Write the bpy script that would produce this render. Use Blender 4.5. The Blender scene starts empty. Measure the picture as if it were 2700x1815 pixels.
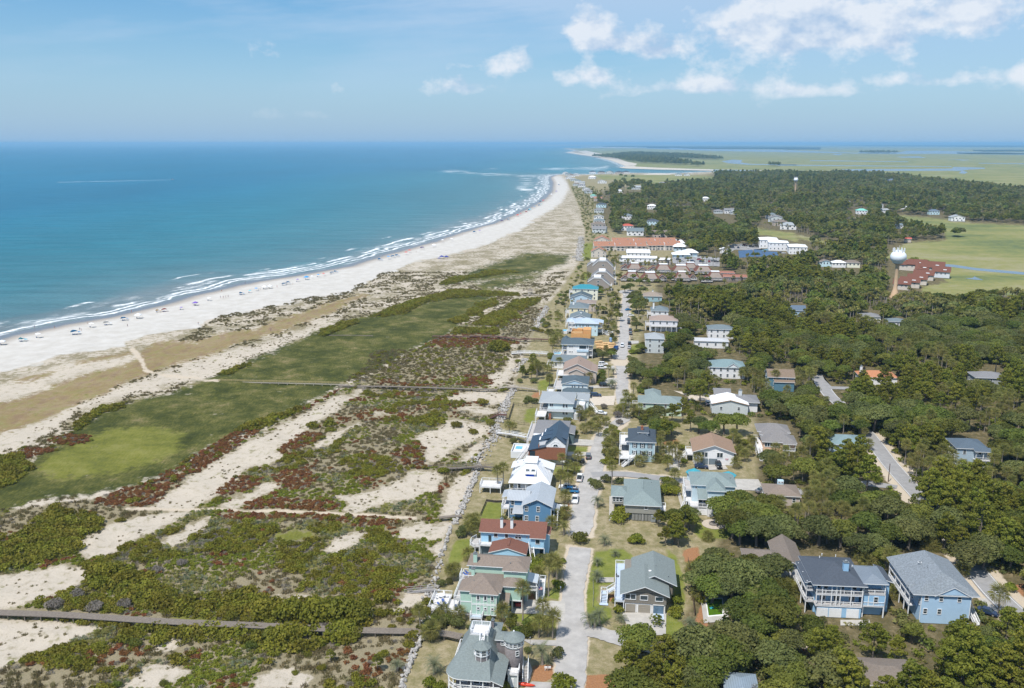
import bpy,bmesh,math,random
import numpy as np
from mathutils import Vector,Matrix

SC=bpy.context.scene
COL=SC.collection
rad=math.radians
rng=np.random.RandomState(11);rnd=random.Random(5)

CAM_H,FPX,PITCH=110.0,2300.0,math.atan(530.0/2300.0)
cam=bpy.data.cameras.new('camera')
cam.sensor_width=36.0
cam.lens=FPX/2700.0*36.0
cam.clip_start,cam.clip_end=1.0,150000.0
cam_ob=bpy.data.objects.new('camera',cam)
cam_ob.location=(0,0,CAM_H)
cam_ob.rotation_euler=(math.pi/2-PITCH,0,0)
COL.objects.link(cam_ob)
SC.camera=cam_ob

SUN_EL,SUN_AZ=rad(60),rad(38)          # shadows fall away from the camera and to the right
sdir=Vector((-math.sin(SUN_AZ)*math.cos(SUN_EL),-math.cos(SUN_AZ)*math.cos(SUN_EL),math.sin(SUN_EL)))
sun=bpy.data.lights.new('sun','SUN')
sun.energy,sun.angle,sun.color=4.2,rad(0.53),(1.0,0.955,0.89)
sun_ob=bpy.data.objects.new('sun',sun)
sun_ob.rotation_euler=(-sdir).to_track_quat('-Z','Y').to_euler()
sun_ob.location=(0,0,400)
COL.objects.link(sun_ob)

W=bpy.data.worlds.new('World');SC.world=W;W.use_nodes=True
def build_world():
 nt=W.node_tree;N=nt.nodes;L=nt.links
 bg=N['Background'];bg.inputs['Strength'].default_value=0.095
 sky=N.new('ShaderNodeTexSky');sky.sky_type='NISHITA';sky.sun_disc=False
 sky.sun_elevation=SUN_EL
 sky.sun_rotation=math.atan2(sdir.x,sdir.y)
 sky.altitude=100;sky.air_density=1.0;sky.dust_density=0.3;sky.ozone_density=2.2
 tc=N.new('ShaderNodeTexCoord')
 def math_(op,a,b=None,c=None,clamp=False):
  n=N.new('ShaderNodeMath');n.operation=op;n.use_clamp=clamp
  for i,v in enumerate((a,b,c)):
   if v is None: continue
   if isinstance(v,(int,float)): n.inputs[i].default_value=v
   else: L.new(v,n.inputs[i])
  return n.outputs[0]
 def noise(vec,scale,detail,rough,w=0.0,dist=0.0):
  n=N.new('ShaderNodeTexNoise');n.noise_dimensions='2D'
  if w:
   of=N.new('ShaderNodeVectorMath');of.operation='ADD';L.new(vec,of.inputs[0]);of.inputs[1].default_value=(w*1.7,w*0.9,0);vec=of.outputs[0]
  n.inputs['Scale'].default_value=scale;n.inputs['Detail'].default_value=detail
  n.inputs['Roughness'].default_value=rough;n.inputs['Distortion'].default_value=dist
  L.new(vec,n.inputs['Vector']);return n.outputs['Fac']
 sep=N.new('ShaderNodeSeparateXYZ');L.new(tc.outputs['Generated'],sep.inputs[0])
 x,y,z=sep.outputs
 rng=math_('POWER',math_('ADD',math_('MULTIPLY',x,x),math_('MULTIPLY',y,y)),0.5)
 az=math_('ARCTAN2',x,y)                       # 0 = straight ahead, + to the right
 el=math_('ARCTAN2',z,rng)
 cv=N.new('ShaderNodeCombineXYZ');L.new(math_('MULTIPLY',az,1.0),cv.inputs[0])
 L.new(math_('MULTIPLY',el,1.45),cv.inputs[1])
 cvec=cv.outputs[0]
 banks=CLOUD_BANKS
 field=None
 for (a,e,wx,wy,amp) in banks:
  dx=math_('DIVIDE',math_('SUBTRACT',az,rad(a)),rad(wx))
  dyn=math_('SUBTRACT',el,rad(e))
  dyp=math_('DIVIDE',math_('MAXIMUM',dyn,0),rad(wy))
  dym=math_('DIVIDE',math_('MINIMUM',dyn,0),rad(wy*0.55))
  d2=math_('ADD',math_('MULTIPLY',dx,dx),math_('ADD',math_('MULTIPLY',dyp,dyp),math_('MULTIPLY',dym,dym)))
  g=math_('MULTIPLY',math_('POWER',2.718,math_('MULTIPLY',d2,-1.0)),amp)
  field=g if field is None else math_('ADD',field,g)
 big=noise(cvec,3.2,2,0.5,4.0)
 ring=math_('MULTIPLY',math_('SUBTRACT',big,0.47),2.0)
 elband=math_('MULTIPLY',math_('SMOOTH_MIN',el,rad(22),0.05),1/rad(22))
 out=math_('MULTIPLY',math_('SUBTRACT',math_('ABSOLUTE',az),rad(36)),6.0,clamp=True)
 ring=math_('MULTIPLY',math_('MULTIPLY',math_('MAXIMUM',ring,0),out),1.6)
 field=math_('ADD',field,ring)
 n1=noise(cvec,17.0,6,0.60,1.0,0.0)
 nn=n1
 d=math_('SUBTRACT',math_('ADD',math_('MULTIPLY',field,0.62),math_('MULTIPLY',nn,1.25)),0.93)
 dens=math_('MULTIPLY',d,3.4,clamp=True)
 dens=math_('MULTIPLY',dens,math_('MULTIPLY',math_('SUBTRACT',el,rad(0.9)),22.0,clamp=True))
 mp=N.new('ShaderNodeVectorMath');mp.operation='ADD';L.new(cvec,mp.inputs[0]);mp.inputs[1].default_value=(-0.012,0.02,0)
 n2=noise(mp.outputs[0],17.0,4,0.60,1.0,0.0)
 lit=math_('ADD',math_('MULTIPLY',math_('SUBTRACT',n1,n2),2.3),0.70)
 thick=math_('MULTIPLY',math_('SUBTRACT',d,0.2),0.5,clamp=True)
 lit=math_('SUBTRACT',lit,math_('MULTIPLY',thick,0.42),clamp=True)
 cr=N.new('ShaderNodeValToRGB');L.new(lit,cr.inputs[0])
 cr.color_ramp.elements[0].position=0.15;cr.color_ramp.elements[0].color=(3.7,4.9,6.6,1)
 cr.color_ramp.elements[1].position=0.85;cr.color_ramp.elements[1].color=(6.8,7.2,7.8,1)
 cv2=N.new('ShaderNodeCombineXYZ');L.new(math_('ADD',az,math_('MULTIPLY',el,0.9)),cv2.inputs[0])
 L.new(math_('MULTIPLY',math_('SUBTRACT',el,math_('MULTIPLY',az,0.10)),7.0),cv2.inputs[1])
 s1=noise(cv2.outputs[0],2.6,5,0.6,2.0,0.0)
 grow=math_('MULTIPLY',math_('SUBTRACT',el,rad(2.0)),1/rad(9.0),clamp=True)
 side=math_('MULTIPLY',math_('ADD',az,rad(20)),1/rad(40),clamp=True)
 side=math_('ADD',math_('MULTIPLY',side,0.30),0.0)
 def bump2(a,e,wx,wy):
  dx=math_('DIVIDE',math_('SUBTRACT',az,rad(a)),rad(wx));dy=math_('DIVIDE',math_('SUBTRACT',el,rad(e)),rad(wy))
  return math_('POWER',2.718,math_('MULTIPLY',math_('ADD',math_('MULTIPLY',dx,dx),math_('MULTIPLY',dy,dy)),-1.0))
 side=math_('ADD',side,math_('ADD',math_('MULTIPLY',bump2(0,11.5,17,3.2),.34),math_('MULTIPLY',bump2(26,8,14,5),.30)))
 veil=math_('MULTIPLY',math_('ADD',math_('SUBTRACT',s1,0.50),side),3.4,clamp=True)
 veil=math_('MULTIPLY',math_('MULTIPLY',veil,grow),0.85)
 hz=math_('POWER',2.718,math_('MULTIPLY',el,-1/rad(9.0)))
 hz=math_('MULTIPLY',hz,0.9,clamp=True)
 def mix(f,a,b):
  m=N.new('ShaderNodeMix');m.data_type='RGBA';m.clamp_factor=True
  if isinstance(f,(int,float)): m.inputs[0].default_value=f
  else: L.new(f,m.inputs[0])
  for s,v in ((6,a),(7,b)):
   if isinstance(v,tuple): m.inputs[s].default_value=v
   else: L.new(v,m.inputs[s])
  return m.outputs[2]
 hs=N.new('ShaderNodeHueSaturation');hs.inputs['Saturation'].default_value=1.52;hs.inputs['Value'].default_value=1.0
 L.new(sky.outputs[0],hs.inputs['Color'])
 c=mix(hz,hs.outputs[0],(2.25,4.0,6.25,1))
 c=mix(veil,c,(4.6,5.7,7.2,1))
 c=mix(math_('MULTIPLY',dens,0.86),c,cr.outputs[0])
 L.new(c,bg.inputs['Color'])
CLOUD_BANKS=[  # azimuth, elevation, half width, half height, strength
 (4.5,6.9,1.7,1.6,1.0),(6.0,5.9,2.0,.9,.9),(9.1,5.4,1.9,1.1,.95),(0.0,4.9,1.8,1.2,.86),(-2.9,3.3,2.0,.8,.78),(4.2,4.0,2.2,.8,.6),
 (15.5,6.8,4.4,2.6,.92),(20.0,6.0,3.4,1.9,.8),(27.0,7.0,3.8,2.2,.9),(30.5,3.6,2.2,1.0,.8),(11.5,3.3,3.6,.6,.62),(18.0,2.9,3.0,.6,.6),(25.5,3.4,2.6,.7,.66),
 (13.0,3.6,17.0,2.2,.40),(22.0,6.5,11.0,3.4,.34),
 (-15.0,5.3,1.6,1.1,.74),(-13.5,1.6,3.6,.45,.6),
]
build_world()
W.cycles.sampling_method='MANUAL';W.cycles.sample_map_resolution=256

VS=SC.view_settings
VS.view_transform='Standard';VS.look='None';VS.exposure=0.36;VS.gamma=1.0
try: VS.use_curve_mapping=False
except Exception: pass
SC.render.resolution_x,SC.render.resolution_y=1024,688
SC.cycles.max_bounces=6;SC.cycles.diffuse_bounces=2;SC.cycles.glossy_bounces=2
SC.cycles.transmission_bounces=4;SC.cycles.transparent_max_bounces=8;SC.cycles.volume_bounces=0
SC.cycles.caustics_reflective=False;SC.cycles.caustics_refractive=False
SC.cycles.use_denoising=True

CP,SP=math.cos(PITCH),math.sin(PITCH)
def G(px,py,z=0.0):
 u=(px-1350.0)/FPX;v=(907.5-py)/FPX
 dx,dy,dz=u,CP+v*SP,-SP+v*CP
 t=(z-CAM_H)/dz
 return (dx*t,dy*t)
def G3(px,py,z=0.0):
 x,y=G(px,py,z);return Vector((x,y,z))
def P(x,y,z=0.0):
 dz=z-CAM_H
 cz=y*CP-dz*SP;cy=y*SP+dz*CP
 return (1350.0+FPX*x/cz,907.5-FPX*cy/cz)
def height_at(px,pyb,pyt):
 x,y=G(px,pyb,0);lo,hi=0.0,30.0
 for _ in range(30):
  m=(lo+hi)/2
  if P(x,y,m)[1]>pyt: lo=m
  else: hi=m
 return x,y,lo
def Pn(x,y,z):
 dz=z-CAM_H
 cz=y*CP-dz*SP;cy=y*SP+dz*CP
 return 1350.0+FPX*x/cz,907.5-FPX*cy/cz

MATS={}
def nodes_of(m):
 m.use_nodes=True
 return m.node_tree.nodes,m.node_tree.links,m.node_tree.nodes['Principled BSDF']
def mat(name,col,rough=0.8,var=0.10,scale=1.5,col2=None,scale2=None,spec=0.3,metal=0.0,bump=0.0,bscale=8.0,obj_var=0.0,coords='Object'):
 if name in MATS: return MATS[name]
 m=bpy.data.materials.new(name);N,L,b=nodes_of(m)
 tc=N.new('ShaderNodeTexCoord')
 n=N.new('ShaderNodeTexNoise');n.inputs['Scale'].default_value=scale;n.inputs['Detail'].default_value=6
 n.inputs['Roughness'].default_value=0.65
 L.new(tc.outputs[coords],n.inputs['Vector'])
 r=N.new('ShaderNodeValToRGB');L.new(n.outputs['Fac'],r.inputs[0])
 r.color_ramp.elements[0].position=0.32;r.color_ramp.elements[1].position=0.68
 c2=col2 or tuple(min(1,c*(1+var)) for c in col)
 c1=col if col2 else tuple(c*(1-var) for c in col)
 r.color_ramp.elements[0].color=(*c1,1);r.color_ramp.elements[1].color=(*c2,1)
 out=r.outputs[0]
 if obj_var:
  oi=N.new('ShaderNodeObjectInfo');hs=N.new('ShaderNodeHueSaturation')
  ma=N.new('ShaderNodeMapRange');ma.inputs[3].default_value=1-obj_var;ma.inputs[4].default_value=1+obj_var
  L.new(oi.outputs['Random'],ma.inputs[0]);L.new(ma.outputs[0],hs.inputs['Value'])
  mh=N.new('ShaderNodeMapRange');mh.inputs[3].default_value=0.5-obj_var*0.09;mh.inputs[4].default_value=0.5+obj_var*0.05
  ml=N.new('ShaderNodeMath');ml.operation='FRACT';mm=N.new('ShaderNodeMath');mm.operation='MULTIPLY';mm.inputs[1].default_value=7.31
  L.new(oi.outputs['Random'],mm.inputs[0]);L.new(mm.outputs[0],ml.inputs[0]);L.new(ml.outputs[0],mh.inputs[0])
  L.new(mh.outputs[0],hs.inputs['Hue']);L.new(out,hs.inputs['Color']);out=hs.outputs[0]
 L.new(out,b.inputs['Base Color'])
 b.inputs['Roughness'].default_value=rough;b.inputs['Metallic'].default_value=metal
 b.inputs['Specular IOR Level'].default_value=spec
 if bump:
  n2=N.new('ShaderNodeTexNoise');n2.inputs['Scale'].default_value=bscale;n2.inputs['Detail'].default_value=4
  L.new(tc.outputs[coords],n2.inputs['Vector'])
  bp=N.new('ShaderNodeBump');bp.inputs['Strength'].default_value=bump;bp.inputs['Distance'].default_value=0.2
  L.new(n2.outputs['Fac'],bp.inputs['Height']);L.new(bp.outputs[0],b.inputs['Normal'])
 MATS[name]=m
 return m
def wave_mat(name,col,dark,scale,direction='Z',rough=0.75,spec=0.3,metal=0.0,profile='SAW',noise_amt=0.12,bump=0.3,width=0.15,nscale=1.2):
 if name in MATS: return MATS[name]
 m=bpy.data.materials.new(name);N,L,b=nodes_of(m)
 tc=N.new('ShaderNodeTexCoord')
 s=N.new('ShaderNodeSeparateXYZ');L.new(tc.outputs['Object'],s.inputs[0])
 mu=N.new('ShaderNodeMath');mu.operation='MULTIPLY';mu.inputs[1].default_value=scale
 L.new(s.outputs['XYZ'.index(direction)],mu.inputs[0])
 fr=N.new('ShaderNodeMath');fr.operation='FRACT';L.new(mu.outputs[0],fr.inputs[0])
 lt=N.new('ShaderNodeMath');lt.operation='LESS_THAN';lt.inputs[1].default_value=width;L.new(fr.outputs[0],lt.inputs[0])
 n=N.new('ShaderNodeTexNoise');n.inputs['Scale'].default_value=nscale;n.inputs['Detail'].default_value=7;n.inputs['Roughness'].default_value=0.7
 L.new(tc.outputs['Object'],n.inputs['Vector'])
 mr=N.new('ShaderNodeMapRange');mr.inputs[1].default_value=0.3;mr.inputs[2].default_value=0.7
 mr.inputs[3].default_value=1-noise_amt;mr.inputs[4].default_value=1+noise_amt;L.new(n.outputs['Fac'],mr.inputs[0])
 mx=N.new('ShaderNodeMix');mx.data_type='RGBA';L.new(lt.outputs[0],mx.inputs[0])
 mx.inputs[6].default_value=(*col,1);mx.inputs[7].default_value=(*dark,1)
 hs=N.new('ShaderNodeHueSaturation');L.new(mx.outputs[2],hs.inputs['Color']);L.new(mr.outputs[0],hs.inputs['Value'])
 L.new(hs.outputs[0],b.inputs['Base Color'])
 b.inputs['Roughness'].default_value=rough;b.inputs['Metallic'].default_value=metal;b.inputs['Specular IOR Level'].default_value=spec
 if bump:
  bp=N.new('ShaderNodeBump');bp.inputs['Strength'].default_value=bump;bp.inputs['Distance'].default_value=0.03
  L.new(fr.outputs[0],bp.inputs['Height']);L.new(bp.outputs[0],b.inputs['Normal'])
 MATS[name]=m
 return m
def glass_mat():
 if 'glass' in MATS: return MATS['glass']
 m=bpy.data.materials.new('glass');N,L,b=nodes_of(m)
 b.inputs['Base Color'].default_value=(0.028,0.045,0.055,1)
 b.inputs['Roughness'].default_value=0.08;b.inputs['Specular IOR Level'].default_value=0.6
 MATS['glass']=m;return m

class MB:
 def __init__(s): s.v=[];s.f=[];s.m=[]
 def quad(s,a,b,c,d,mi=0):
  n=len(s.v);s.v+=[tuple(a),tuple(b),tuple(c),tuple(d)];s.f.append((n,n+1,n+2,n+3));s.m.append(mi);return s
 def poly(s,pts,mi=0):
  n=len(s.v);s.v+=[tuple(p) for p in pts];s.f.append(tuple(range(n,n+len(pts))));s.m.append(mi);return s
 def box(s,x0,x1,y0,y1,z0,z1,mi=0):
  if x0>x1: x0,x1=x1,x0
  if y0>y1: y0,y1=y1,y0
  if z0>z1: z0,z1=z1,z0
  n=len(s.v)
  s.v+=[(x0,y0,z0),(x1,y0,z0),(x1,y1,z0),(x0,y1,z0),(x0,y0,z1),(x1,y0,z1),(x1,y1,z1),(x0,y1,z1)]
  for q in ((0,3,2,1),(4,5,6,7),(0,1,5,4),(1,2,6,5),(2,3,7,6),(3,0,4,7)):
   s.f.append(tuple(n+i for i in q));s.m.append(mi)
  return s
 def prism(s,pts,z0,z1,mi=0):
  n=len(s.v);k=len(pts)
  s.v+=[(p[0],p[1],z0) for p in pts]+[(p[0],p[1],z1) for p in pts]
  s.f.append(tuple(range(n+k-1,n-1,-1)));s.m.append(mi)
  s.f.append(tuple(range(n+k,n+2*k)));s.m.append(mi)
  for i in range(k):
   j=(i+1) % k;s.f.append((n+i,n+j,n+k+j,n+k+i));s.m.append(mi)
  return s
 def bar(s,a,b,w,h=None,mi=0):
  a,b=Vector(a),Vector(b);d=(b-a)
  if d.length<1e-6: return s
  d.normalize();h=h or w
  up=Vector((0,0,1)) if abs(d.z)<0.95 else Vector((1,0,0))
  x=d.cross(up).normalized();y=x.cross(d).normalized()
  n=len(s.v)
  for p in (a,b):
   for sx,sy in ((-1,-1),(1,-1),(1,1),(-1,1)):
    s.v.append(tuple(p+x*sx*w/2+y*sy*h/2))
  for q in ((0,1,2,3),(7,6,5,4),(0,4,5,1),(1,5,6,2),(2,6,7,3),(3,7,4,0)):
   s.f.append(tuple(n+i for i in q));s.m.append(mi)
  return s
 def tube(s,pts,radii,k=8,mi=0,cap=True):
  pts=[Vector(p) for p in pts];n0=len(s.v)
  for i,p in enumerate(pts):
   d=(pts[min(i+1,len(pts)-1)]-pts[max(i-1,0)])
   if d.length<1e-6: d=Vector((0,0,1))
   d.normalize()
   up=Vector((0,1,0)) if abs(d.z)>0.6 else Vector((0,0,1))
   x=d.cross(up).normalized();y=d.cross(x).normalized()
   r=radii[i] if hasattr(radii,'__len__') else radii
   for j in range(k):
    a=2*math.pi*j/k;s.v.append(tuple(p+x*math.cos(a)*r+y*math.sin(a)*r))
  for i in range(len(pts)-1):
   for j in range(k):
    a=n0+i*k+j;b=n0+i*k+(j+1) % k
    s.f.append((a,a+k,b+k,b));s.m.append(mi)
  if cap:
   s.f.append(tuple(n0+j for j in range(k)));s.m.append(mi)
   e=n0+(len(pts)-1)*k;s.f.append(tuple(e+k-1-j for j in range(k)));s.m.append(mi)
  return s
 def lathe(s,prof,k=20,mi=0,c=(0,0)):
  n0=len(s.v)
  for r,z in prof:
   for j in range(k):
    a=2*math.pi*j/k;s.v.append((c[0]+r*math.cos(a),c[1]+r*math.sin(a),z))
  for i in range(len(prof)-1):
   for j in range(k):
    a=n0+i*k+j;b=n0+i*k+(j+1) % k
    s.f.append((a,b,b+k,a+k));s.m.append(mi)
  s.f.append(tuple(n0+k-1-j for j in range(k)));s.m.append(mi)
  e=n0+(len(prof)-1)*k;s.f.append(tuple(e+j for j in range(k)));s.m.append(mi)
  return s
 def mesh(s,name,mats,smooth=False):
  me=bpy.data.meshes.new(name)
  me.from_pydata(s.v,[],s.f)
  if not isinstance(mats,(list,tuple)): mats=[mats]
  for m in mats: me.materials.append(m)
  if len(mats)>1 and any(s.m): me.polygons.foreach_set('material_index',s.m)
  if smooth: me.polygons.foreach_set('use_smooth',[True]*len(s.f))
  me.update()
  return me

def ob(name,me,parent=None,loc=None,rot=None,scale=None):
 o=bpy.data.objects.new(name,me);COL.objects.link(o)
 if parent is not None: o.parent=parent
 if loc is not None: o.location=loc
 if rot is not None: o.rotation_euler=rot if hasattr(rot,'__len__') else (0,0,rot)
 if scale is not None: o.scale=scale if hasattr(scale,'__len__') else (scale,)*3
 return o
def thing(name,label,cat,loc=(0,0,0),rz=0.0,group=None,me=None):
 o=bpy.data.objects.new(name,me);COL.objects.link(o)
 if me is None: o.empty_display_size=0.5
 o.location=loc;o.rotation_euler=(0,0,rz)
 o['label']=label;o['category']=cat
 if group: o['group']=group
 return o
def setting(name,me,kind='structure',label=None):
 o=ob(name,me);o['kind']=kind
 if label: o['label']=label
 return o
def copy_tree(o,parent=None):
 c=o.copy();COL.objects.link(c)
 if parent is not None: c.parent=parent
 for ch in o.children: copy_tree(ch,c)
 return c
def np_mesh(name,V,F,mats,smooth=False,mi=None):
 me=bpy.data.meshes.new(name);V=np.asarray(V,np.float32);F=np.asarray(F,np.int32)
 k=F.shape[1]
 me.vertices.add(len(V));me.vertices.foreach_set('co',V.ravel())
 me.loops.add(F.size);me.loops.foreach_set('vertex_index',F.ravel())
 me.polygons.add(len(F));me.polygons.foreach_set('loop_start',np.arange(0,F.size,k,dtype=np.int32))
 me.polygons.foreach_set('loop_total',np.full(len(F),k,np.int32))
 if not isinstance(mats,(list,tuple)): mats=[mats]
 for m in mats: me.materials.append(m)
 if mi is not None: me.polygons.foreach_set('material_index',np.asarray(mi,np.int32))
 if smooth: me.polygons.foreach_set('use_smooth',np.ones(len(F),bool))
 me.update(calc_edges=True)
 return me
# ================================================================== terrain
def sheet(ox,oy,s): return lambda pts: [(ox+x/s,oy+y/s) for x,y in pts]
S1=sheet(1450,350,3.485);S2=sheet(2050,350,3.485);S3=sheet(0,650,2.592);S4=sheet(0,1200,2.121)
S5=sheet(700,700,3.111);S6=sheet(900,1150,2.85);S7=sheet(1000,350,3.888)
H1=sheet(1100,1350,3.333);H2=sheet(1200,1000,3.92);H3=sheet(1300,700,4.48);H4=sheet(1750,950,3.485)
H5=sheet(2050,1350,3.372);H6=sheet(1500,1200,3.135);SF=sheet(0,0,1/1.1573)

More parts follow.
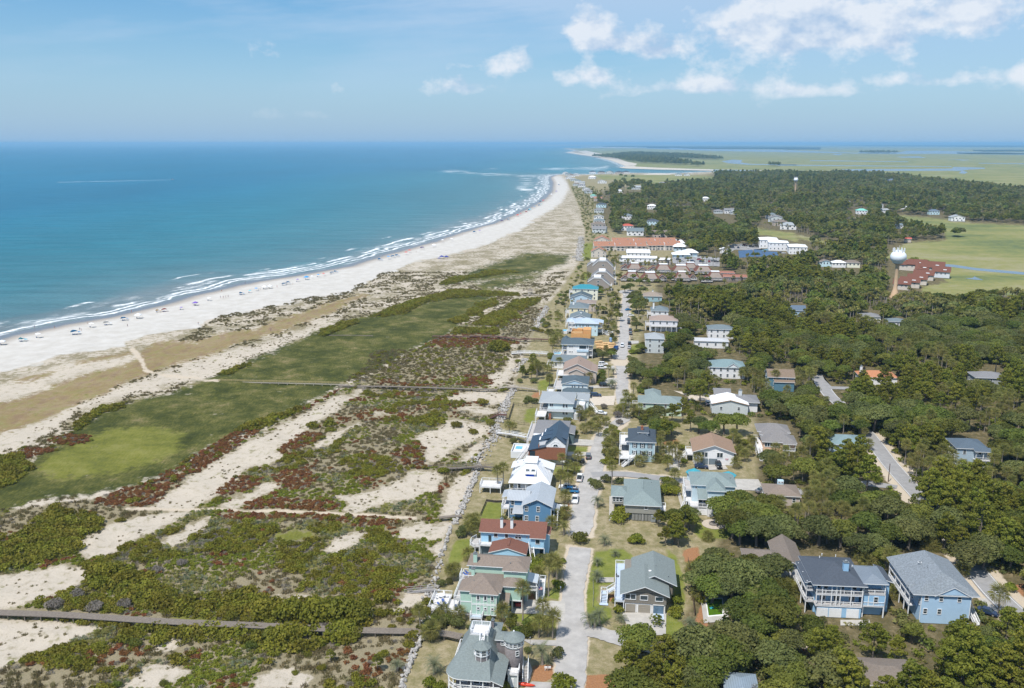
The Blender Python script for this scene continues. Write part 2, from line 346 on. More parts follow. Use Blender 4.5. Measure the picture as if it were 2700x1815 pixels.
ZONES={
 'sand': [S4([(830,285),(1000,170),(1150,60),(1250,0),(1560,-10),(1590,20),(1400,70),(1330,120),(1230,190),(1190,230),(1060,295)]),
  S4([(1220,280),(1390,210),(1480,150),(1575,155),(1500,200),(1380,260),(1300,300)]),
  S4([(430,510),(470,460),(620,390),(800,330),(950,300),(1060,310),(1010,340),(920,380),(850,430),(700,510),(580,580),(480,575)]),
  S4([(880,500),(980,440),(1100,360),(1180,340),(1160,390),(1080,460),(960,530)]),
  S4([(-900,900),(0,680),(150,640),(350,625),(470,640),(500,690),(400,760),(280,800),(120,850),(0,860)]),
  S4([(-900,1000),(0,920),(200,920),(350,930),(560,965),(450,1020),(300,1080),(150,1110),(60,1160),(-900,1500)]),
  S4([(700,1304),(760,1220),(860,1165),(960,1180),(1080,1215),(1000,1260),(880,1320)]),
  S4([(860,1070),(950,1020),(1080,1020),(1000,1080),(900,1100)]),
  S4([(1420,1304),(1440,1230),(1560,1180),(1700,1200),(1750,1240),(1680,1310)]),
  S4([(1540,790),(1650,770),(1780,800),(1830,840),(1700,830),(1560,815)]),
  S4([(1790,530),(1850,480),(1950,430),(2050,430),(1980,500),(1880,545)]),
  S4([(1880,230),(2000,220),(2150,180),(2333,90),(2420,120),(2333,250),(2150,260),(2000,290),(1920,320),(1940,270)]),
  S4([(2200,880),(2333,760),(2420,760),(2420,820),(2300,860),(2240,900)]),
  S6([(0,560),(100,470),(300,420),(520,280),(700,260),(760,300),(720,400),(560,430),(400,480),(230,520),(100,570)]),
  S6([(740,580),(780,460),(860,330),(960,270),(1040,250),(1010,340),(950,440),(900,540),(850,600),(780,600)]),
  S6([(400,760),(450,680),(600,640),(720,660),(800,620),(860,640),(800,720),(700,780),(560,760)]),
  S6([(420,1290),(480,1200),(640,1170),(660,1210),(600,1270),(480,1310)]),
  S6([(560,20),(640,0),(780,40),(860,60),(840,100),(720,180),(640,200),(620,120)]),
  S6([(880,180),(1000,60),(1060,20),(1080,60),(1000,160),(950,200)]),
  S6([(660,860),(720,800),(800,760),(830,800),(780,930),(720,900)]),
  S5([(1230,1420),(1300,1380),(1400,1350),(1500,1270),(1700,1280),(1850,1330),(1880,1370),(1800,1390),(1720,1450),(1560,1480),(1480,1510),(1350,1490)]),
  S5([(1500,1080),(1640,1040),(1850,1030),(2000,1060),(1980,1120),(1850,1140),(1700,1120),(1560,1110)]),
  S5([(1580,1180),(1700,1160),(1900,1180),(1880,1230),(1750,1220),(1620,1200)]),
  S5([(1820,890),(1950,840),(2060,780),(2040,860),(2000,960),(1940,1010),(1860,1000)]),
  S5([(410,1480),(500,1410),(640,1340),(780,1290),(760,1330),(620,1390),(500,1450),(420,1500)]),
  S5([(860,1210),(980,1200),(1020,1220),(900,1240)]),
  S5([(0,1430),(80,1380),(200,1310),(330,1230),(480,1170),(640,1080),(760,1010),(820,1000),(760,1060),(640,1130),(500,1230),(330,1330),(180,1400),(60,1490),(0,1500)]),
  S5([(1960,760),(2020,740),(2060,800),(1990,830)]),S5([(2000,660),(2090,630),(2110,650),(2020,690)]),
  S3([(1330,1555),(1500,1450),(1700,1340),(1900,1230),(2100,1130),(2333,1000),(2333,1110),(2200,1180),(2050,1300),(1900,1390),(1750,1480),(1650,1555)]),
  S3([(2160,1370),(2250,1290),(2333,1250),(2333,1300),(2230,1360)]),
  S3([(-900,1700),(-900,1600),(0,1290),(150,1240),(400,1120),(560,1060),(800,960),(1000,900),(1200,840),(1500,750),(1800,660),(2100,560),(2333,480),(2333,560),(2100,620),(1900,690),(1700,780),(1450,900),(1150,940),(900,1010),(700,1060),(520,1120),(450,1200),(330,1280),(150,1370),(0,1400)]),
  S3([(-900,1300),(-900,1200),(0,960),(200,870),(450,800),(700,765),(900,760),(880,810),(700,830),(500,880),(300,950),(100,1030),(0,1060)]),
  H3([(1880,1090),(1960,1060),(2030,1120),(2020,1170),(1920,1140)]),H3([(640,0),(980,0),(960,30),(800,30),(620,150),(560,140)]),
  H2([(1430,1380),(1600,1330),(1600,1450),(1740,1480),(2100,1480),(2120,1568),(1430,1568)]),
  H6([(330,560),(500,540),(700,560),(720,650),(680,720),(560,690),(430,700),(380,640)]),
  ],
 'beach': [S3([(-2300,1600),(0,600),(400,520),(700,470),(1000,400),(1300,320),(1650,240),(2000,190),(2333,130)]) +
 S7([(0,1240),(200,1190),(500,1110),(870,990),(1100,930),(1300,850),(1500,760),(1640,680),(1720,600),(1740,520),(1720,460),(1800,430),
  (1860,445),(1915,500),(1945,580),(1860,720),(1760,790),(1600,880),(1450,1000),(1250,1080),(1000,1180),(900,1210),(500,1300),(300,1340)]) +
 S3([(2333,330),(2000,380),(1750,440),(1500,490),(1350,545),(1100,590),(870,650),(850,680),(400,740),(300,800),(0,860),(-2300,1850)])],
 'swale': [S3([(-900,1560),(-900,1330),(0,1075),(200,1020),(420,930),(700,840),(900,790),(1000,700),(1050,650),(1200,640),(1330,650),(1500,600),(1750,560),(1900,500),(2100,440),(2333,380),(2333,430),(2100,520),(1850,600),(1650,660),(1450,740),(1200,800),(1000,880),(850,930),(700,1010),(500,1080),(300,1170),(100,1240),(0,1270)]),
  S5([(-20,560),(160,450),(400,340),(600,280),(800,235),(840,255),(600,340),(400,440),(250,500),(100,560)]),
  S3([(500,800),(700,750),(900,720),(910,740),(700,785),(520,815)]),S3([(80,920),(250,870),(380,850),(330,890),(150,935)])],
 'rush': [SF([(165,975),(260,925),(420,880),(510,850),(640,790),(740,745),(830,720),(960,690),(1060,665),(1150,665),(1110,690),(1060,725),(1030,760),(960,790),(880,830),(780,875),(680,930),(600,975),(480,1020),(400,1070),(300,1110),(180,1130),(60,1150),(-600,1330),(-600,1230),(0,1090),(120,1020)]),
  S5([(1700,160),(1850,110),(2100,90),(2250,70),(2200,110),(2000,180),(1800,200)]),SF([(1010,650),(1100,640),(1200,630),(1290,600),(1300,580),(1200,575),(1120,600),(1040,630)])],
 'algae': [SF([(80,1070),(130,1035),(200,1000),(260,975),(340,975),(420,985),(400,1030),(330,1060),(230,1085),(120,1095)]),
   SF([(380,1385),(430,1375),(480,1385),(470,1410),(390,1405)]),SF([(620,1215),(700,1205),(730,1225),(650,1235)])],
 'resid': [[(1040,2300),(1055,1815),(1084,1733),(1110,1683),(1131,1634),(1145,1599),(1135,1578),(1142,1536),(1180,1396),(1198,1378),(1212,1346),(1237,1301),(1251,1252),(1286,1178),(1304,1150),(1320,1108),(1330,1073),(1346,1041),(1356,1021),(1375,957),(1417,854),(1439,809),(1480,760),(1530,686),(1540,645),(1542,610),(1528,550),(1508,505),(1492,470),(1540,463),(1680,462),(1800,462),(1900,456),(2150,450),(2700,505),(4200,640),(4200,2300)]],
 'forest': [[(1690,1640),(1640,1815),(1600,2300),(4200,2300),(4200,520),(2700,500),(2200,452),(1900,455),(1720,500),(1600,500),(1560,520),(1600,600),(1780,660),(1730,760),(1700,860),(1680,960),(1720,1060),(1830,1100),(1990,1100),(2000,1250),(1960,1350),(1900,1420),(1850,1560),(1790,1640)]],
 'marsh': [S2([(1020,750),(1500,790),(1800,830),(2265,850),(6000,1000),(6000,1900),(2265,1500),(1900,1480),(1600,1560),(1330,1490),(1330,1410),(1560,1370),(1530,1330),(1400,1200),(1000,1150),(770,1080),(640,1040),(300,960),(100,930),(-100,925),(150,960),(300,990),(560,1060),(770,1100),(1000,1130),(1180,1010),(1550,990),(1540,900),(1200,830),(1100,790)]),
   [(1490,384),(1700,384),(2200,379.0),(6000,378.2),(6000,640),(2700,503),(2609,490),(2480,477),(2337,460),(2210,452),(1990,452),(1880,455),(1880,449),(1634,441),(1651,436),(1622,427),(1565,412)],
   S1([(560,390),(900,385),(1200,390),(1500,400),(1500,440),(1300,460),(1000,470),(700,480),(600,430)]),S1([(400,380),(560,385),(600,430),(480,430)]),
   S1([(1850,870),(2240,920),(2265,960),(2300,1010),(2100,960),(1900,930)])],
 'lawn': [H1([(550,0),(740,0),(740,60),(550,60)]),H2([(265,1410),(330,1262),(480,1275),(480,1440)]),
   H1([(270,450),(300,330),(350,240),(440,230),(545,250),(500,330),(420,400),(360,470)]),
   H1([(820,940),(830,895),(1040,900),(1290,960),(1280,1030),(1000,1000)]),H1([(1120,740),(1180,680),(1330,600),(1335,770),(1260,780)]),
   H1([(1440,760),(1460,640),(1540,440),(1560,340),(1800,320),(1880,380),(1880,460),(1740,560),(1730,640),(1600,640),(1580,800),(1720,850),(1720,930),(1560,1000),(1450,850)]),
   H1([(2200,330),(2290,400),(2333,560),(2345,750),(2333,920),(2300,960),(2180,1000),(2180,940),(2240,880),(2250,640)]),
   H1([(2190,960),(2333,950),(2345,1150),(2190,1120)]),H2([(720,440),(740,310),(830,290),(820,440)]),
   H2([(1170,690),(1420,700),(1400,750),(1170,750)]),H2([(1020,900),(1190,880),(1340,890),(1300,960),(1020,960)]),
   H6([(900,300),(960,470),(1060,520),(1040,640),(1100,700),(1300,690),(1360,650),(1280,600),(1100,560),(1000,480)]),
   H3([(520,1380),(640,1330),(700,1350),(650,1470),(540,1470)]),H3([(1600,1040),(1630,960),(1720,920),(1720,1000),(1680,1060)]),H3([(1570,560),(1650,520),(1650,600),(1580,590)]),
   H3([(1060,110),(1150,90),(1140,170),(1060,170)]),S1([(295,1165),(300,1015),(400,1015),(380,1165)]),S1([(300,1350),(310,1280),(390,1290),(370,1350)]),
   H3([(690,830),(830,770),(840,800),(700,860)]),H2([(870,20),(960,0),(970,90),(860,110)]),H6([(520,1300),(800,1290),(860,1340),(1000,1470),(800,1470)])],
 'mulch': [H1([(1000,1480),(1020,1345),(1240,1345),(1200,1450),(1100,1490)]),H1([(1370,1560),(1380,1440),(1700,1420),(1900,1480),(1900,1560)]),
   H1([(1690,780),(1700,720),(1740,720),(1740,800)]),H6([(940,780),(1070,760),(1080,840),(1000,900),(960,890)]),H6([(1040,1380),(1060,1300),(1120,1200),(1160,1380),(1100,1470)]),
   H4([(0,740),(120,720),(140,770),(0,780)]),H2([(1090,1290),(1180,1280),(1230,1310),(1190,1360),(1090,1350)]),H5([(2000,660),(2192,630),(2192,860),(2120,820)]),
   H3([(460,1568),(480,1500),(560,1490),(540,1568)]),H1([(970,760),(1030,770),(1030,720),(980,700)]),H5([(150,1060),(330,1080),(330,1180),(240,1240)]),H4([(2080,900),(2200,930),(2265,1000),(2265,1080),(2150,960)])],
}
def ribbon(pts,ws):
 L_,R_=[],[]
 for i,p in enumerate(pts):
  a,b=pts[max(0,i-1)],pts[min(len(pts)-1,i+1)];dx,dy=b[0]-a[0],b[1]-a[1];l=math.hypot(dx,dy)+1e-9;w=ws[i] if hasattr(ws,'__len__') else ws
  L_.append((p[0]-dy/l*w,p[1]+dx/l*w*.7));R_.append((p[0]+dy/l*w,p[1]-dx/l*w*.7))
 return L_+R_[::-1]
ZONES['trail']=[ribbon(S3([(895,690),(945,750),(975,790),(990,840),(1050,865),(1130,880),(1330,890),(1400,915),(1500,925)]),(8,7,6,5,4,4,4,3,3)),ribbon(S4([(700,300),(860,288),(1100,295),(1300,302),(1600,312),(1900,325),(2333,345)]),5),
  ribbon([(1490,1900),(1503,1780),(1508,1700),(1510,1640),(1510,1580),(1517,1520),(1525,1472),(1530,1440)],(48,44,46,42,36,36,38,36)),ribbon([(1528,1415),(1534,1380),(1541,1320),(1556,1275),(1566,1240),(1574,1204),(1580,1170),(1600,1135),(1640,1108),(1650,1080),(1642,1040),(1642,1012),(1638,965),(1632,948),(1638,930),(1643,905),(1646,860),(1646,834),(1652,794),(1655,772)],(36,38,38,36,34,30,28,26,24,24,22,20,20,24,24,18,17,16,15,16)),
  ribbon([(2292,1150),(2338,1212),(2381,1262),(2425,1310),(2470,1366),(2520,1430),(2570,1500),(2620,1560),(2760,1690)],(34,38,42,44,46,48,50,52,54)),ribbon([(1560,1252),(1640,1250),(1750,1262),(1850,1272),(1950,1275),(2020,1286)],15)]
def densify(pts,step=12.0):
 out=[]
 for i,a in enumerate(pts):
  b=pts[(i+1) % len(pts)];d=math.hypot(b[0]-a[0],b[1]-a[1]);n=max(1,min(40,int(d/step)))
  for k in range(n): out.append((a[0]+(b[0]-a[0])*k/n,a[1]+(b[1]-a[1])*k/n))
 return out
def poly_sdf(X,Y,poly,R=None,sy=1.6):
 p=np.array(poly,float);out=np.full(X.shape,-1e9)
 if R is not None:
  sel=(X>p[:,0].min()-R) & (X<p[:,0].max()+R) & (Y>p[:,1].min()-R) & (Y<p[:,1].max()+R)
 else: sel=np.ones(X.shape,bool)
 x=X[sel];y=Y[sel]*sy;q=p*np.array([1,sy])
 if x.size==0: return out
 d2=np.full(x.shape,1e18);ins=np.zeros(x.shape,bool)
 for i in range(len(q)):
  ax,ay=q[i-1];bx,by=q[i];ex,ey=bx-ax,by-ay;l2=ex*ex+ey*ey+1e-12
  t=np.clip(((x-ax)*ex+(y-ay)*ey)/l2,0,1)
  d2=np.minimum(d2,(x-ax-t*ex)**2+(y-ay-t*ey)**2)
  c=(ay>y)!=(by>y)
  with np.errstate(divide='ignore',invalid='ignore'):
   ins ^= c & (x<ex*(y-ay)/(ey if abs(ey)>1e-12 else 1e-12)+ax)
 out[sel]=np.where(ins,1,-1)*np.sqrt(d2)
 return out
def zone_sdf(X,Y,name,R=45):
 r=np.full(X.shape,-1e9)
 for p in ZONES[name]: r=np.maximum(r,poly_sdf(X,Y,p,R))
 return r
_rs=np.random.RandomState(7)
_NT=_rs.rand(256,256)
def vnoise(x,y,s):
 x=np.asarray(x)/s;y=np.asarray(y)/s
 xi=np.floor(x).astype(int);yi=np.floor(y).astype(int);fx=x-xi;fy=y-yi
 fx=fx*fx*(3-2*fx);fy=fy*fy*(3-2*fy)
 a=_NT[xi & 255,yi & 255];b=_NT[(xi+1) & 255,yi & 255];c=_NT[xi & 255,(yi+1) & 255];d=_NT[(xi+1) & 255,(yi+1) & 255]
 return (a*(1-fx)+b*fx)*(1-fy)+(c*(1-fx)+d*fx)*fy
def fbm(x,y,s,o=4):
 r=0;a=0.5;t=0
 for k in range(o): r=r+a*vnoise(np.asarray(x)+k*37.7,np.asarray(y)+k*91.3,s/2**k);t+=a;a *= 0.5
 return r/t

SEA_Z=-1.5
SHORE=S3([(-9000,3300),(-2300,1280),(0,600),(400,520),(700,470),(1000,400),(1300,320),(1650,240),(2000,190),(2333,130)])+\
 S7([(0,1240),(200,1190),(500,1110),(870,990),(1100,930),(1300,850),(1500,760),(1640,680),(1720,600),(1740,520),(1720,460),(1790,432)])+\
 [(1489,459.5),(1559,460.5),(1640,456),(1760,458),(1900,452),(2000,451),(1990,449),(1880,447.5),(1640,440.5),(1651,438),(1622,427),(1565,412.5),(1493,402.5),(1520,397),(1480,392),(1700,388),(1480,385),(1150,381.6)]
SHORE_W=np.array([G(x,y,SEA_Z) for x,y in SHORE])
SEA_POLY=np.vstack([SHORE_W,[[-30000,62000],[-90000,62000],[-90000,-500],[-400,-500]]])
def shore_dist(x,y):
 n=len(SEA_POLY);d2=np.full(np.shape(x),1e18);ins=np.zeros(np.shape(x),bool)
 for i in range(n):
  ax,ay=SEA_POLY[i-1];bx,by=SEA_POLY[i];ex,ey=bx-ax,by-ay;l2=ex*ex+ey*ey+1e-9
  t=np.clip(((x-ax)*ex+(y-ay)*ey)/l2,0,1)
  d2=np.minimum(d2,(x-ax-t*ex)**2+(y-ay-t*ey)**2)
  c=(ay>y)!=(by>y)
  ins ^= c & (x<ex*(y-ay)/(ey if abs(ey)>1e-9 else 1e-9)+ax)
 d=np.sqrt(d2);return np.where(ins,-d,d)

def view_grid(nc,nr,x0=-700,x1=3400,ybot=2500):
 t=np.linspace(0,1,nr);py=377.9+(ybot-377.9)*t**1.35
 px=np.linspace(x0,x1,nc)
 PX,PY=np.meshgrid(px,py)
 u=(PX-1350)/FPX;v=(907.5-PY)/FPX
 dy=CP+v*SP;dz=-SP+v*CP;T=-CAM_H/dz
 return PX,PY,u*T,dy*T
def grid_faces(nr,nc):
 i=np.arange((nr-1)*nc).reshape(nr-1,nc)[:,:-1].ravel()
 return np.stack([i+nc,i+nc+1,i+1,i],1)

def ground_height(x,y,px,py):
 s=shore_dist(x,y)
 res=np.clip(zone_sdf(px,py,'resid',60)/30,-1,1)
 mar=np.clip(zone_sdf(px,py,'marsh',40)/15,-1,1)
 dune=(fbm(x,y,22,4)-0.5)*2.6+(fbm(x+300,y-80,6,3)-0.5)*0.5
 dune=dune*np.clip((s-50)/40,0,1)*np.clip(0.5-res*1.5,0,1)
 z=np.clip(-1.58+s*0.020,-6,-0.12)+np.clip((s-60)/40,0,1)*0.0
 z=z+dune*(y<1500)
 z=np.where(s>0,z,np.clip(-1.58+s*0.05,-6,-1.5))
 z=np.where((mar>-0.2) & (s>0),np.minimum(z,-0.5),z)
 return z,s

def zmat():
 m=bpy.data.materials.new('island_ground');N,L,b=nodes_of(m)
 b.inputs['Roughness'].default_value=0.95;b.inputs['Specular IOR Level'].default_value=0.1
 geo=N.new('ShaderNodeNewGeometry')
 def noise(s,d=5,r=0.6,off=0.0,stretch=None):
  v=geo.outputs['Position']
  if stretch:
   mpn=N.new('ShaderNodeMapping');mpn.inputs['Scale'].default_value=stretch;mpn.inputs['Rotation'].default_value=(0,0,rad(-8));L.new(v,mpn.inputs[0]);v=mpn.outputs[0]
  n=N.new('ShaderNodeTexNoise');n.noise_dimensions='2D'
  if off:
   ofn=N.new('ShaderNodeVectorMath');ofn.operation='ADD';L.new(v,ofn.inputs[0]);ofn.inputs[1].default_value=(off*171.3,off*93.7,0);v=ofn.outputs[0]
  n.inputs['Scale'].default_value=s;n.inputs['Detail'].default_value=d;n.inputs['Roughness'].default_value=r
  L.new(v,n.inputs['Vector']);return n.outputs['Fac']
 def attr(n):
  a=N.new('ShaderNodeAttribute');a.attribute_name=n;return a.outputs['Fac']
 def mth(op,a,b2,c=None,clamp=False):
  n=N.new('ShaderNodeMath');n.operation=op;n.use_clamp=clamp
  for i,v in enumerate((a,b2,c)):
   if v is None: continue
   if isinstance(v,(int,float)): n.inputs[i].default_value=v
   else: L.new(v,n.inputs[i])
  return n.outputs[0]
 def ramp(f,stops):
  r=N.new('ShaderNodeValToRGB');L.new(f,r.inputs[0]);e=r.color_ramp.elements
  e[0].position,e[0].color=stops[0][0],(*stops[0][1],1);e[1].position,e[1].color=stops[-1][0],(*stops[-1][1],1)
  for p_,c_ in stops[1:-1]:
   k=e.new(p_);k.color=(*c_,1)
  return r.outputs[0]
 def mix(f,a,c):
  k=N.new('ShaderNodeMix');k.data_type='RGBA';L.new(f,k.inputs[0])
  for s,v in ((6,a),(7,c)):
   if isinstance(v,tuple): k.inputs[s].default_value=(*v,1)
   else: L.new(v,k.inputs[s])
  return k.outputs[2]
 nf=noise(2.2,6,0.7);nm=noise(0.35,6,0.65,3.0);nb=noise(0.05,5,0.6,5.0);nff=noise(6.0,3,0.7,8.0)
 fine=mth('ADD',mth('MULTIPLY',nf,0.6),mth('MULTIPLY',nff,0.4))
 nz=mth('ADD',mth('MULTIPLY',nm,.6),mth('MULTIPLY',noise(.1,4,.6,61.0),.4))
 def zone(name,amp=0.8,sharp=2.2,n=None):
  n=n or nz
  w=mth('ADD',attr(name),mth('MULTIPLY',mth('SUBTRACT',n,0.5),amp*4.5))
  return mth('ADD',mth('MULTIPLY',w,sharp),0.5,clamp=True)
 SAND=ramp(fine,[(0.25,(.35,.30,.235)),(0.55,(.49,.435,.355)),(0.8,(.55,.50,.425))])
 GRASSY=ramp(fine,[(0.3,(.13,.12,.06)),(0.5,(.21,.18,.105)),(0.75,(.30,.25,.165))])
 tus=mth('ADD',mth('MULTIPLY',nm,0.5),mth('MULTIPLY',nf,0.5))
 tf=mth('MULTIPLY',mth('SUBTRACT',mth('ADD',tus,mth('MULTIPLY',mth('SUBTRACT',nb,0.5),0.5)),0.44),9.0,clamp=True)
 c=mix(tf,SAND,GRASSY)
 LIT=ramp(fine,[(0.25,(.135,.12,.07)),(0.5,(.235,.20,.125)),(0.78,(.38,.33,.235))])
 c=mix(zone('scrub',0.6),c,LIT)
 sandf=mth('MULTIPLY',zone('sand',1.25,1.7),mth('SUBTRACT',1.0,mth('MULTIPLY',mth('MULTIPLY',mth('SUBTRACT',tus,0.52),9.0,clamp=True),0.75)))
 c=mix(sandf,c,SAND)
 SW=ramp(noise(0.22,5,0.6,11.0,(1.0,0.5,1)),[(0.3,(.20,.135,.08)),(0.5,(.235,.175,.08)),(0.7,(.21,.185,.065))])
 SWf=mix(mth('MULTIPLY',mth('SUBTRACT',nf,0.55),4.0,clamp=True),SW,(.20,.13,.06))
 c=mix(mth('MULTIPLY',zone('swale',0.8,1.6),.88),c,SWf)
 rst=noise(.9,5,.75,71.0,(1.6,.45,1));rf=mth('ADD',mth('ADD',mth('MULTIPLY',nb,.34),mth('MULTIPLY',noise(.13,5,.65,73.0),.33)),mth('MULTIPLY',rst,.33))
 RU=ramp(mth('ADD',mth('MULTIPLY',mth('SUBTRACT',rf,.5),2.6),.5),[(.18,(.032,.039,.009)),(.42,(.058,.065,.015)),(.60,(.098,.098,.026)),(.78,(.165,.14,.058)),(.94,(.25,.21,.115))])
 c=mix(zone('rush',1.0,1.3),c,RU)
 AL=ramp(mth('ADD',mth('MULTIPLY',mth('SUBTRACT',rf,.5),2.4),.5),[(.2,(.085,.095,.022)),(.5,(.145,.150,.028)),(.8,(.195,.190,.055))])
 c=mix(zone('algae',1.3,0.9),c,AL)
 BE=ramp(noise(0.12,6,0.6,21.0),[(0.3,(.45,.425,.38)),(0.7,(.53,.51,.47))])
 bf=mth('MULTIPLY',zone('beach',0.5,3.0,nb),1.0)
 c=mix(bf,c,BE)
 RE=ramp(mth('ADD',mth('MULTIPLY',nm,0.55),mth('MULTIPLY',fine,0.45)),[(0.3,(.13,.135,.05)),(0.47,(.225,.195,.10)),(0.66,(.37,.31,.205))])
 c=mix(zone('resid',0.15,3.0),c,RE)
 FO=ramp(mth('ADD',mth('MULTIPLY',nm,0.6),mth('MULTIPLY',fine,0.4)),[(0.3,(.055,.055,.024)),(0.5,(.12,.10,.05)),(0.7,(.25,.20,.12))])
 c=mix(zone('forest',0.6,1.2),c,FO)
 LA=ramp(mth('ADD',mth('MULTIPLY',nm,0.5),mth('MULTIPLY',fine,0.5)),[(0.3,(.095,.125,.022)),(0.52,(.165,.19,.034)),(0.75,(.26,.25,.075))])
 c=mix(mth('MULTIPLY',zone('lawn',0.5,2.6),.92),c,LA)
 MU=ramp(fine,[(0.3,(.22,.10,.045)),(0.7,(.38,.205,.105))])
 c=mix(zone('mulch',0.35,4.0),c,MU)
 mn=noise(0.012,7,0.62,31.0,(0.55,1.3,1));mn2=noise(0.10,5,0.7,33.0)
 MA=ramp(mth('ADD',mth('MULTIPLY',mn,0.7),mth('MULTIPLY',mn2,0.3)),[(0.32,(.095,.125,.055)),(0.44,(.165,.185,.066)),(0.54,(.225,.22,.08)),(0.66,(.27,.25,.14))])
 c=mix(zone('marsh',0.35,3.0,mn2),c,MA)
 c=mix(zone('trail',0.25,4.0),c,ramp(fine,[(.3,(.42,.35,.26)),(.7,(.54,.47,.37))]))
 s=attr('shore')
 sw=mth('ADD',s,mth('MULTIPLY',mth('SUBTRACT',noise(0.03,4,0.6,41.0),0.5),10))
 damp=mth('SUBTRACT',1.0,mth('MULTIPLY',mth('SUBTRACT',sw,17.0),1/8.0,clamp=True),clamp=True)
 wet=mth('SUBTRACT',1.0,mth('MULTIPLY',mth('SUBTRACT',sw,10.0),1/7.0,clamp=True),clamp=True)
 c=mix(damp,c,(.36,.325,.28));c=mix(wet,c,(.165,.17,.17))  # wet sand grey, with the sky's bluish reflection put into the colour
 L.new(c,b.inputs['Base Color'])
 rg=mth('SUBTRACT',0.95,mth('MULTIPLY',wet,0.62));L.new(rg,b.inputs['Roughness'])
 sp=mth('ADD',mth('MULTIPLY',wet,0.5),0.1);L.new(sp,b.inputs['Specular IOR Level'])
 bp=N.new('ShaderNodeBump');bp.inputs['Strength'].default_value=0.5;bp.inputs['Distance'].default_value=0.35
 hb=mth('MULTIPLY',mth('ADD',nf,mth('MULTIPLY',nm,1.5)),mth('MULTIPLY',mth('SUBTRACT',s,30),0.03,clamp=True))
 L.new(hb,bp.inputs['Height']);L.new(bp.outputs[0],b.inputs['Normal'])
 return m
ZONES['scrub']=[SF([(-600,1330),(-600,2300),(925,2300),(925,1560),(980,1400),(1020,1220),(1090,1050),(1150,900),(1200,760),(1270,700),(1140,700),(1000,770),(830,860),(700,930),(600,985),(420,1075),(200,1140),(0,1170)])]

def build_ground():
 nc,nr=560,660
 PX,PY,X,Y=view_grid(nc,nr)
 px,py,x,y=PX.ravel(),PY.ravel(),X.ravel(),Y.ravel()
 z,s=ground_height(x,y,px,py)
 me=np_mesh('ground',np.stack([x,y,z],1),grid_faces(nr,nc),zmat(),smooth=True)
 for n in ZONES:
  a=me.attributes.new(n,'FLOAT','POINT')
  a.data.foreach_set('value',np.clip(zone_sdf(px,py,n)/20,-1,1).astype(np.float32))
 a=me.attributes.new('shore','FLOAT','POINT');a.data.foreach_set('value',np.clip(s,-500,500).astype(np.float32))
 o=setting('ground',me)
 mb=MB();mb.quad((-90000,-20000,-8),(90000,-20000,-8),(90000,62000,-8),(-90000,62000,-8))
 setting('terrain',mb.mesh('terrain',mat('far_land',(.10,.12,.05),0.9,0.3,0.01)))
build_ground()

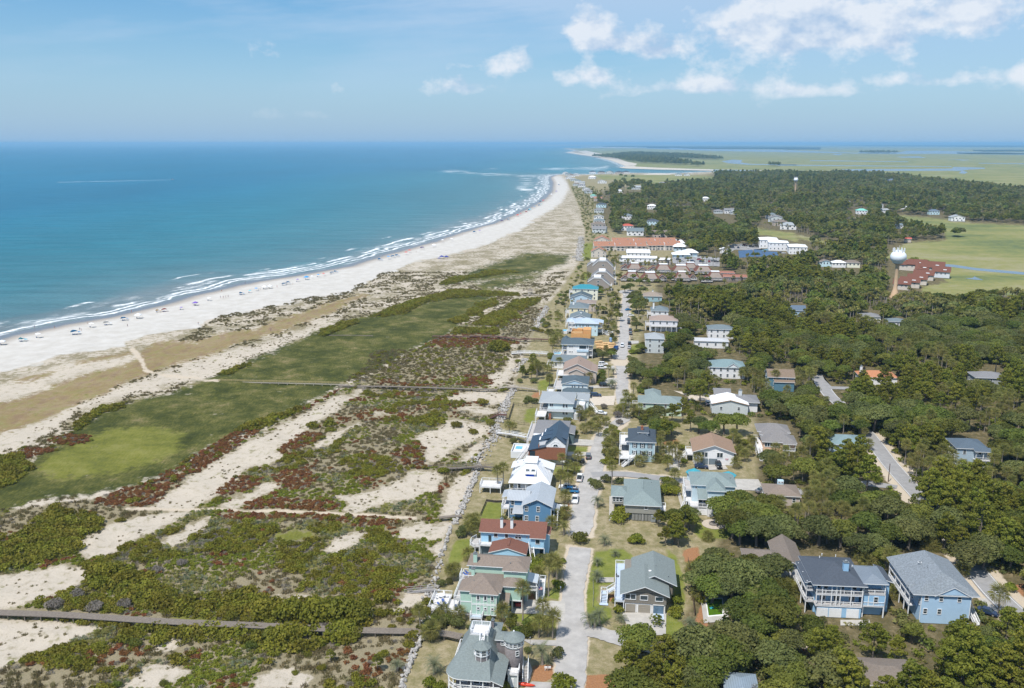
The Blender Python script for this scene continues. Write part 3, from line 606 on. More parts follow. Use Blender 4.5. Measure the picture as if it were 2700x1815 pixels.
def sea_mat():
 m=bpy.data.materials.new('sea_water');N,L,b=nodes_of(m)
 geo=N.new('ShaderNodeNewGeometry')
 def mth(op,a,b2=None,clamp=False):
  n=N.new('ShaderNodeMath');n.operation=op;n.use_clamp=clamp
  for i,v in enumerate((a,b2)):
   if v is None: continue
   if isinstance(v,(int,float)): n.inputs[i].default_value=v
   else: L.new(v,n.inputs[i])
  return n.outputs[0]
 def noise(s,d,r,w,stretch=(1,1,1),rot=0.0,dist=0.0):
  mp=N.new('ShaderNodeMapping');mp.inputs['Scale'].default_value=stretch;mp.inputs['Rotation'].default_value=(0,0,rot)
  L.new(geo.outputs['Position'],mp.inputs[0]);mp.inputs['Location'].default_value=(w*17.1,w*9.3,0)
  n=N.new('ShaderNodeTexNoise');n.noise_dimensions='2D';n.inputs['Scale'].default_value=s
  n.inputs['Detail'].default_value=d;n.inputs['Roughness'].default_value=r;n.inputs['Distortion'].default_value=dist
  L.new(mp.outputs[0],n.inputs['Vector']);return n.outputs['Fac']
 at=N.new('ShaderNodeAttribute');at.attribute_name='shore';s=mth('MULTIPLY',at.outputs['Fac'],-1.0)   # metres out
 al=N.new('ShaderNodeAttribute');al.attribute_name='along';along=al.outputs['Fac']
 cv=N.new('ShaderNodeCombineXYZ');L.new(along,cv.inputs[0]);L.new(s,cv.inputs[1])
 def snoise(sc,d,r,w,sx,sy,dist=0.0):
  mp=N.new('ShaderNodeMapping');mp.inputs['Scale'].default_value=(sx,sy,1);L.new(cv.outputs[0],mp.inputs[0]);mp.inputs['Location'].default_value=(w*171.0,w*93.0,0)
  n=N.new('ShaderNodeTexNoise');n.noise_dimensions='2D';n.inputs['Scale'].default_value=sc
  n.inputs['Detail'].default_value=d;n.inputs['Roughness'].default_value=r;n.inputs['Distortion'].default_value=dist
  L.new(mp.outputs[0],n.inputs['Vector']);return n.outputs['Fac']
 def ramp(f,st):
  r=N.new('ShaderNodeValToRGB');L.new(f,r.inputs[0]);e=r.color_ramp.elements
  e[0].position,e[0].color=st[0][0],(*st[0][1],1);e[1].position,e[1].color=st[-1][0],(*st[-1][1],1)
  for p_,c_ in st[1:-1]: k=e.new(p_);k.color=(*c_,1)
  return r.outputs[0]
 def mix(f,a,c):
  k=N.new('ShaderNodeMix');k.data_type='RGBA';L.new(f,k.inputs[0])
  for q,v in ((6,a),(7,c)):
   if isinstance(v,tuple): k.inputs[q].default_value=(*v,1)
   else: L.new(v,k.inputs[q])
  return k.outputs[2]
 so=mth('ADD',s,mth('MULTIPLY',mth('SUBTRACT',noise(0.006,5,0.6,1.0,(1,.4,1),rad(30)),0.5),120))
 dep=ramp(mth('MULTIPLY',so,1/900.0,clamp=True),[(0.0,(.15,.185,.185)),(0.05,(.075,.158,.172)),(0.16,(.040,.146,.170)),(0.40,(.018,.138,.178)),(0.75,(.009,.128,.190)),(1.0,(.006,.120,.200))])
 big=noise(0.0022,6,0.6,7.0,(1,.35,1),rad(25))
 hs=N.new('ShaderNodeHueSaturation');L.new(dep,hs.inputs['Color'])
 mr=N.new('ShaderNodeMapRange');mr.inputs[1].default_value=.3;mr.inputs[2].default_value=.7;mr.inputs[3].default_value=.88;mr.inputs[4].default_value=1.12
 L.new(big,mr.inputs[0]);L.new(mr.outputs[0],hs.inputs['Value'])
 swell_shade=noise(.05,5,.65,81.0,(.25,1.1,1),rad(16));hs2=N.new('ShaderNodeHueSaturation');L.new(hs.outputs[0],hs2.inputs['Color']);mr2=N.new('ShaderNodeMapRange');mr2.inputs[1].default_value=.3;mr2.inputs[2].default_value=.7;mr2.inputs[3].default_value=.84;mr2.inputs[4].default_value=1.16;L.new(swell_shade,mr2.inputs[0]);L.new(mr2.outputs[0],hs2.inputs['Value'])  # swell streaks paint lit and shaded wave faces into the water colour
 c=hs2.outputs[0]
 st=mth('MULTIPLY',mth('SUBTRACT',snoise(0.02,6,.65,3.0,.35,1.6),.50),4.0,clamp=True)
 stz=mth('MULTIPLY',mth('SUBTRACT',110.0,s),1/90.0,clamp=True)
 c=mix(mth('MULTIPLY',mth('MULTIPLY',st,stz),0.55),c,(.125,.145,.145))
 wob=mth('MULTIPLY',mth('SUBTRACT',snoise(0.012,5,.6,5.0,1,1),.5),34.0)
 sd=mth('ADD',s,wob)
 fine=snoise(0.35,6,.72,9.0,.55,1.2)
 foam=None
 for (d0,w,thr,sd0) in ((2.0,2.2,.22,11.0),(9.5,2.6,.36,12.0),(19.0,4.0,.43,13.0),(30.0,4.4,.50,14.0),(44.0,3.0,.585,15.0),(60.,2.2,.64,16.0)):
  line=mth('SUBTRACT',1.0,mth('MULTIPLY',mth('ABSOLUTE',mth('SUBTRACT',sd,d0)),1/w),clamp=True)
  pres=mth('MULTIPLY',mth('SUBTRACT',snoise(0.017,4,.6,sd0,1,.45),thr),9.0,clamp=True)
  f=mth('MULTIPLY',line,pres);foam=f if foam is None else mth('MAXIMUM',foam,f)
 lz=mth('MULTIPLY',mth('SUBTRACT',snoise(0.05,7,.72,19.0,.5,1.3),.50),5.0,clamp=True)
 lzone=mth('MULTIPLY',mth('SUBTRACT',44.0,sd),1/30.0,clamp=True)
 lpres=mth('MULTIPLY',mth('SUBTRACT',snoise(0.010,3,.6,23.0,1,.3),.38),5.0,clamp=True)
 lace=mth('MULTIPLY',mth('MULTIPLY',mth('MULTIPLY',lz,lzone),lpres),.75)
 foam=mth('MAXIMUM',mth('MULTIPLY',mth('MULTIPLY',foam,mth('ADD',mth('MULTIPLY',fine,2.4),-.35,clamp=True)),1.3,clamp=True),lace)
 fa=N.new('ShaderNodeAttribute');fa.attribute_name='shoal'
 sh=mth('MULTIPLY',fa.outputs['Fac'],mth('MULTIPLY',mth('SUBTRACT',noise(0.02,6,.7,29.0,(.35,1,1)),.52),10.0,clamp=True))
 foam=mth('MAXIMUM',foam,sh)
 c=mix(foam,c,(.80,.82,.82))
 L.new(c,b.inputs['Base Color'])
 L.new(mth('ADD',mth('MULTIPLY',foam,.5),.28),b.inputs['Roughness'])
 b.inputs['IOR'].default_value=1.33;b.inputs['Specular IOR Level'].default_value=.22
 w1=noise(0.16,5,.62,51.0,(.45,1.2,1),rad(18));w2=noise(0.9,4,.6,52.0,(.6,1.2,1),rad(10));w3=noise(0.03,3,.5,53.0,(.3,1.4,1),rad(15))
 hgt=mth('ADD',mth('ADD',mth('MULTIPLY',w1,1.2),mth('MULTIPLY',w2,.3)),mth('MULTIPLY',w3,3.0))
 bp=N.new('ShaderNodeBump');bp.inputs['Strength'].default_value=.75;bp.inputs['Distance'].default_value=1.6
 L.new(hgt,bp.inputs['Height']);L.new(bp.outputs[0],b.inputs['Normal'])
 return m
def build_sea():
 nc,nr=420,520
 PX,PY,X,Y=view_grid(nc,nr,-2600,2300,2600)
 k=(CAM_H-SEA_Z)/CAM_H
 x,y=X.ravel()*k,Y.ravel()*k
 s=shore_dist(x,y)
 d2=np.full(x.shape,1e18);al=np.zeros(x.shape);acc=0.0
 for i in range(1,len(SHORE_W)):
  a,b=SHORE_W[i-1],SHORE_W[i];e=b-a;ln=math.hypot(*e)
  t=np.clip(((x-a[0])*e[0]+(y-a[1])*e[1])/(ln*ln+1e-9),0,1)
  d=(x-a[0]-t*e[0])**2+(y-a[1]-t*e[1])**2
  sel=d<d2;al[sel]=acc+t[sel]*ln;d2=np.minimum(d2,d);acc+=ln
 F=grid_faces(nr,nc)
 F=F[(s[F].min(1)<12)]
 used=np.unique(F);mp=np.full(len(x),-1);mp[used]=np.arange(len(used))
 px,py=Pn(x,y,SEA_Z)
 shoal=np.zeros(len(x))
 for p in (S7([(590,400),(760,380),(1000,405),(1300,425),(1420,440),(1300,448),(1000,430),(700,412)]),S7([(1080,370),(1220,368),(1220,378),(1080,380)]),S7([(1600,365),(2000,360),(2333,340),(2333,380),(2000,385),(1700,380)]),
     S7([(1400,440),(1700,430),(1900,430),(1700,445),(1550,470),(1560,620),(1430,600),(1400,560),(1480,500)])):
  shoal=np.maximum(shoal,np.clip(poly_sdf(px,py,p,30)/4+0.5,0,1))
 me=np_mesh('sea',np.stack([x,y,np.full_like(x,SEA_Z)],1)[used],mp[F],sea_mat())
 for n,v in (('shore',np.clip(s,-2000,50)),('along',al),('shoal',shoal)):
  a=me.attributes.new(n,'FLOAT','POINT');a.data.foreach_set('value',v[used].astype(np.float32))
 setting('sea',me)
 mb=MB();mb.quad((-90000,-20000,-2.5),(-390,-500,-2.5),(-30000,61500,-2.5),(-90000,61500,-2.5))
build_sea()

def lens_y(x,y): return y+6.5*min(1.5,((x-1350)/1350)**2)*min(1,max(0,(470-y)/80))   # the lens bows the horizon a little
def sheet_mesh(name,pts,z,m,dens=None):
 bm=bmesh.new();vs=[bm.verts.new((*G(x,lens_y(x,y),z),z)) for x,y in (densify(pts,dens) if dens else pts)]
 f=bm.faces.new(vs);f.normal_update()
 if f.normal.z<0: f.normal_flip()
 bmesh.ops.triangulate(bm,faces=bm.faces[:])
 me=bpy.data.meshes.new(name);bm.to_mesh(me);bm.free();me.materials.append(m);return me
CREEK=mat('creek_water',(.10,.15,.19),0.25,0.2,0.01,spec=0.5,coords='Object')
for pts in (
 S1([(1575,262),(1680,246),(1770,250),(1755,272),(1850,285),(2265,290),(2265,297),(1800,293),(1640,280)]),
 S2([(0,291),(1000,299),(1600,303),(1600,309),(1000,306),(0,301)]),
 S2([(580,334),(1600,325),(1620,308),(1900,315),(1912,325),(1760,335),(1700,345),(1750,360),(1720,377),(1665,370),(1690,350),(1600,347),(650,352)]),
 S2([(-1200,130),(-600,150),(0,152),(720,178),(760,172),(1100,172),(1200,155),(1480,152),(1800,158),(2265,164),(4500,170),(4500,186),(2265,186),(1500,181),(1100,187),(700,183),(0,173),(-600,165),(-1200,145)]),
 S2([(490,190),(610,187),(560,202)]),S2([(1080,212),(1300,207),(1370,222),(1150,221)]),S2([(1590,233),(1790,240),(1700,245)]),
 S2([(300,249),(1200,257),(1200,263),(300,256)]),S2([(1850,269),(2265,271),(3500,276),(3500,283),(2265,278),(1850,275)]),
 S2([(1180,1163),(1290,1170),(1400,1200),(1620,1213),(1820,1243),(2265,1283),(3500,1400),(3500,1430),(2265,1306),(1830,1267),(1620,1237),(1400,1217),(1300,1197),(1180,1182)]),
 S2([(1720,1338),(1790,1335),(1810,1322),(1890,1356),(1810,1352)]),
 S1([(280,128),(1100,135),(1100,142),(300,140)]),S2([(330,1065),(400,1060),(485,1095),(470,1110),(380,1085)]),S2([(900,1030),(1010,1010),(1050,1016),(960,1040)]),
 ):
 setting('creek',sheet_mesh('creek',pts,-0.42,CREEK))
BAR=mat('bar_sand',(.50,.45,.37),0.95,0.12,0.02)
for pts in (S1([(630,322),(760,300),(790,312),(1000,322),(1500,340),(1500,350),(1000,340),(700,330)]),S1([(770,378),(1000,374),(1150,378),(1200,388),(900,388)]),
   S1([(150,182),(330,165),(480,195),(620,235),(700,265),(800,285),(790,300),(700,310),(640,285),(560,255),(420,222),(280,205)]),S1([(290,132),(560,130),(900,136),(560,138)])):
 setting('sand_bar',sheet_mesh('sand_bar',pts,-0.36,BAR))
# ================================================================== roads, drives and paths
ROAD=mat('road_surface',(.36,.345,.325),0.95,0.17,0.28,bump=.1)
ASPH=mat('asphalt_pale',(.27,.265,.26),0.95,0.12,0.4)
CONC=mat('drive_concrete',(.40,.38,.345),0.9,0.14,0.5)
PATHM=mat('path_sand',(.52,.44,.33),0.95,0.10,0.8)
def smooth_line(pts,n=8):
 P_=[np.array(p,float) for p in pts];P_=[2*P_[0]-P_[1]]+P_+[2*P_[-1]-P_[-2]];out=[]
 for i in range(1,len(P_)-2):
  for k in range(n):
   t=k/n;a,b,c,d=P_[i-1:i+3]
   out.append(0.5*(2*b+(c-a)*t+(2*a-5*b+4*c-d)*t*t+(3*b-a-3*c+d)*t**3))
 out.append(P_[-2]);return out
def strip(name,pts,z,m,kind='structure',n=8,edge_noise=0.0,seed=1):
 rs=random.Random(seed)
 W_=smooth_line([(*G(p[0],p[1],z),p[2]) for p in pts],n);mb=MB();L_=[];R_=[]
 for i,p in enumerate(W_):
  a=W_[max(0,i-1)];b=W_[min(len(W_)-1,i+1)];d=Vector((b[0]-a[0],b[1]-a[1],0)).normalized();nrm=Vector((-d.y,d.x,0))
  w1=p[2]/2+rs.uniform(-1,1)*edge_noise;w2=p[2]/2+rs.uniform(-1,1)*edge_noise
  L_.append((p[0]+nrm.x*w1,p[1]+nrm.y*w1,z));R_.append((p[0]-nrm.x*w2,p[1]-nrm.y*w2,z))
 k=len(L_);mb.v=L_+R_;mb.f=[(i,k+i,k+i+1,i+1) for i in range(k-1)];mb.m=[0]*(k-1)
 o=ob(name,mb.mesh(name,m));o['kind']=kind
 return o
strip('road',[(1490,1900,7),(1503,1780,6.6),(1508,1700,7.2),(1510,1640,6.5),(1510,1580,5.4),(1517,1520,5.6),(1525,1472,6.2),(1530,1444,6.0)],0.03,ROAD,edge_noise=.25)
strip('road',[(1528,1412,5.0),(1534,1380,6.8),(1541,1320,7.0),(1556,1275,6.6),(1566,1240,6.4),(1574,1204,5.6),(1580,1170,5.4),(1592,1140,5.6)],0.03,ROAD,edge_noise=.25,seed=2)
strip('road',[(1600,1130,4.0),(1640,1108,5.6),(1650,1080,6.4),(1640,1040,5.6),(1642,1012,5.2),(1640,985,5.2),(1636,965,5.2)],0.034,ROAD,edge_noise=.25,seed=3)
strip('road',[(1632,948,7),(1636,935,7.5),(1641,915,6.0),(1645,890,5.8),(1646,860,5.6),(1646,834,5.4),(1651,794,5.6),(1653,776,6.5),(1640,768,6.5)],0.03,ROAD,edge_noise=.2,seed=4)
strip('road',[(1515,1660,5.5),(1560,1664,5.0),(1620,1680,5.0),(1700,1702,5.0),(1800,1722,5.0)],0.044,ROAD,edge_noise=.2,seed=5)
strip('road',[(1560,1252,5),(1640,1250,4.6),(1750,1262,4.6),(1850,1272,5.0),(1950,1275,5.2),(2020,1286,5.2),(2150,1300,5)],0.044,ASPH,edge_noise=.15,seed=6)
road_c=[(2150,985,6),(2168,1015,6),(2190,1045,6),(2215,1066,6),(2266,1124,6),(2292,1150,6),(2338,1212,6),(2381,1262,6),(2425,1310,6),(2470,1366,6),(2520,1430,6),(2570,1500,6),(2620,1560,6.4),(2660,1600,6.4),(2760,1690,6.4)]
strip('road',road_c,0.03,ASPH,seed=7)
PAINT=mat('white_paint',(.72,.72,.70),0.7,0.1,2)
def edge_line(pts,off,z):
 W_=smooth_line([G(p[0],p[1],z) for p in pts],6);q=[]
 for i,p in enumerate(W_):
  a=W_[max(0,i-1)];b=W_[min(len(W_)-1,i+1)];d=Vector((b[0]-a[0],b[1]-a[1])).normalized();q.append((p[0]-d.y*off,p[1]+d.x*off,d))
 mb=MB();k=len(q)
 mb.v=[(p[0]-p[2].y*.07,p[1]+p[2].x*.07,z) for p in q]+[(p[0]+p[2].y*.07,p[1]-p[2].x*.07,z) for p in q]
 mb.f=[(i,k+i,k+i+1,i+1) for i in range(k-1)];mb.m=[0]*(k-1)
 o=ob('road_marking',mb.mesh('road_marking',PAINT));o['kind']='structure'
edge_line(road_c,2.75,0.036);edge_line(road_c,-2.75,0.036)
def flat(name,pts,z=0.02,m=CONC): setting(name,sheet_mesh(name,pts,z,m))
flat('driveway',H1([(820,890),(830,850),(950,770),(1120,775),(1300,790),(1300,900),(1290,960),(1200,920),(1040,895)]),0.05,CONC)
flat('driveway',H1([(1810,935),(1800,885),(2190,880),(2185,1080),(1900,1090)]),0.02,CONC)
flat('driveway',H1([(920,1120),(1290,1130),(1285,1180),(1000,1165)]),0.05,ROAD)
flat('path',H1([(870,1500),(930,1480),(985,1380),(960,1330),(990,1325),(1012,1390),(990,1480),(930,1530),(870,1540)]),0.05,CONC)
flat('driveway',H1([(940,1550),(1010,1490),(1190,1500),(1220,1550)]),0.024,ROAD)
flat('path',H1([(1590,575),(1730,575),(1730,618),(1600,620)]),0.02,CONC)
flat('driveway',H2([(1170,610),(1430,630),(1440,690),(1180,680)]),0.05,CONC)
flat('driveway',H2([(1160,750),(1370,755),(1345,790),(1160,790)]),0.052,CONC)
flat('driveway',H2([(1390,180),(1660,170),(1640,270),(1400,270)]),0.05,mat('shell_drive',(.50,.44,.36),.95,.1,.8))
flat('driveway',H2([(1380,70),(1640,50),(1640,85),(1400,95)]),0.05,CONC)
flat('driveway',H4([(0,785),(60,785),(125,800),(150,1010),(60,1020),(30,900)]),0.05,CONC)
flat('driveway',H4([(370,960),(560,960),(590,1000),(420,1010)]),0.02,CONC)
flat('path',H4([(110,1175),(135,1175),(190,1330),(160,1350)]),0.02,CONC)
flat('driveway',H4([(660,1090),(870,1095),(900,1150),(880,1200),(660,1190)]),0.05,CONC)
flat('driveway',H4([(1730,1110),(1900,1110),(2150,1150),(2140,1180),(1980,1170),(1790,1145)]),0.05,ASPH)
flat('driveway',H4([(1450,120),(1470,170),(1540,240),(1700,245),(1700,270),(1520,265)]),0.05,ASPH)
flat('driveway',H4([(90,280),(230,300),(420,310),(430,370),(240,370),(210,330)]),0.02,mat('shell_drive',(.5,.44,.36)))
flat('driveway',H5([(1800,770),(1860,770),(1960,880),(1930,930),(1850,900)]),0.05,CONC)
flat('driveway',H5([(0,930),(60,1020),(210,1140),(420,1240),(400,1280),(190,1200),(0,1060)]),0.02,PATHM)
flat('driveway',H5([(560,960),(820,960),(830,1010),(560,1010)]),0.02,CONC)
flat('driveway',H3([(1330,1330),(1470,1330),(1470,1380),(1310,1390)]),0.05,CONC)
flat('driveway',H3([(1350,1190),(1430,1185),(1440,1225),(1350,1230)]),0.05,CONC)
flat('driveway',H3([(1590,890),(1720,890),(1720,920),(1620,930)]),0.05,CONC)
flat('path',H2([(1595,1210),(1640,1215),(1640,1420),(1590,1470)]),0.02,CONC)
flat('parking_lot',S1([(1120,1150),(1330,1130),(1560,1150),(1560,1230),(1350,1220),(1130,1200)]),0.02,ASPH)
flat('parking_lot',S1([(1600,1040),(1760,1020),(1940,1050),(1930,1085),(1700,1075),(1600,1130)]),0.02,ASPH)
flat('parking_lot',H3([(1480,300),(1600,285),(1680,300),(1640,335),(1500,330)]),0.036,ROAD)
# ================================================================== house kit
def shingle(name,col,var=.16): return mat('shingle_'+name,col,.92,var,2.6,bump=.35,bscale=9,spec=.15)
def siding(name,col):
 col=tuple(min(.78,c*1.28) for c in col)
 return wave_mat('siding_'+name,col,tuple(c*.78 for c in col),5.0,'Z',.7,.25,noise_amt=.06,width=.14,bump=.15,nscale=.7)
def seam(name,col,ax='X',metal=.25): return wave_mat('seam_'+name+ax,col,tuple(c*.55 for c in col),2.2,ax,.42,.45,metal,noise_amt=.07,width=.11,bump=.35,nscale=.5)
WHITE=mat('white_trim',(.76,.77,.77),.55,.05,1.2)
DECKW=mat('deck_boards',(.42,.40,.38),.85,.12,1.5)
DECKP=mat('deck_boards_pale',(.60,.59,.58),.8,.08,1.5)
DECKB=mat('deck_blue_grey',(.44,.52,.62),.7,.06,1.0)
STUCCO=mat('stucco_white',(.66,.64,.61),.9,.07,1.0)
DARKIN=mat('painted_shade_wall',(.16,.20,.22),.8,.1,1.0)  # wall colour darkened to paint in the shade under porches and carports
GLASS=glass_mat()
BRICK=mat('brick_red',(.30,.125,.075),.9,.2,6)
SCREEN=mat('insect_screen',(.035,.045,.05),.6,.2,2)
FLUE=mat('flue_metal',(.20,.22,.23),.5,.1,3,metal=.3)
_WC={}
def win_mesh(w,h,style,trim):
 k=(round(w,2),round(h,2),style,trim.name)
 if k in _WC: return _WC[k]
 t=.11;f=MB()
 f.box(-w/2-t,-w/2,-.09,0,-h/2-t,h/2+t);f.box(w/2,w/2+t,-.09,0,-h/2-t,h/2+t)
 f.box(-w/2,w/2,-.09,0,h/2,h/2+t);f.box(-w/2,w/2,-.12,0,-h/2-t,-h/2)
 if style in ('sash','grid'): f.box(-w/2,w/2,-.06,0,-.035,.035)
 if style=='grid':
  f.box(-.025,.025,-.055,0,-h/2,-.035);f.box(-.025,.025,-.055,0,.035,h/2)
 if style=='pair': f.box(-.07,.07,-.08,0,-h/2,h/2)
 p=MB();p.box(-w/2,w/2,-.03,.01,-h/2,h/2)
 _WC[k]=(f.mesh('window_frame',trim),p.mesh('pane',GLASS));return _WC[k]
def arch_mesh(r,trim):
 k=('arch',r,trim.name)
 if k in _WC: return _WC[k]
 n=10;f=MB();out=[((r+.13)*math.cos(math.pi*i/n),(r+.13)*math.sin(math.pi*i/n)) for i in range(n+1)];inn=[(r*math.cos(math.pi*i/n),r*math.sin(math.pi*i/n)) for i in range(n+1)]
 for i in range(n):
  f.quad((out[i][0],-.09,out[i][1]),(inn[i][0],-.09,inn[i][1]),(inn[i+1][0],-.09,inn[i+1][1]),(out[i+1][0],-.09,out[i+1][1]))
  f.quad((out[i][0],-.09,out[i][1]),(out[i+1][0],-.09,out[i+1][1]),(out[i+1][0],0,out[i+1][1]),(out[i][0],0,out[i][1]))
 f.box(-r-.13,r+.13,-.1,0,-.13,0);f.box(-.03,.03,-.07,0,0,r)
 p=MB();p.poly([(x,-.03,z) for x,z in reversed(inn)])
 _WC[k]=(f.mesh('window_frame',trim),p.mesh('pane',GLASS));return _WC[k]
def garage_mesh(w,h,m):
 k=('gar',w,h,m.name)
 if k in _WC: return _WC[k]
 f=MB();n=4
 for i in range(n):
  f.box(-w/2,w/2,-.07,0,i*h/n+.02,(i+1)*h/n-.02)
 f.box(-w/2,w/2,-.04,0,.0,h)
 _WC[k]=f.mesh('garage_door',m);return _WC[k]
_UNIT={}
def unit_box(m):
 if m.name not in _UNIT: _UNIT[m.name]=MB().box(-.5,.5,-.5,.5,0,1).mesh('post',m)
 return _UNIT[m.name]
ROTF={'F': 0.0,'R': math.pi/2,'B': math.pi,'L': -math.pi/2}
HOUSES=[]
class House:
 def __init__(s,name,label,ox,oy,rot=-7.4,cat='house',group=None,short=None):
  s.root=thing(name,label,cat,(ox,oy,0),rad(rot),group);s.o=(ox,oy);s.rz=rad(rot)
  HOUSES.append((ox,oy,short or label))
 def part(s,name,mb,mats,parent=None,smooth=False): return ob(name,mb.mesh(name,mats,smooth),parent or s.root)
 def block(s,x0,x1,y0,y1,z0,z1,m,name='wall'): return s.part(name,MB().box(x0,x1,y0,y1,z0,z1),m)
 def corners(s,x0,x1,y0,z0,z1,m=WHITE,y1=None):
  mb=MB()
  for x in (x0,x1): mb.box(x-.07,x+.07,y0-.04,y0+.1,z0,z1)
  return s.part('corner_board',mb,m)
 def roofmesh(s,tops,z,eave,m,trim,name,th=.2,parent=None):
  mb=MB()
  for f in tops: mb.poly(f,0)
  k=len(eave)
  for i in range(k):
   a,b=eave[i],eave[(i+1) % k]
   mb.quad((a[0],a[1],a[2]-th),(b[0],b[1],b[2]-th),(b[0],b[1],b[2]),(a[0],a[1],a[2]),1)
  mb.poly([(p[0],p[1],p[2]-th) for p in reversed(eave)],1)
  return s.part(name,mb,[m,trim],parent)
 def hip(s,x0,x1,y0,y1,z,rise,m,over=.5,axis=None,trim=WHITE,name='roof',parent=None,run=None):
  x0 -= over;x1+=over;y0 -= over;y1+=over
  w,d=x1-x0,y1-y0
  axis=axis or ('x' if w>d else 'y')
  A,B,C_,D=(x0,y0,z),(x1,y0,z),(x1,y1,z),(x0,y1,z)
  if axis=='x':
   r=run if run is not None else min(d/2,w/2);p=(x0+r,(y0+y1)/2,z+rise);q=(x1-r,(y0+y1)/2,z+rise)
   if w-2*r<.05: tops=[(A,B,p),(B,C_,p),(C_,D,p),(D,A,p)]
   else: tops=[(A,B,q,p),(B,C_,q),(C_,D,p,q),(D,A,p)]
  else:
   r=run if run is not None else min(w/2,d/2);p=((x0+x1)/2,y0+r,z+rise);q=((x0+x1)/2,y1-r,z+rise)
   if d-2*r<.05: tops=[(A,B,p),(B,C_,p),(C_,D,p),(D,A,p)]
   else: tops=[(A,B,p),(B,C_,q,p),(C_,D,q),(D,A,p,q)]
  return s.roofmesh(tops,z,[A,B,C_,D],m,trim,name,parent=parent)
 def gable(s,x0,x1,y0,y1,z,rise,m,wall,axis='y',over=.5,trim=WHITE,name='roof',ov2=None):
  o2=over if ov2 is None else ov2
  if axis=='y':
   hw=(x1-x0)/2;sl=rise/hw;xm=(x0+x1)/2;ze=z-sl*over
   a0,a1=y0-o2,y1+o2
   L_=[(x0-over,a0,ze),(x0-over,a1,ze)];R_=[(x1+over,a0,ze),(x1+over,a1,ze)];M_=[(xm,a0,z+rise),(xm,a1,z+rise)]
   gw=[[(x0,y,z-.02),(x1,y,z-.02),(xm,y,z+rise-.05)] for y in (y0,y1)]
  else:
   hw=(y1-y0)/2;sl=rise/hw;ym=(y0+y1)/2;ze=z-sl*over
   a0,a1=x0-o2,x1+o2
   L_=[(a0,y0-over,ze),(a1,y0-over,ze)];R_=[(a0,y1+over,ze),(a1,y1+over,ze)];M_=[(a0,ym,z+rise),(a1,ym,z+rise)]
   gw=[[(x,y0,z-.02),(x,y1,z-.02),(x,ym,z+rise-.05)] for x in (x0,x1)]
  th=.2;dn=lambda p: (p[0],p[1],p[2]-th);mb=MB()
  for S_ in (L_,R_):
   mb.poly([S_[0],S_[1],M_[1],M_[0]],0);mb.poly([dn(M_[0]),dn(M_[1]),dn(S_[1]),dn(S_[0])],1)
   mb.quad(dn(S_[0]),dn(S_[1]),S_[1],S_[0],1)
   for i in (0,1): mb.quad(S_[i],M_[i],dn(M_[i]),dn(S_[i]),1)
  r=s.part(name,mb,[m,trim])
  if wall is not None:
   g=MB()
   for t in gw: g.poly(t)
   s.part('gable_wall',g,wall)
  return r
 def shed(s,x0,x1,y0,y1,z0,z1,m,low='F',trim=WHITE,th=.18,name='roof'):
  zz={'F': (z0,z0,z1,z1),'B': (z1,z1,z0,z0),'L': (z0,z1,z1,z0),'R': (z1,z0,z0,z1)}[low]
  e=[(x0,y0,zz[0]),(x1,y0,zz[1]),(x1,y1,zz[2]),(x0,y1,zz[3])]
  return s.roofmesh([tuple(e)],z0,e,m,trim,name,th)
 def skirt(s,outline,inner,z0,z1,m,trim=WHITE,name='roof'):
  ix0,ix1,iy0,iy1=inner;k=len(outline);e=[(p[0],p[1],z0) for p in outline]
  c=[(min(max(p[0],ix0),ix1),min(max(p[1],iy0),iy1),z1) for p in outline];tops=[]
  for i in range(k):
   j=(i+1) % k
   if Vector(c[i])-Vector(c[j])==Vector((0,0,0)): tops.append((e[i],e[j],c[j]))
   else: tops.append((e[i],e[j],c[j],c[i]))
  tops.append(((ix0,iy0,z1),(ix1,iy0,z1),(ix1,iy1,z1),(ix0,iy1,z1)))
  return s.roofmesh(tops,z0,e,m,trim,name)
 def win(s,face,plane,u,z,w=.9,h=1.4,style='sash',trim=WHITE,parent=None):
  f,p=win_mesh(w,h,style,trim)
  loc={'F': (u,plane,z),'B': (u,plane,z),'L': (plane,u,z),'R': (plane,u,z)}[face]
  o=ob('window',f,parent or s.root,loc,ROTF[face]);ob('pane',p,o);return o
 def wins(s,face,plane,us,z,w=.9,h=1.4,style='sash',trim=WHITE):
  for u in us: s.win(face,plane,u,z,w,h,style,trim)
 def arch(s,face,plane,u,z,r=.8,trim=WHITE):
  f,p=arch_mesh(r,trim);loc=(u,plane,z) if face in 'FB' else (plane,u,z)
  o=ob('window',f,s.root,loc,ROTF[face]);ob('pane',p,o);return o
 def garage(s,plane,u,w=2.6,h=2.2,m=None,face='F',z=0):
  m=m or WHITE;loc=(u,plane,z) if face in 'FB' else (plane,u,z)
  o=ob('garage_door',garage_mesh(w,h,m),s.root,loc,ROTF[face])
  t=MB();t.box(-w/2-.14,-w/2-.005,-.06,0,0,h+.14);t.box(w/2+.005,w/2+.14,-.06,0,0,h+.14);t.box(-w/2-.004,w/2+.004,-.06,0,h+.003,h+.14)
  ob('door_frame',t.mesh('door_frame',WHITE),o);return o
 def door(s,face,plane,u,z,w=.95,h=2.1,m=None):
  d=MB();d.box(-w/2,w/2,-.06,0,0,h);loc=(u,plane,z) if face in 'FB' else (plane,u,z)
  o=ob('door',d.mesh('door',m or WHITE),s.root,loc,ROTF[face])
  k=MB();k.box(w/2-.14,w/2-.08,-.12,-.06,1.0,1.08);ob('door_handle',k.mesh('door_handle',FLUE),o);return o
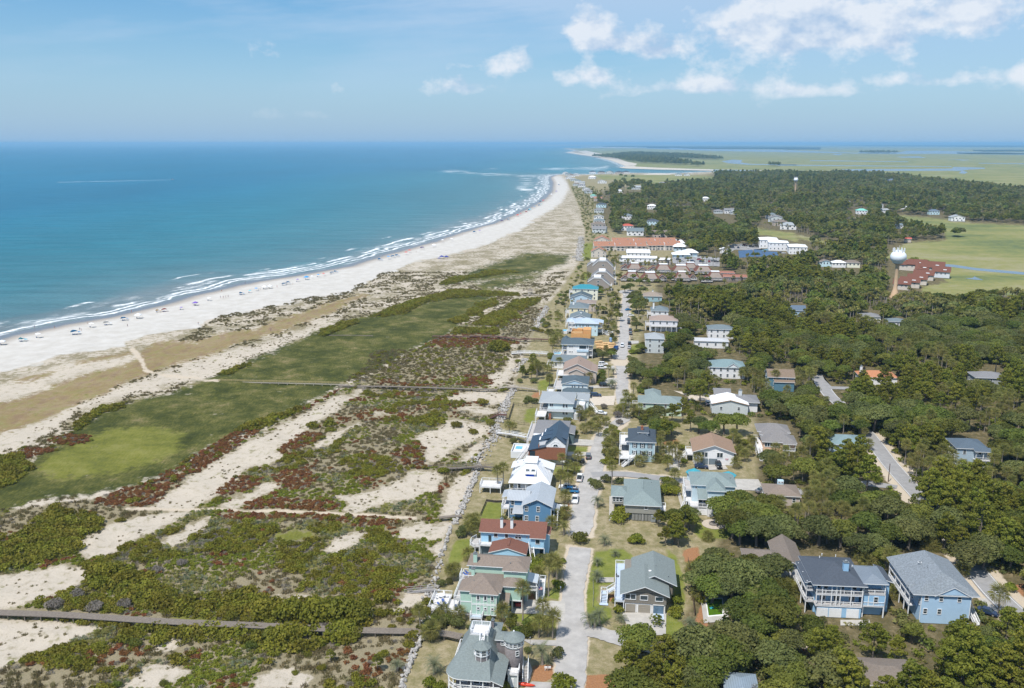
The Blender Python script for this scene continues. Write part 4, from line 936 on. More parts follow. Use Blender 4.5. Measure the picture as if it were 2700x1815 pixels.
 def rail(s,pts,z,m=WHITE,h=1.0,step=.32,name='railing'):
  mb=MB()
  for a,b in zip(pts[:-1],pts[1:]):
   za=a[2] if len(a)>2 else z;zb=b[2] if len(b)>2 else z
   A=Vector((a[0],a[1],za));B=Vector((b[0],b[1],zb));L=(B-A).length
   up=Vector((0,0,1))
   mb.bar(A+up*h,B+up*h,.11,.08);mb.bar(A+up*.12,B+up*.12,.07,.07)
   n=max(1,int(L/step))
   for i in range(1,n): p=A.lerp(B,i/n);mb.bar(p+up*.12,p+up*h,.045)
   k=max(1,round(L/2.2))
   for i in range(k+1): p=A.lerp(B,i/k);mb.bar(p,p+up*(h+.1),.12)
  return s.part(name,mb,m)
 def post(s,x,y,z0,z1,w=.2,m=WHITE):
  o=ob('post',unit_box(m),s.root,(x,y,z0));o.scale=(w,w,z1-z0);return o
 def deck(s,x0,x1,y0,y1,z,rails='FLRB',m=DECKW,posts=True,th=.22,rm=WHITE,pz=0.0):
  mb=MB();mb.box(x0,x1,y0,y1,z-.05,z,0);mb.box(x0+.02,x1-.02,y0+.02,y1-.02,z-th,z-.05,1)
  d=s.part('deck',mb,[m,rm])
  e=.06
  if 'F' in rails: s.rail([(x0+e,y0+e),(x1-e,y0+e)],z,rm)
  if 'B' in rails: s.rail([(x0+e,y1-e),(x1-e,y1-e)],z,rm)
  if 'L' in rails: s.rail([(x0+e,y0+e),(x0+e,y1-e)],z,rm)
  if 'R' in rails: s.rail([(x1-e,y0+e),(x1-e,y1-e)],z,rm)
  if posts and z>.8:
   n=max(1,round((y1-y0)/3.2));k=max(1,round((x1-x0)/3.2))
   spots={(round(x0+.15,2),round(y0+.15+(y1-y0-.3)*i/n,2)) for i in range(n+1)} | {(round(x0+.15+(x1-x0-.3)*i/k,2),round(y0+.15,2)) for i in range(k+1)}
   for x,y in spots: s.post(x,y,pz,z-th,.2,rm)
  return d
 def stairs(s,a,b,w=1.1,m=DECKW,rails=True,rm=WHITE):
  A,B=Vector(a),Vector(b);d=Vector((B.x-A.x,B.y-A.y,0));run=d.length;d.normalize();n=Vector((-d.y,d.x,0))
  k=max(2,round(abs(A.z-B.z)/.19));mb=MB()
  for i in range(k):
   p=A+d*(run*(i+.5)/k);z=A.z-(A.z-B.z)*(i+1)/k
   q=[p+d*(run/k*.55)+n*w/2,p+d*(run/k*.55)-n*w/2,p-d*(run/k*.55)-n*w/2,p-d*(run/k*.55)+n*w/2]
   k0=len(mb.v);mb.prism([(v.x,v.y) for v in (q[0],q[3],q[2],q[1])],z-.06,z,0)
  for sg in (-1,1): mb.bar(A+n*sg*w/2-Vector((0,0,.15)),B+n*sg*w/2-Vector((0,0,.05)),.08,.3,1)
  st=s.part('stairs',mb,[m,rm])
  if rails:
   for sg in (-1,1): s.rail([tuple(A+n*sg*(w/2+.06)),tuple(B+n*sg*(w/2+.06))],0,rm)
  return st
 def chimney(s,x,y,z0,z1,w=.9,d=.9,m=WHITE,cap=FLUE):
  c=s.part('chimney',MB().box(x-w/2,x+w/2,y-d/2,y+d/2,z0,z1),m)
  mb=MB();mb.box(x-w/2-.08,x+w/2+.08,y-d/2-.08,y+d/2+.08,z1,z1+.14);mb.lathe([(w*.3,z1+.14),(w*.34,z1+.45),(w*.2,z1+.6)],10,c=(x,y))
  ob('chimney_cap',mb.mesh('chimney_cap',cap),c);return c
 def vents(s,spots,m=None):
  for x,y,z in spots: s.part('roof_vent',MB().lathe([(.09,z-.2),(.09,z+.25),(.13,z+.25),(.13,z+.32)],7,c=(x,y)),m or FLUE)
 def skylight(s,x,y,z,w=.8,d=.9,tilt=.4,m=None):
  mb=MB();mb.box(-w/2,w/2,-d/2,d/2,-.05,.1,1);mb.box(-w/2+.08,w/2-.08,-d/2+.08,d/2-.08,.1,.13,0)
  o=ob('skylight',mb.mesh('skylight',[m or GLASS,WHITE]),s.root,(x,y,z));o.rotation_euler=(tilt,0,0);return o
 def trimband(s,x0,x1,y,z,h=.25,m=WHITE): return s.part('trim_band',MB().box(x0,x1,y-.05,y+.02,z,z+h),m)
 def porch2(s,x0,x1,yf,yw,zs,ztop,cols,wallm=None,rails=True,side=None,deckm=DECKW):
  for z in zs:
   s.deck(x0,x1,yf,yw,z,'F' if rails else '',deckm,posts=False,th=.3)
  zs2=list(zs)+[ztop]
  for z0,z1 in zip(zs2[:-1],zs2[1:]):
   for c in cols: s.post(c,yf+.12,z0,z1-.3 if z1!=ztop else z1,.2)
 def at(s,px,py,z):
  x,y=G(px,py,z);dx,dy=x-s.o[0],y-s.o[1];c,n=math.cos(-s.rz),math.sin(-s.rz)
  return c*dx-n*dy,n*dx+c*dy
def gen_house(label,pxl,pxr,py,ze,depth,rise,wall,roof,kind='hip',rot=-7.4,z0=0.0,wins=3,storeys=2,chim=None,deck='',axis=None,over=.5,name='house',short=None,garage=0,group=None,gab=None,trim=WHITE,wz=None,cat='house'):
 a=G(pxl,py,ze);b=G(pxr,py,ze);c,n=math.cos(rad(rot)),math.sin(rad(rot))
 w=((b[0]-a[0])*c+(b[1]-a[1])*n)-2*over;w=max(4.0,w)
 ox,oy=a[0]+c*over-n*over,a[1]+n*over+c*over
 h=House(name,label,ox,oy,rot,cat,group,short)
 h.block(0,w,0,depth,z0,ze-.05,wall)
 if kind=='hip': h.hip(0,w,0,depth,ze,rise,roof,over,axis,trim)
 elif kind=='gablef': h.gable(0,w,0,depth,ze,rise,roof,wall,'y',over,trim)
 elif kind=='gables': h.gable(0,w,0,depth,ze,rise,roof,wall,'x',over,trim)
 if gab:   # front cross gable: (x0, x1, rise)
  h.gable(gab[0]*w,gab[1]*w,-.25,depth/2,ze,gab[2],roof,wall,'y',.3,trim,'gable_roof')
 h.corners(0,w,0,z0,ze-.25)
 hs=(ze-z0)/storeys
 for k in range(storeys):
  z=z0+hs*(k+.55)
  if garage and k==0 and hs>2.2:
   for g in range(garage): h.garage(-.002,w*(g+.6)/(garage+.6),2.4,2.1,z=z0)
   continue
  for i in range(wins): h.win('F',-.002,w*(i+.5)/wins,z,.9,min(1.35,hs*.5))
  m=max(1,int(depth/4))
  for i in range(m):
   h.win('L',-.002,depth*(i+.5)/m,z,.9,min(1.3,hs*.5));h.win('R',w+.002,depth*(i+.5)/m,z,.9,min(1.3,hs*.5))
 h.w,h.d=w,depth
 if chim: h.chimney(chim[0]*w,chim[1]*depth,ze,ze+rise+chim[2],1.0,.8,WHITE if len(chim)<4 else chim[3])
 if 'L' in deck: h.deck(-2.6,-.01,.5,depth*.8,z0+hs*(storeys-1) if storeys>1 else z0+.6,'FLB')
 if 'R' in deck: h.deck(w+.01,w+2.4,.5,depth*.8,z0+hs*(storeys-1) if storeys>1 else z0+.6,'FRB')
 if 'F' in deck:
  zf=z0+hs*(storeys-1) if storeys>1 else z0+.5
  h.deck(.2,w-.2,-2.2,-.01,zf,'FLR')
 return h
# ================================================================== the seaward row
def house_cupola():
 h=House('shingle_house','grey shingled house with octagonal cupola, roof terrace and round tower',-13.0,156.1,short='cupola house')
 R_=shingle('greygreen',(.185,.215,.21));SH=shingle('cedar_grey',(.205,.185,.185),.2);gr=siding('pale_grey',(.42,.45,.45))
 h.block(1.4,8.4,1.6,15.0,2.9,5.45,SH);h.block(1.8,8.2,2.2,14.6,0,2.9,gr,'base_wall')
 out=[(.6,15.4),(.6,6.6)]+[(2.7+3.4*math.cos(a),2.5+3.4*math.sin(a)) for a in np.linspace(rad(128),rad(270),12)]+[(8.9,-.9),(8.9,15.4)]
 roof=h.skirt(out,(2.9,6.8,9.8,13.6),5.55,9.0,R_)
 h.block(8.42,10.8,-.1,8.9,2.9,4.75,SH);h.block(8.42,10.6,.2,8.6,0,2.9,gr,'base_wall')
 h.shed(8.92,11.4,-.9,9.3,4.75,5.75,R_,'R')
 h.block(2.2,8.3,15.01,18.0,0,7.2,SH);h.hip(2.2,8.3,15.0,18.0,7.2,1.0,R_,.5)
 h.chimney(6.9,15.6,7,9.3,.55,.7,SH)
 h.deck(2.85,6.85,9.75,13.65,9.12,'',DECKP,posts=False,th=.3)
 h.rail([(5.1,9.85),(2.95,9.85),(2.95,13.55),(6.75,13.55),(6.75,9.85),(6.1,9.85)],9.12)
 h.stairs((5.6,9.7,9.1),(5.9,6.6,8.3),.8,DECKP)
 cx,cy=6.3,4.9
 h.part('cupola_wall',MB().lathe([(1.62,6.0),(1.62,8.0)],8,c=(cx,cy)),SH)
 h.part('cupola_band',MB().lathe([(1.68,8.0),(1.68,9.65)],8,c=(cx,cy)),WHITE)
 cr=h.part('cupola_roof',MB().lathe([(2.0,9.55),(2.0,9.68),(.12,11.0)],8,0,(cx,cy)),R_)
 ob('finial',MB().lathe([(.14,10.95),(.18,11.1),(.1,11.3)],8,0,(cx,cy)).mesh('finial',WHITE),cr)
 for k in range(8):
  a=rad(22.5+45*k);f,p=win_mesh(.78,1.15,'grid',WHITE);rr=1.68*math.cos(rad(22.5))
  o=ob('window',f,h.root,(cx+rr*math.cos(a),cy+rr*math.sin(a),8.82),a+math.pi/2);ob('pane',p,o)
  c0=rad(45*k);h.post(cx+1.62*math.cos(c0),cy+1.62*math.sin(c0),6.2,8.0,.1)
 tx,ty=12.2,10.1
 h.part('tower_wall',MB().lathe([(1.95,0),(1.95,8.9)],24,c=(tx,ty)),SH,smooth=True)
 h.part('tower_band',MB().lathe([(2.02,7.25),(2.02,8.9)],24,c=(tx,ty)),WHITE,smooth=True)
 tr=h.part('tower_roof',MB().lathe([(2.32,8.8),(2.32,8.98),(.15,10.35)],28,0,(tx,ty)),R_)
 ob('finial',MB().lathe([(.16,10.3),(.2,10.42),(.08,10.6)],8,0,(tx,ty)).mesh('finial',WHITE),tr)
 for k in range(7):
  a=rad(-150+25*k);f,p=win_mesh(.6,.85,'grid',WHITE);o=ob('window',f,h.root,(tx+2.03*math.cos(a),ty+2.03*math.sin(a),8.1),a+math.pi/2);ob('pane',p,o)
 a=rad(-62);f,p=win_mesh(.62,1.0,'sash',WHITE);o=ob('window',f,h.root,(tx+1.98*math.cos(a),ty+1.98*math.sin(a),6.3),a+math.pi/2);ob('pane',p,o)
 h.block(8.5,10.6,10.2,13.0,0,8.2,SH);h.hip(8.5,11.2,10.2,13.0,8.2,.7,R_,.35);h.win('F',10.198,9.9,7.3,.8,.8,'grid')
 h.deck(11.45,13.7,5.6,8.1,3.1,'FR',DECKP);h.block(11.5,13.5,5.9,8.0,0,2.6,gr,'base_wall');h.door('F',5.895,12.3,0.05,.9,2.0)
 h.stairs((14.6,11.2,3.1),(14.9,7.6,.05),1.0,DECKW)
 def gal(z,y0=-.6):
  h.deck(2.4,10.6,y0,1.6,z,'',DECKP,posts=False)
 gal(3.0)
 arc=[(2.7+3.0*math.cos(a),2.5+3.0*math.sin(a)) for a in np.linspace(rad(180),rad(270),7)]
 h.part('deck',MB().prism([(2.45,1.59)]+[(-.25,1.59)]+arc[1:]+[(2.45,-.49)],2.8,2.98),DECKP)
 h.rail([(p[0],p[1]) for p in arc]+[(10.6,-.5)],3.0)
 for p in arc[::2]+[(4.9,-.5),(7.3,-.5),(9.4,-.5)]: h.post(p[0],p[1],0,5.4,.2)
 h.wins('F',1.598,(3.2,9.3),4.3,1.0,1.7,'grid');h.win('F',1.598,6.3,4.2,2.6,2.0,'pair')
 h.deck(-.35,1.39,6.4,15.9,3.0,'LB',DECKP)
 h.vents([(7.6,6.0,6.9),(7.9,14.2,7.2)])
house_cupola()

def house_green():
 h=House('green_house','pale green house with taupe hipped roofs, white trim and sea decks',-12.3,188.6,short='pale green house')
 Wm=siding('sage',(.335,.475,.40));R_=shingle('taupe',(.215,.175,.145))
 h.block(.1,9.0,.2,8.6,0,.9,STUCCO,'foundation');h.block(0,9.2,0,8.4,.9,6.6,Wm);h.block(2.9,8.85,-.9,-.01,.9,6.6,Wm,'bay_wall')
 h.hip(0,9.4,0,8.4,6.75,2.1,R_,.45,'y',run=4.2);h.hip(2.9,8.85,-.9,4.4,6.72,1.95,R_,.5,name='bay_roof')
 h.block(.6,15.0,8.5,14.0,0,8.9,Wm,'rear_wall');h.hip(.6,15.0,8.5,14.0,9.0,1.35,R_,.5,'x')
 h.block(9.5,14.9,6.8,8.49,3.2,8.9,Wm,'rear_bay_wall');h.hip(9.6,14.9,6.8,11.4,8.98,1.2,R_,.5,name='rear_bay_roof')
 h.chimney(2.2,5.6,6.5,9.5,.8,.8,Wm);h.chimney(2.1,9.3,8.8,11.6,.9,.8,Wm)
 h.block(9.95,14.0,3.4,6.79,3.0,6.6,Wm,'entry_wall');h.hip(9.95,14.0,3.4,7.0,6.7,1.3,R_,.5,name='entry_roof')
 for x in (11.2,12.0,14.4): h.post(x,3.6,0,3.0,.35,STUCCO)
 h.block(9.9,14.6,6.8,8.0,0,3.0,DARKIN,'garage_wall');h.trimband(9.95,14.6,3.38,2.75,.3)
 h.win('F',3.398,10.9,6.3,1.4,.35,'plain');h.win('F',6.798,12.2,8.55,1.5,.35,'plain')
 h.block(9.21,11.3,.3,3.3,0,3.6,Wm,'side_wall');h.shed(9.1,11.6,-.2,3.38,3.55,4.9,R_,'F',name='side_roof')
 t=MB()
 for z in (1.0,3.55,3.85,6.3): t.box(2.85,8.9,-.96,-.9,z,z+.14)
 for x in (2.9,4.05,4.9,5.75,6.6,7.45,8.2,8.8): t.box(x-.06,x+.06,-.95,-.9,1.0,6.4)
 h.part('trim_grid',t,WHITE)
 h.wins('F',-.955,(4.47,6.18,7.83),5.5,.5,1.05,'plain');h.wins('F',-.955,(4.47,6.18,7.83),2.75,.4,.5,'plain')
 h.trimband(0,2.9,-.001,3.6,.25);h.corners(0,2.9,0,.9,6.5)
 h.deck(2.6,5.6,-2.4,-.97,.95,'FLR',DECKB)
 h.deck(-1.9,-.01,1.2,15.0,3.4,'LFB',DECKW);h.deck(-1.2,3.4,5.0,8.48,6.85,'LF',DECKW,posts=False,th=.4)
 h.deck(-3.6,-.02,-1.2,5.4,1.0,'FL',DECKP);h.deck(-8.0,-3.62,.6,8.2,.7,'FLB',DECKP);h.rail([(-3.7,.6),(-3.7,5.6)],.7)
 h.shed(15.02,17.6,8.4,12.8,5.2,5.7,seam('sky',(.55,.60,.64),'Y'),'R',name='porch_roof')
 for y in (8.7,12.4): h.post(17.3,y,0,5.2,.18)
 h.deck(15.02,17.6,8.4,12.8,3.2,'FB',DECKW);h.stairs((18.3,13.4,3.2),(18.35,9.6,.05),1.3,DECKB);h.deck(17.62,19.2,12.9,14.3,3.2,'BR',DECKP)
 h.vents([(3.0,2.2,7.9),(8.0,8.9,8.9),(10.9,8.6,9.8)])
house_green()

def house_redroof():
 h=House('blue_house','sky blue house with red-brown roof and two white chimneys',-8.9,219.3,short='red-brown roofed blue house')
 Wm=siding('sky',(.29,.475,.62));R_=shingle('redbrown',(.175,.082,.060))
 h.block(.1,17.6,2.1,9.4,0,6.7,Wm);h.gable(.1,17.6,2.1,9.4,6.75,1.75,R_,Wm,'x',.6,ov2=.5)
 h.block(14.0,17.59,.4,2.09,3.0,6.15,Wm,'wing_wall');h.shed(13.7,18.1,-.15,2.0,6.2,6.8,R_,'F',name='wing_roof')
 h.block(17.61,18.6,3.6,8,0,5.9,Wm,'rear_wall');h.shed(17.6,19.1,3.2,8.3,5.9,6.3,R_,'R',name='side_roof')
 h.block(3.6,13.0,-4.2,2.09,0,3.6,Wm,'front_wall');h.gable(3.6,13.0,-4.2,1.9,3.65,1.4,R_,Wm,'y',.45,name='front_roof',ov2=.35)
 h.part('ridge_vent',MB().box(8.0,8.6,-2.8,1.2,4.95,5.16),R_)
 for x in (5.7,8.5): h.chimney(x,3.4,7.0,9.7,.75,.75,WHITE)
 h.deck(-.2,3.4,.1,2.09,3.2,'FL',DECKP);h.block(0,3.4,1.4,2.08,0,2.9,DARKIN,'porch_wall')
 h.win('F',2.098,4.2,5.6,.9,1.3,'plain');h.win('F',2.098,7.2,5.5,.8,1.4,'plain');h.win('F',2.098,10.4,5.1,1.6,.7,'pair');h.arch('F',2.098,10.4,5.7,.6)
 rw=MB().lathe([(.32,-.05),(.32,.05)],14);o=h.part('window',rw,WHITE);o.location=(12.8,2.06,5.4);o.rotation_euler=(math.pi/2,0,0)
 pn=ob('pane',MB().lathe([(.2,.05),(.2,.06)],12).mesh('pane',GLASS),o)
 h.win('F',.398,15.9,5.0,1.1,1.2,'plain');h.trimband(14.0,17.6,.398,3.0,.3);h.door('F',2.098,2.6,3.2,.8,2.1,GLASS);h.door('F',2.09,16.8,.1,.9,2.1,GLASS)
 h.stairs((13.9,1.6,3.3),(15.2,-3.6,.05),1.0,DECKW);h.corners(0.1,13.95,2.1,3.2,6.5);h.post(17.7,.5,0,3,.16);h.post(14.1,.5,0,3,.16)
 pts=[(.0,2.6),(-1.6,2.2),(-2.8,3.0),(-3.4,4.4),(-3.2,6.4),(-2.2,8.0)]
 h.part('deck',MB().prism([(0.05,8.0),(0.05,2.6)][::-1]+[(0.05,8.0)]+[] if False else [(-.0,2.7),(0,8.0),(-2.2,8.0),(-3.2,6.4),(-3.4,4.4),(-2.8,3.0),(-1.6,2.3)],1.1,1.4),DECKW);h.rail(pts,1.4)
 for p in pts[1:]: h.post(p[0],p[1],0,1.1,.16)
house_redroof()

def house_deepblue():
 h=House('blue_house','deep blue gabled house with pale grey metal roof and white sash windows',3.6,242.6,short='deep blue gabled house')
 Wm=siding('deepblue',(.085,.185,.30));R_=seam('ash',(.46,.49,.51),'Y');R2=seam('ash',(.46,.49,.51),'X')
 h.block(0,8.3,-2.6,10.6,0,6.2,Wm);h.gable(0,8.3,-2.6,10.6,6.25,1.95,R_,Wm,'y',.5,ov2=.6)
 for x in (2.2,4.15,6.1): h.part('bracket',MB().bar((x,-2.62,6.3+(.9 if x==4.15 else .1)),(x,-3.15,7.05+(.95 if x==4.15 else .0)),.1),WHITE)
 h.block(-4.6,-.01,1.2,8.0,0,6.1,Wm,'wing_wall');h.gable(-4.6,.8,1.2,8.0,6.2,1.35,R2,Wm,'x',.5,name='wing_roof',ov2=.7)
 h.shed(-3.2,-.02,-3.0,1.15,3.4,4.2,R_,'F',name='porch_roof');h.block(-2.6,-.02,-1.0,1.15,0,3.3,Wm,'porch_wall')
 h.deck(-7.0,-4.62,.8,7.4,3.1,'FLB',DECKP);h.shed(-7.1,-5.2,2.6,8.2,5.9,6.4,R2,'L',name='deck_roof')
 for y in (2.8,7.2): h.post(-6.9,y,3.1,5.8,.16)
 h.shed(8.32,10.5,-.6,5.0,3.3,4.1,R_,'R',name='side_roof');h.block(8.31,9.3,2.0,5.0,0,3.8,Wm,'side_wall')
 for y in (-.4,2): h.post(10.3,y,0,3.3,.16)
 h.wins('F',-2.605,(1.0,4.5),4.9,.85,1.5,'grid');h.wins('F',-2.605,(1.0,4.2),1.9,.85,1.5,'grid')
 h.win('F',1.195,-3.6,5.0,.9,1.5);h.win('F',1.195,-3.7,2.2,1.0,1.9,'grid');h.corners(0,8.3,-2.6,0,6.0);h.corners(-4.6,-.2,1.2,0,6.0)
 h.stairs((9.6,-.6,3.0),(9.7,-4.2,.05),1.0,DECKW);h.block(9.4,12.6,5.2,6.6,2.6,2.8,WHITE,'canopy')
 for x in (9.6,12.4): h.post(x,5.4,0,2.6,.14);h.post(x,6.4,0,2.6,.14)
house_deepblue()

def house_pyramid():
 h=House('white_house','white house with white metal pyramid roof and skylit dormer',-1.2,263.4,short='white pyramid-roofed house')
 R_=seam('white',(.74,.75,.76),'X',.1);Wm=siding('greywhite',(.50,.53,.56));Wh=siding('white',(.68,.69,.70))
 h.block(1.4,12.4,2.0,14.2,0,3.5,Wm);out=[(0,0),(13.6,0),(13.6,14.8),(0,14.8)]
 h.skirt(out,(4.9,8.6,5.6,9.8),3.6,7.6,R_)
 h.block(5.2,8.5,2.2,5.8,4.5,6.3,Wh,'dormer_wall');h.shed(4.95,8.75,1.7,6.4,6.2,7.7,R_,'F',name='dormer_roof')
 for x in (5.9,7.7): h.skylight(x,3.1,6.85,1.3,1.0,.31)
 h.part('tarp',MB().box(5.6,8.1,2.14,2.19,4.85,6.05),mat('blue_tarp',(.015,.10,.62),.45,.15,2))
 h.block(4.7,8.5,7.0,11.4,7.4,8.2,Wh,'cupola_wall');h.shed(4.5,8.7,6.6,11.8,8.2,8.6,R_,'F',name='cupola_roof')
 h.block(.9,4.9,9.4,14.2,3.4,5.6,Wh,'dormer_wall');h.shed(-.3,5.0,9.0,14.8,5.2,6.9,R_,'L',name='dormer_roof')
 h.block(8.6,12.9,9.4,14.2,3.4,5.6,Wh,'dormer_wall');h.shed(8.5,14.0,9.0,14.8,5.2,6.9,R_,'R',name='dormer_roof')
 for x in (.4,3.0,5.6,8.3,11.0,13.2): h.post(x,.4,0,3.4,.2)
 h.wins('F',1.998,(3.2,6.8,10.4),2.0,1.0,1.6);h.wins('R',12.905,(10.6,12.9),4.6,.7,1.0)
 h.deck(.3,13.3,.2,1.99,.6,'F',DECKP,posts=False)
 h.vents([(3.4,12.6,6.4),(1.6,12.2,5.9)])
 x0,y0=h.at(1264,1288,1.6);
 h.deck(x0,x0+7.0,y0,y0+5.6,2.1,'FLBR',DECKP)
house_pyramid()

def house_wood():
 h=House('modern_house','white house with dark blue metal gable roof and red-brown wood front',5.9,290.1,short='dark gabled wood-fronted house')
 MT=seam('slate',(.052,.085,.125),'Y',.35);MT2=seam('slate',(.052,.085,.125),'X',.35);DK=mat('dark_fascia',(.03,.04,.055),.5,.05)
 Wh=siding('purewhite',(.72,.73,.74));WD=wave_mat('wood_boards',(.27,.115,.066),(.17,.07,.04),5.5,'Z',.65,.3,noise_amt=.14,width=.12,nscale=2.0)
 h.block(.5,12.6,.2,16.8,0,2.2,STUCCO,'base_wall')
 h.block(.05,12.9,-1.15,16.9,2.2,5.3,Wh);h.part('wood_front',MB().poly([(0,-1.2,2.2),(12.95,-1.2,2.2),(12.95,-1.2,6.75),(6.2,-1.2,6.75),(0,-1.2,5.35)]).poly([(0,-1.16,2.2),(0,-1.16,5.35),(0,16,5.35),(0,16,2.2)]),WD)
 h.block(6.2,12.9,-1.1,17.0,5.3,8.1,Wh,'upper_wall');h.gable(6.2,12.9,-1.1,17.0,8.15,2.75,MT,Wh,'y',.3,DK,ov2=.3)
 h.shed(-.2,6.19,-1.5,14.4,5.4,7.0,MT,'L',DK,name='low_roof')
 for k,(y,x0) in enumerate(((1.2,3.2),(5.6,3.6),(10.2,4.4))):
  h.block(x0+.3,7.2,y,y+3.4,6.2,8.5,Wh,'dormer_wall');h.shed(x0,8.3,y-.3,y+3.7,8.3,9.7,MT2,'L',DK,name='dormer_roof')
 h.block(11.6,13.1,2.6,8.6,8.0,8.6,Wh,'dormer_wall');h.shed(10.6,13.4,2.2,9.0,8.5,9.8,MT2,'R',DK,name='dormer_roof')
 h.win('F',-1.205,1.35,4.0,1.7,2.0,'pair',DK);h.arch('F',-1.105,9.5,7.0,.85)
 for r in (1.6,1.8):
  h.part('arch_trim',MB().tube([(9.5+r*math.cos(a),-1.12,7.0+r*math.sin(a)) for a in np.linspace(0,math.pi,14)],.04,5),WHITE)
 h.chimney(3.6,-.6,6.2,7.6,.3,.3,mat('copper',(.35,.14,.07),.4,.1),FLUE)
 TW=mat('terrace_white',(.66,.68,.69),.6,.05,.8)
 for (a,b,c,d) in ((-7.0,-.9,4.6,4.85),(-7.0,-6.75,4.86,13.2),(-7.0,-.9,13.21,13.45)): h.block(a,b,c,d,0,2.5,TW,'terrace_wall')
 h.block(-6.74,-.3,4.86,13.2,0,1.7,mat('terrace_floor',(.62,.61,.60),.8,.06),'terrace')
 h.block(-6.0,-3.6,9.6,12.6,1.7,1.74,mat('pool_water',(.10,.42,.58),.1,.1,.5,spec=.5),'pool')
 h.stairs((-.6,3.4,4.2),(-4.4,-1.6,.05),1.0,DECKP)
 h.deck(-2.5,-.25,14.6,34.0,3.5,'LFB',DECKW)
 h.win('R',12.905,3.0,6.9,.9,1.5);h.win('R',12.905,9.0,6.9,.9,1.5);h.door('F',.195,5.3,.05,.8,2.0,DK)
 h.part('slide_awning',MB().tube([(11.4,-.6,1.6),(12.6,-.9,1.7),(13.9,-.7,1.3),(14.2,-.5,.1)],[.5,.55,.5,.35],8),WHITE,smooth=True)
house_wood()
def house_lowgrey():
 h=House('grey_house','low house with flat-pitched grey roof behind the wood-fronted house',8.4,309.3,short='low grey-roofed house')
 R_=shingle('midgrey',(.20,.20,.205));Wm=siding('tanwhite',(.50,.47,.43))
 h.block(0,12,0,15.5,0,4.7,Wm);h.hip(0,12,0,15.5,4.8,1.8,R_,.5);h.win('F',-.002,1.4,3.4,.9,1.6,'plain');h.door('F',-.002,3.0,2.6,.9,2.0)
 h.block(12.01,14.4,3,12,0,4.0,siding('slategreen',(.09,.13,.14)),'side_wall');h.shed(12.0,14.8,2.6,12.4,4.0,4.6,R_,'R',name='side_roof')
house_lowgrey()

def house_palegrey():
 h=House('pale_house','pale blue-grey house with light grey hip roof and stacked sea porches',14.5,340.2,short='pale house with stacked sea porches')
 R_=shingle('lightgrey',(.30,.325,.34),.08);Wm=siding('paleaqua',(.52,.60,.64))
 h.block(0,10.2,1.8,17.4,0,6.7,Wm);h.hip(-3.3,10.2,1.6,17.4,6.8,2.1,R_,.5)
 for z in (3.3,): h.deck(-3.5,-.01,1.9,12,z,'LF',DECKW,posts=False)
 for y in (2.1,5.4,8.7,12): h.post(-3.3,y,0,6.7,.22)
 h.shed(-.4,10.6,.4,1.79,3.5,4.1,R_,'F',name='awning_roof');h.wins('F',1.795,(1.4,),5.7,1.2,1.2,'pair');h.wins('F',1.795,(6.4,7.6),5.5,.75,1.25)
 h.wins('F',1.795,(6.4,7.6),2.5,.75,1.3);h.wins('F',1.795,(1.2,4.4),3.0,.8,.3,'plain')
 h.block(10.21,13.4,3.2,12,0,3.8,Wm,'side_wall');h.shed(10.2,13.9,2.7,12.5,3.8,5.0,R_,'R',name='side_roof');h.win('F',3.195,12.0,2.6,.8,1.3)
 h.block(10.6,13.3,.8,3.1,0,2.6,mat('lattice',(.56,.57,.58),.8,.1,4),'lattice')
 h.deck(-4.6,-.4,-5.6,1.78,3.0,'FL',DECKP);h.chimney(.9,.9,0,2.6,.9,.7,BRICK)
 h.block(11,16.0,13,22,0,5.0,Wm,'annex_wall');h.shed(10.7,16.4,12.6,22.4,5.0,5.5,R_,'R',name='annex_roof');h.block(12.2,14.6,8.6,12.9,0,4.3,siding('white',(.68,.69,.70)),'annex_front');h.win('F',12.995,15.2,4.0,.5,.5,'plain')
 h.stairs((16.6,14,3.2),(20.0,11.0,.05),1.0,DECKP)
house_palegrey()
def house_pediment():
 h=House('light_blue_house','light blue house with slate hip roof, front pediment and lower annex roof',22.4,375.6,short='light blue pediment house')
 R_=shingle('slateblue',(.085,.115,.135));Wm=siding('iceblue',(.56,.66,.74))
 h.block(0,11.3,-1.0,12.0,0,5.6,Wm);h.hip(0,11.3,-1.0,12.0,5.7,2.1,R_,.5);h.gable(.3,11.0,-1.35,4,5.75,1.7,R_,siding('dullblue',(.36,.47,.56)),'y',.35,name='pediment_roof',ov2=.25)  # gable wall in an even, duller blue than the house walls
 h.wins('F',-1.005,(4.6,5.7,7.5,9.2),4.4,.45,.95,'plain')
 h.block(.8,12.2,-4.5,-1.01,0,2.9,Wm,'annex_wall');h.hip(.8,12.2,-4.5,-1.0,2.95,1.5,R_,.5,name='annex_roof')
 h.deck(-3.8,-.01,-.6,13,3.0,'LFB',DECKW);h.deck(-6.6,-3.82,-3.0,2.0,2.0,'LFB',DECKP)
 for x in (-7.6,-8.8,-10.0): h.post(x,-1.6,0,1.9+(-x-7)*.15,.16)
house_pediment()
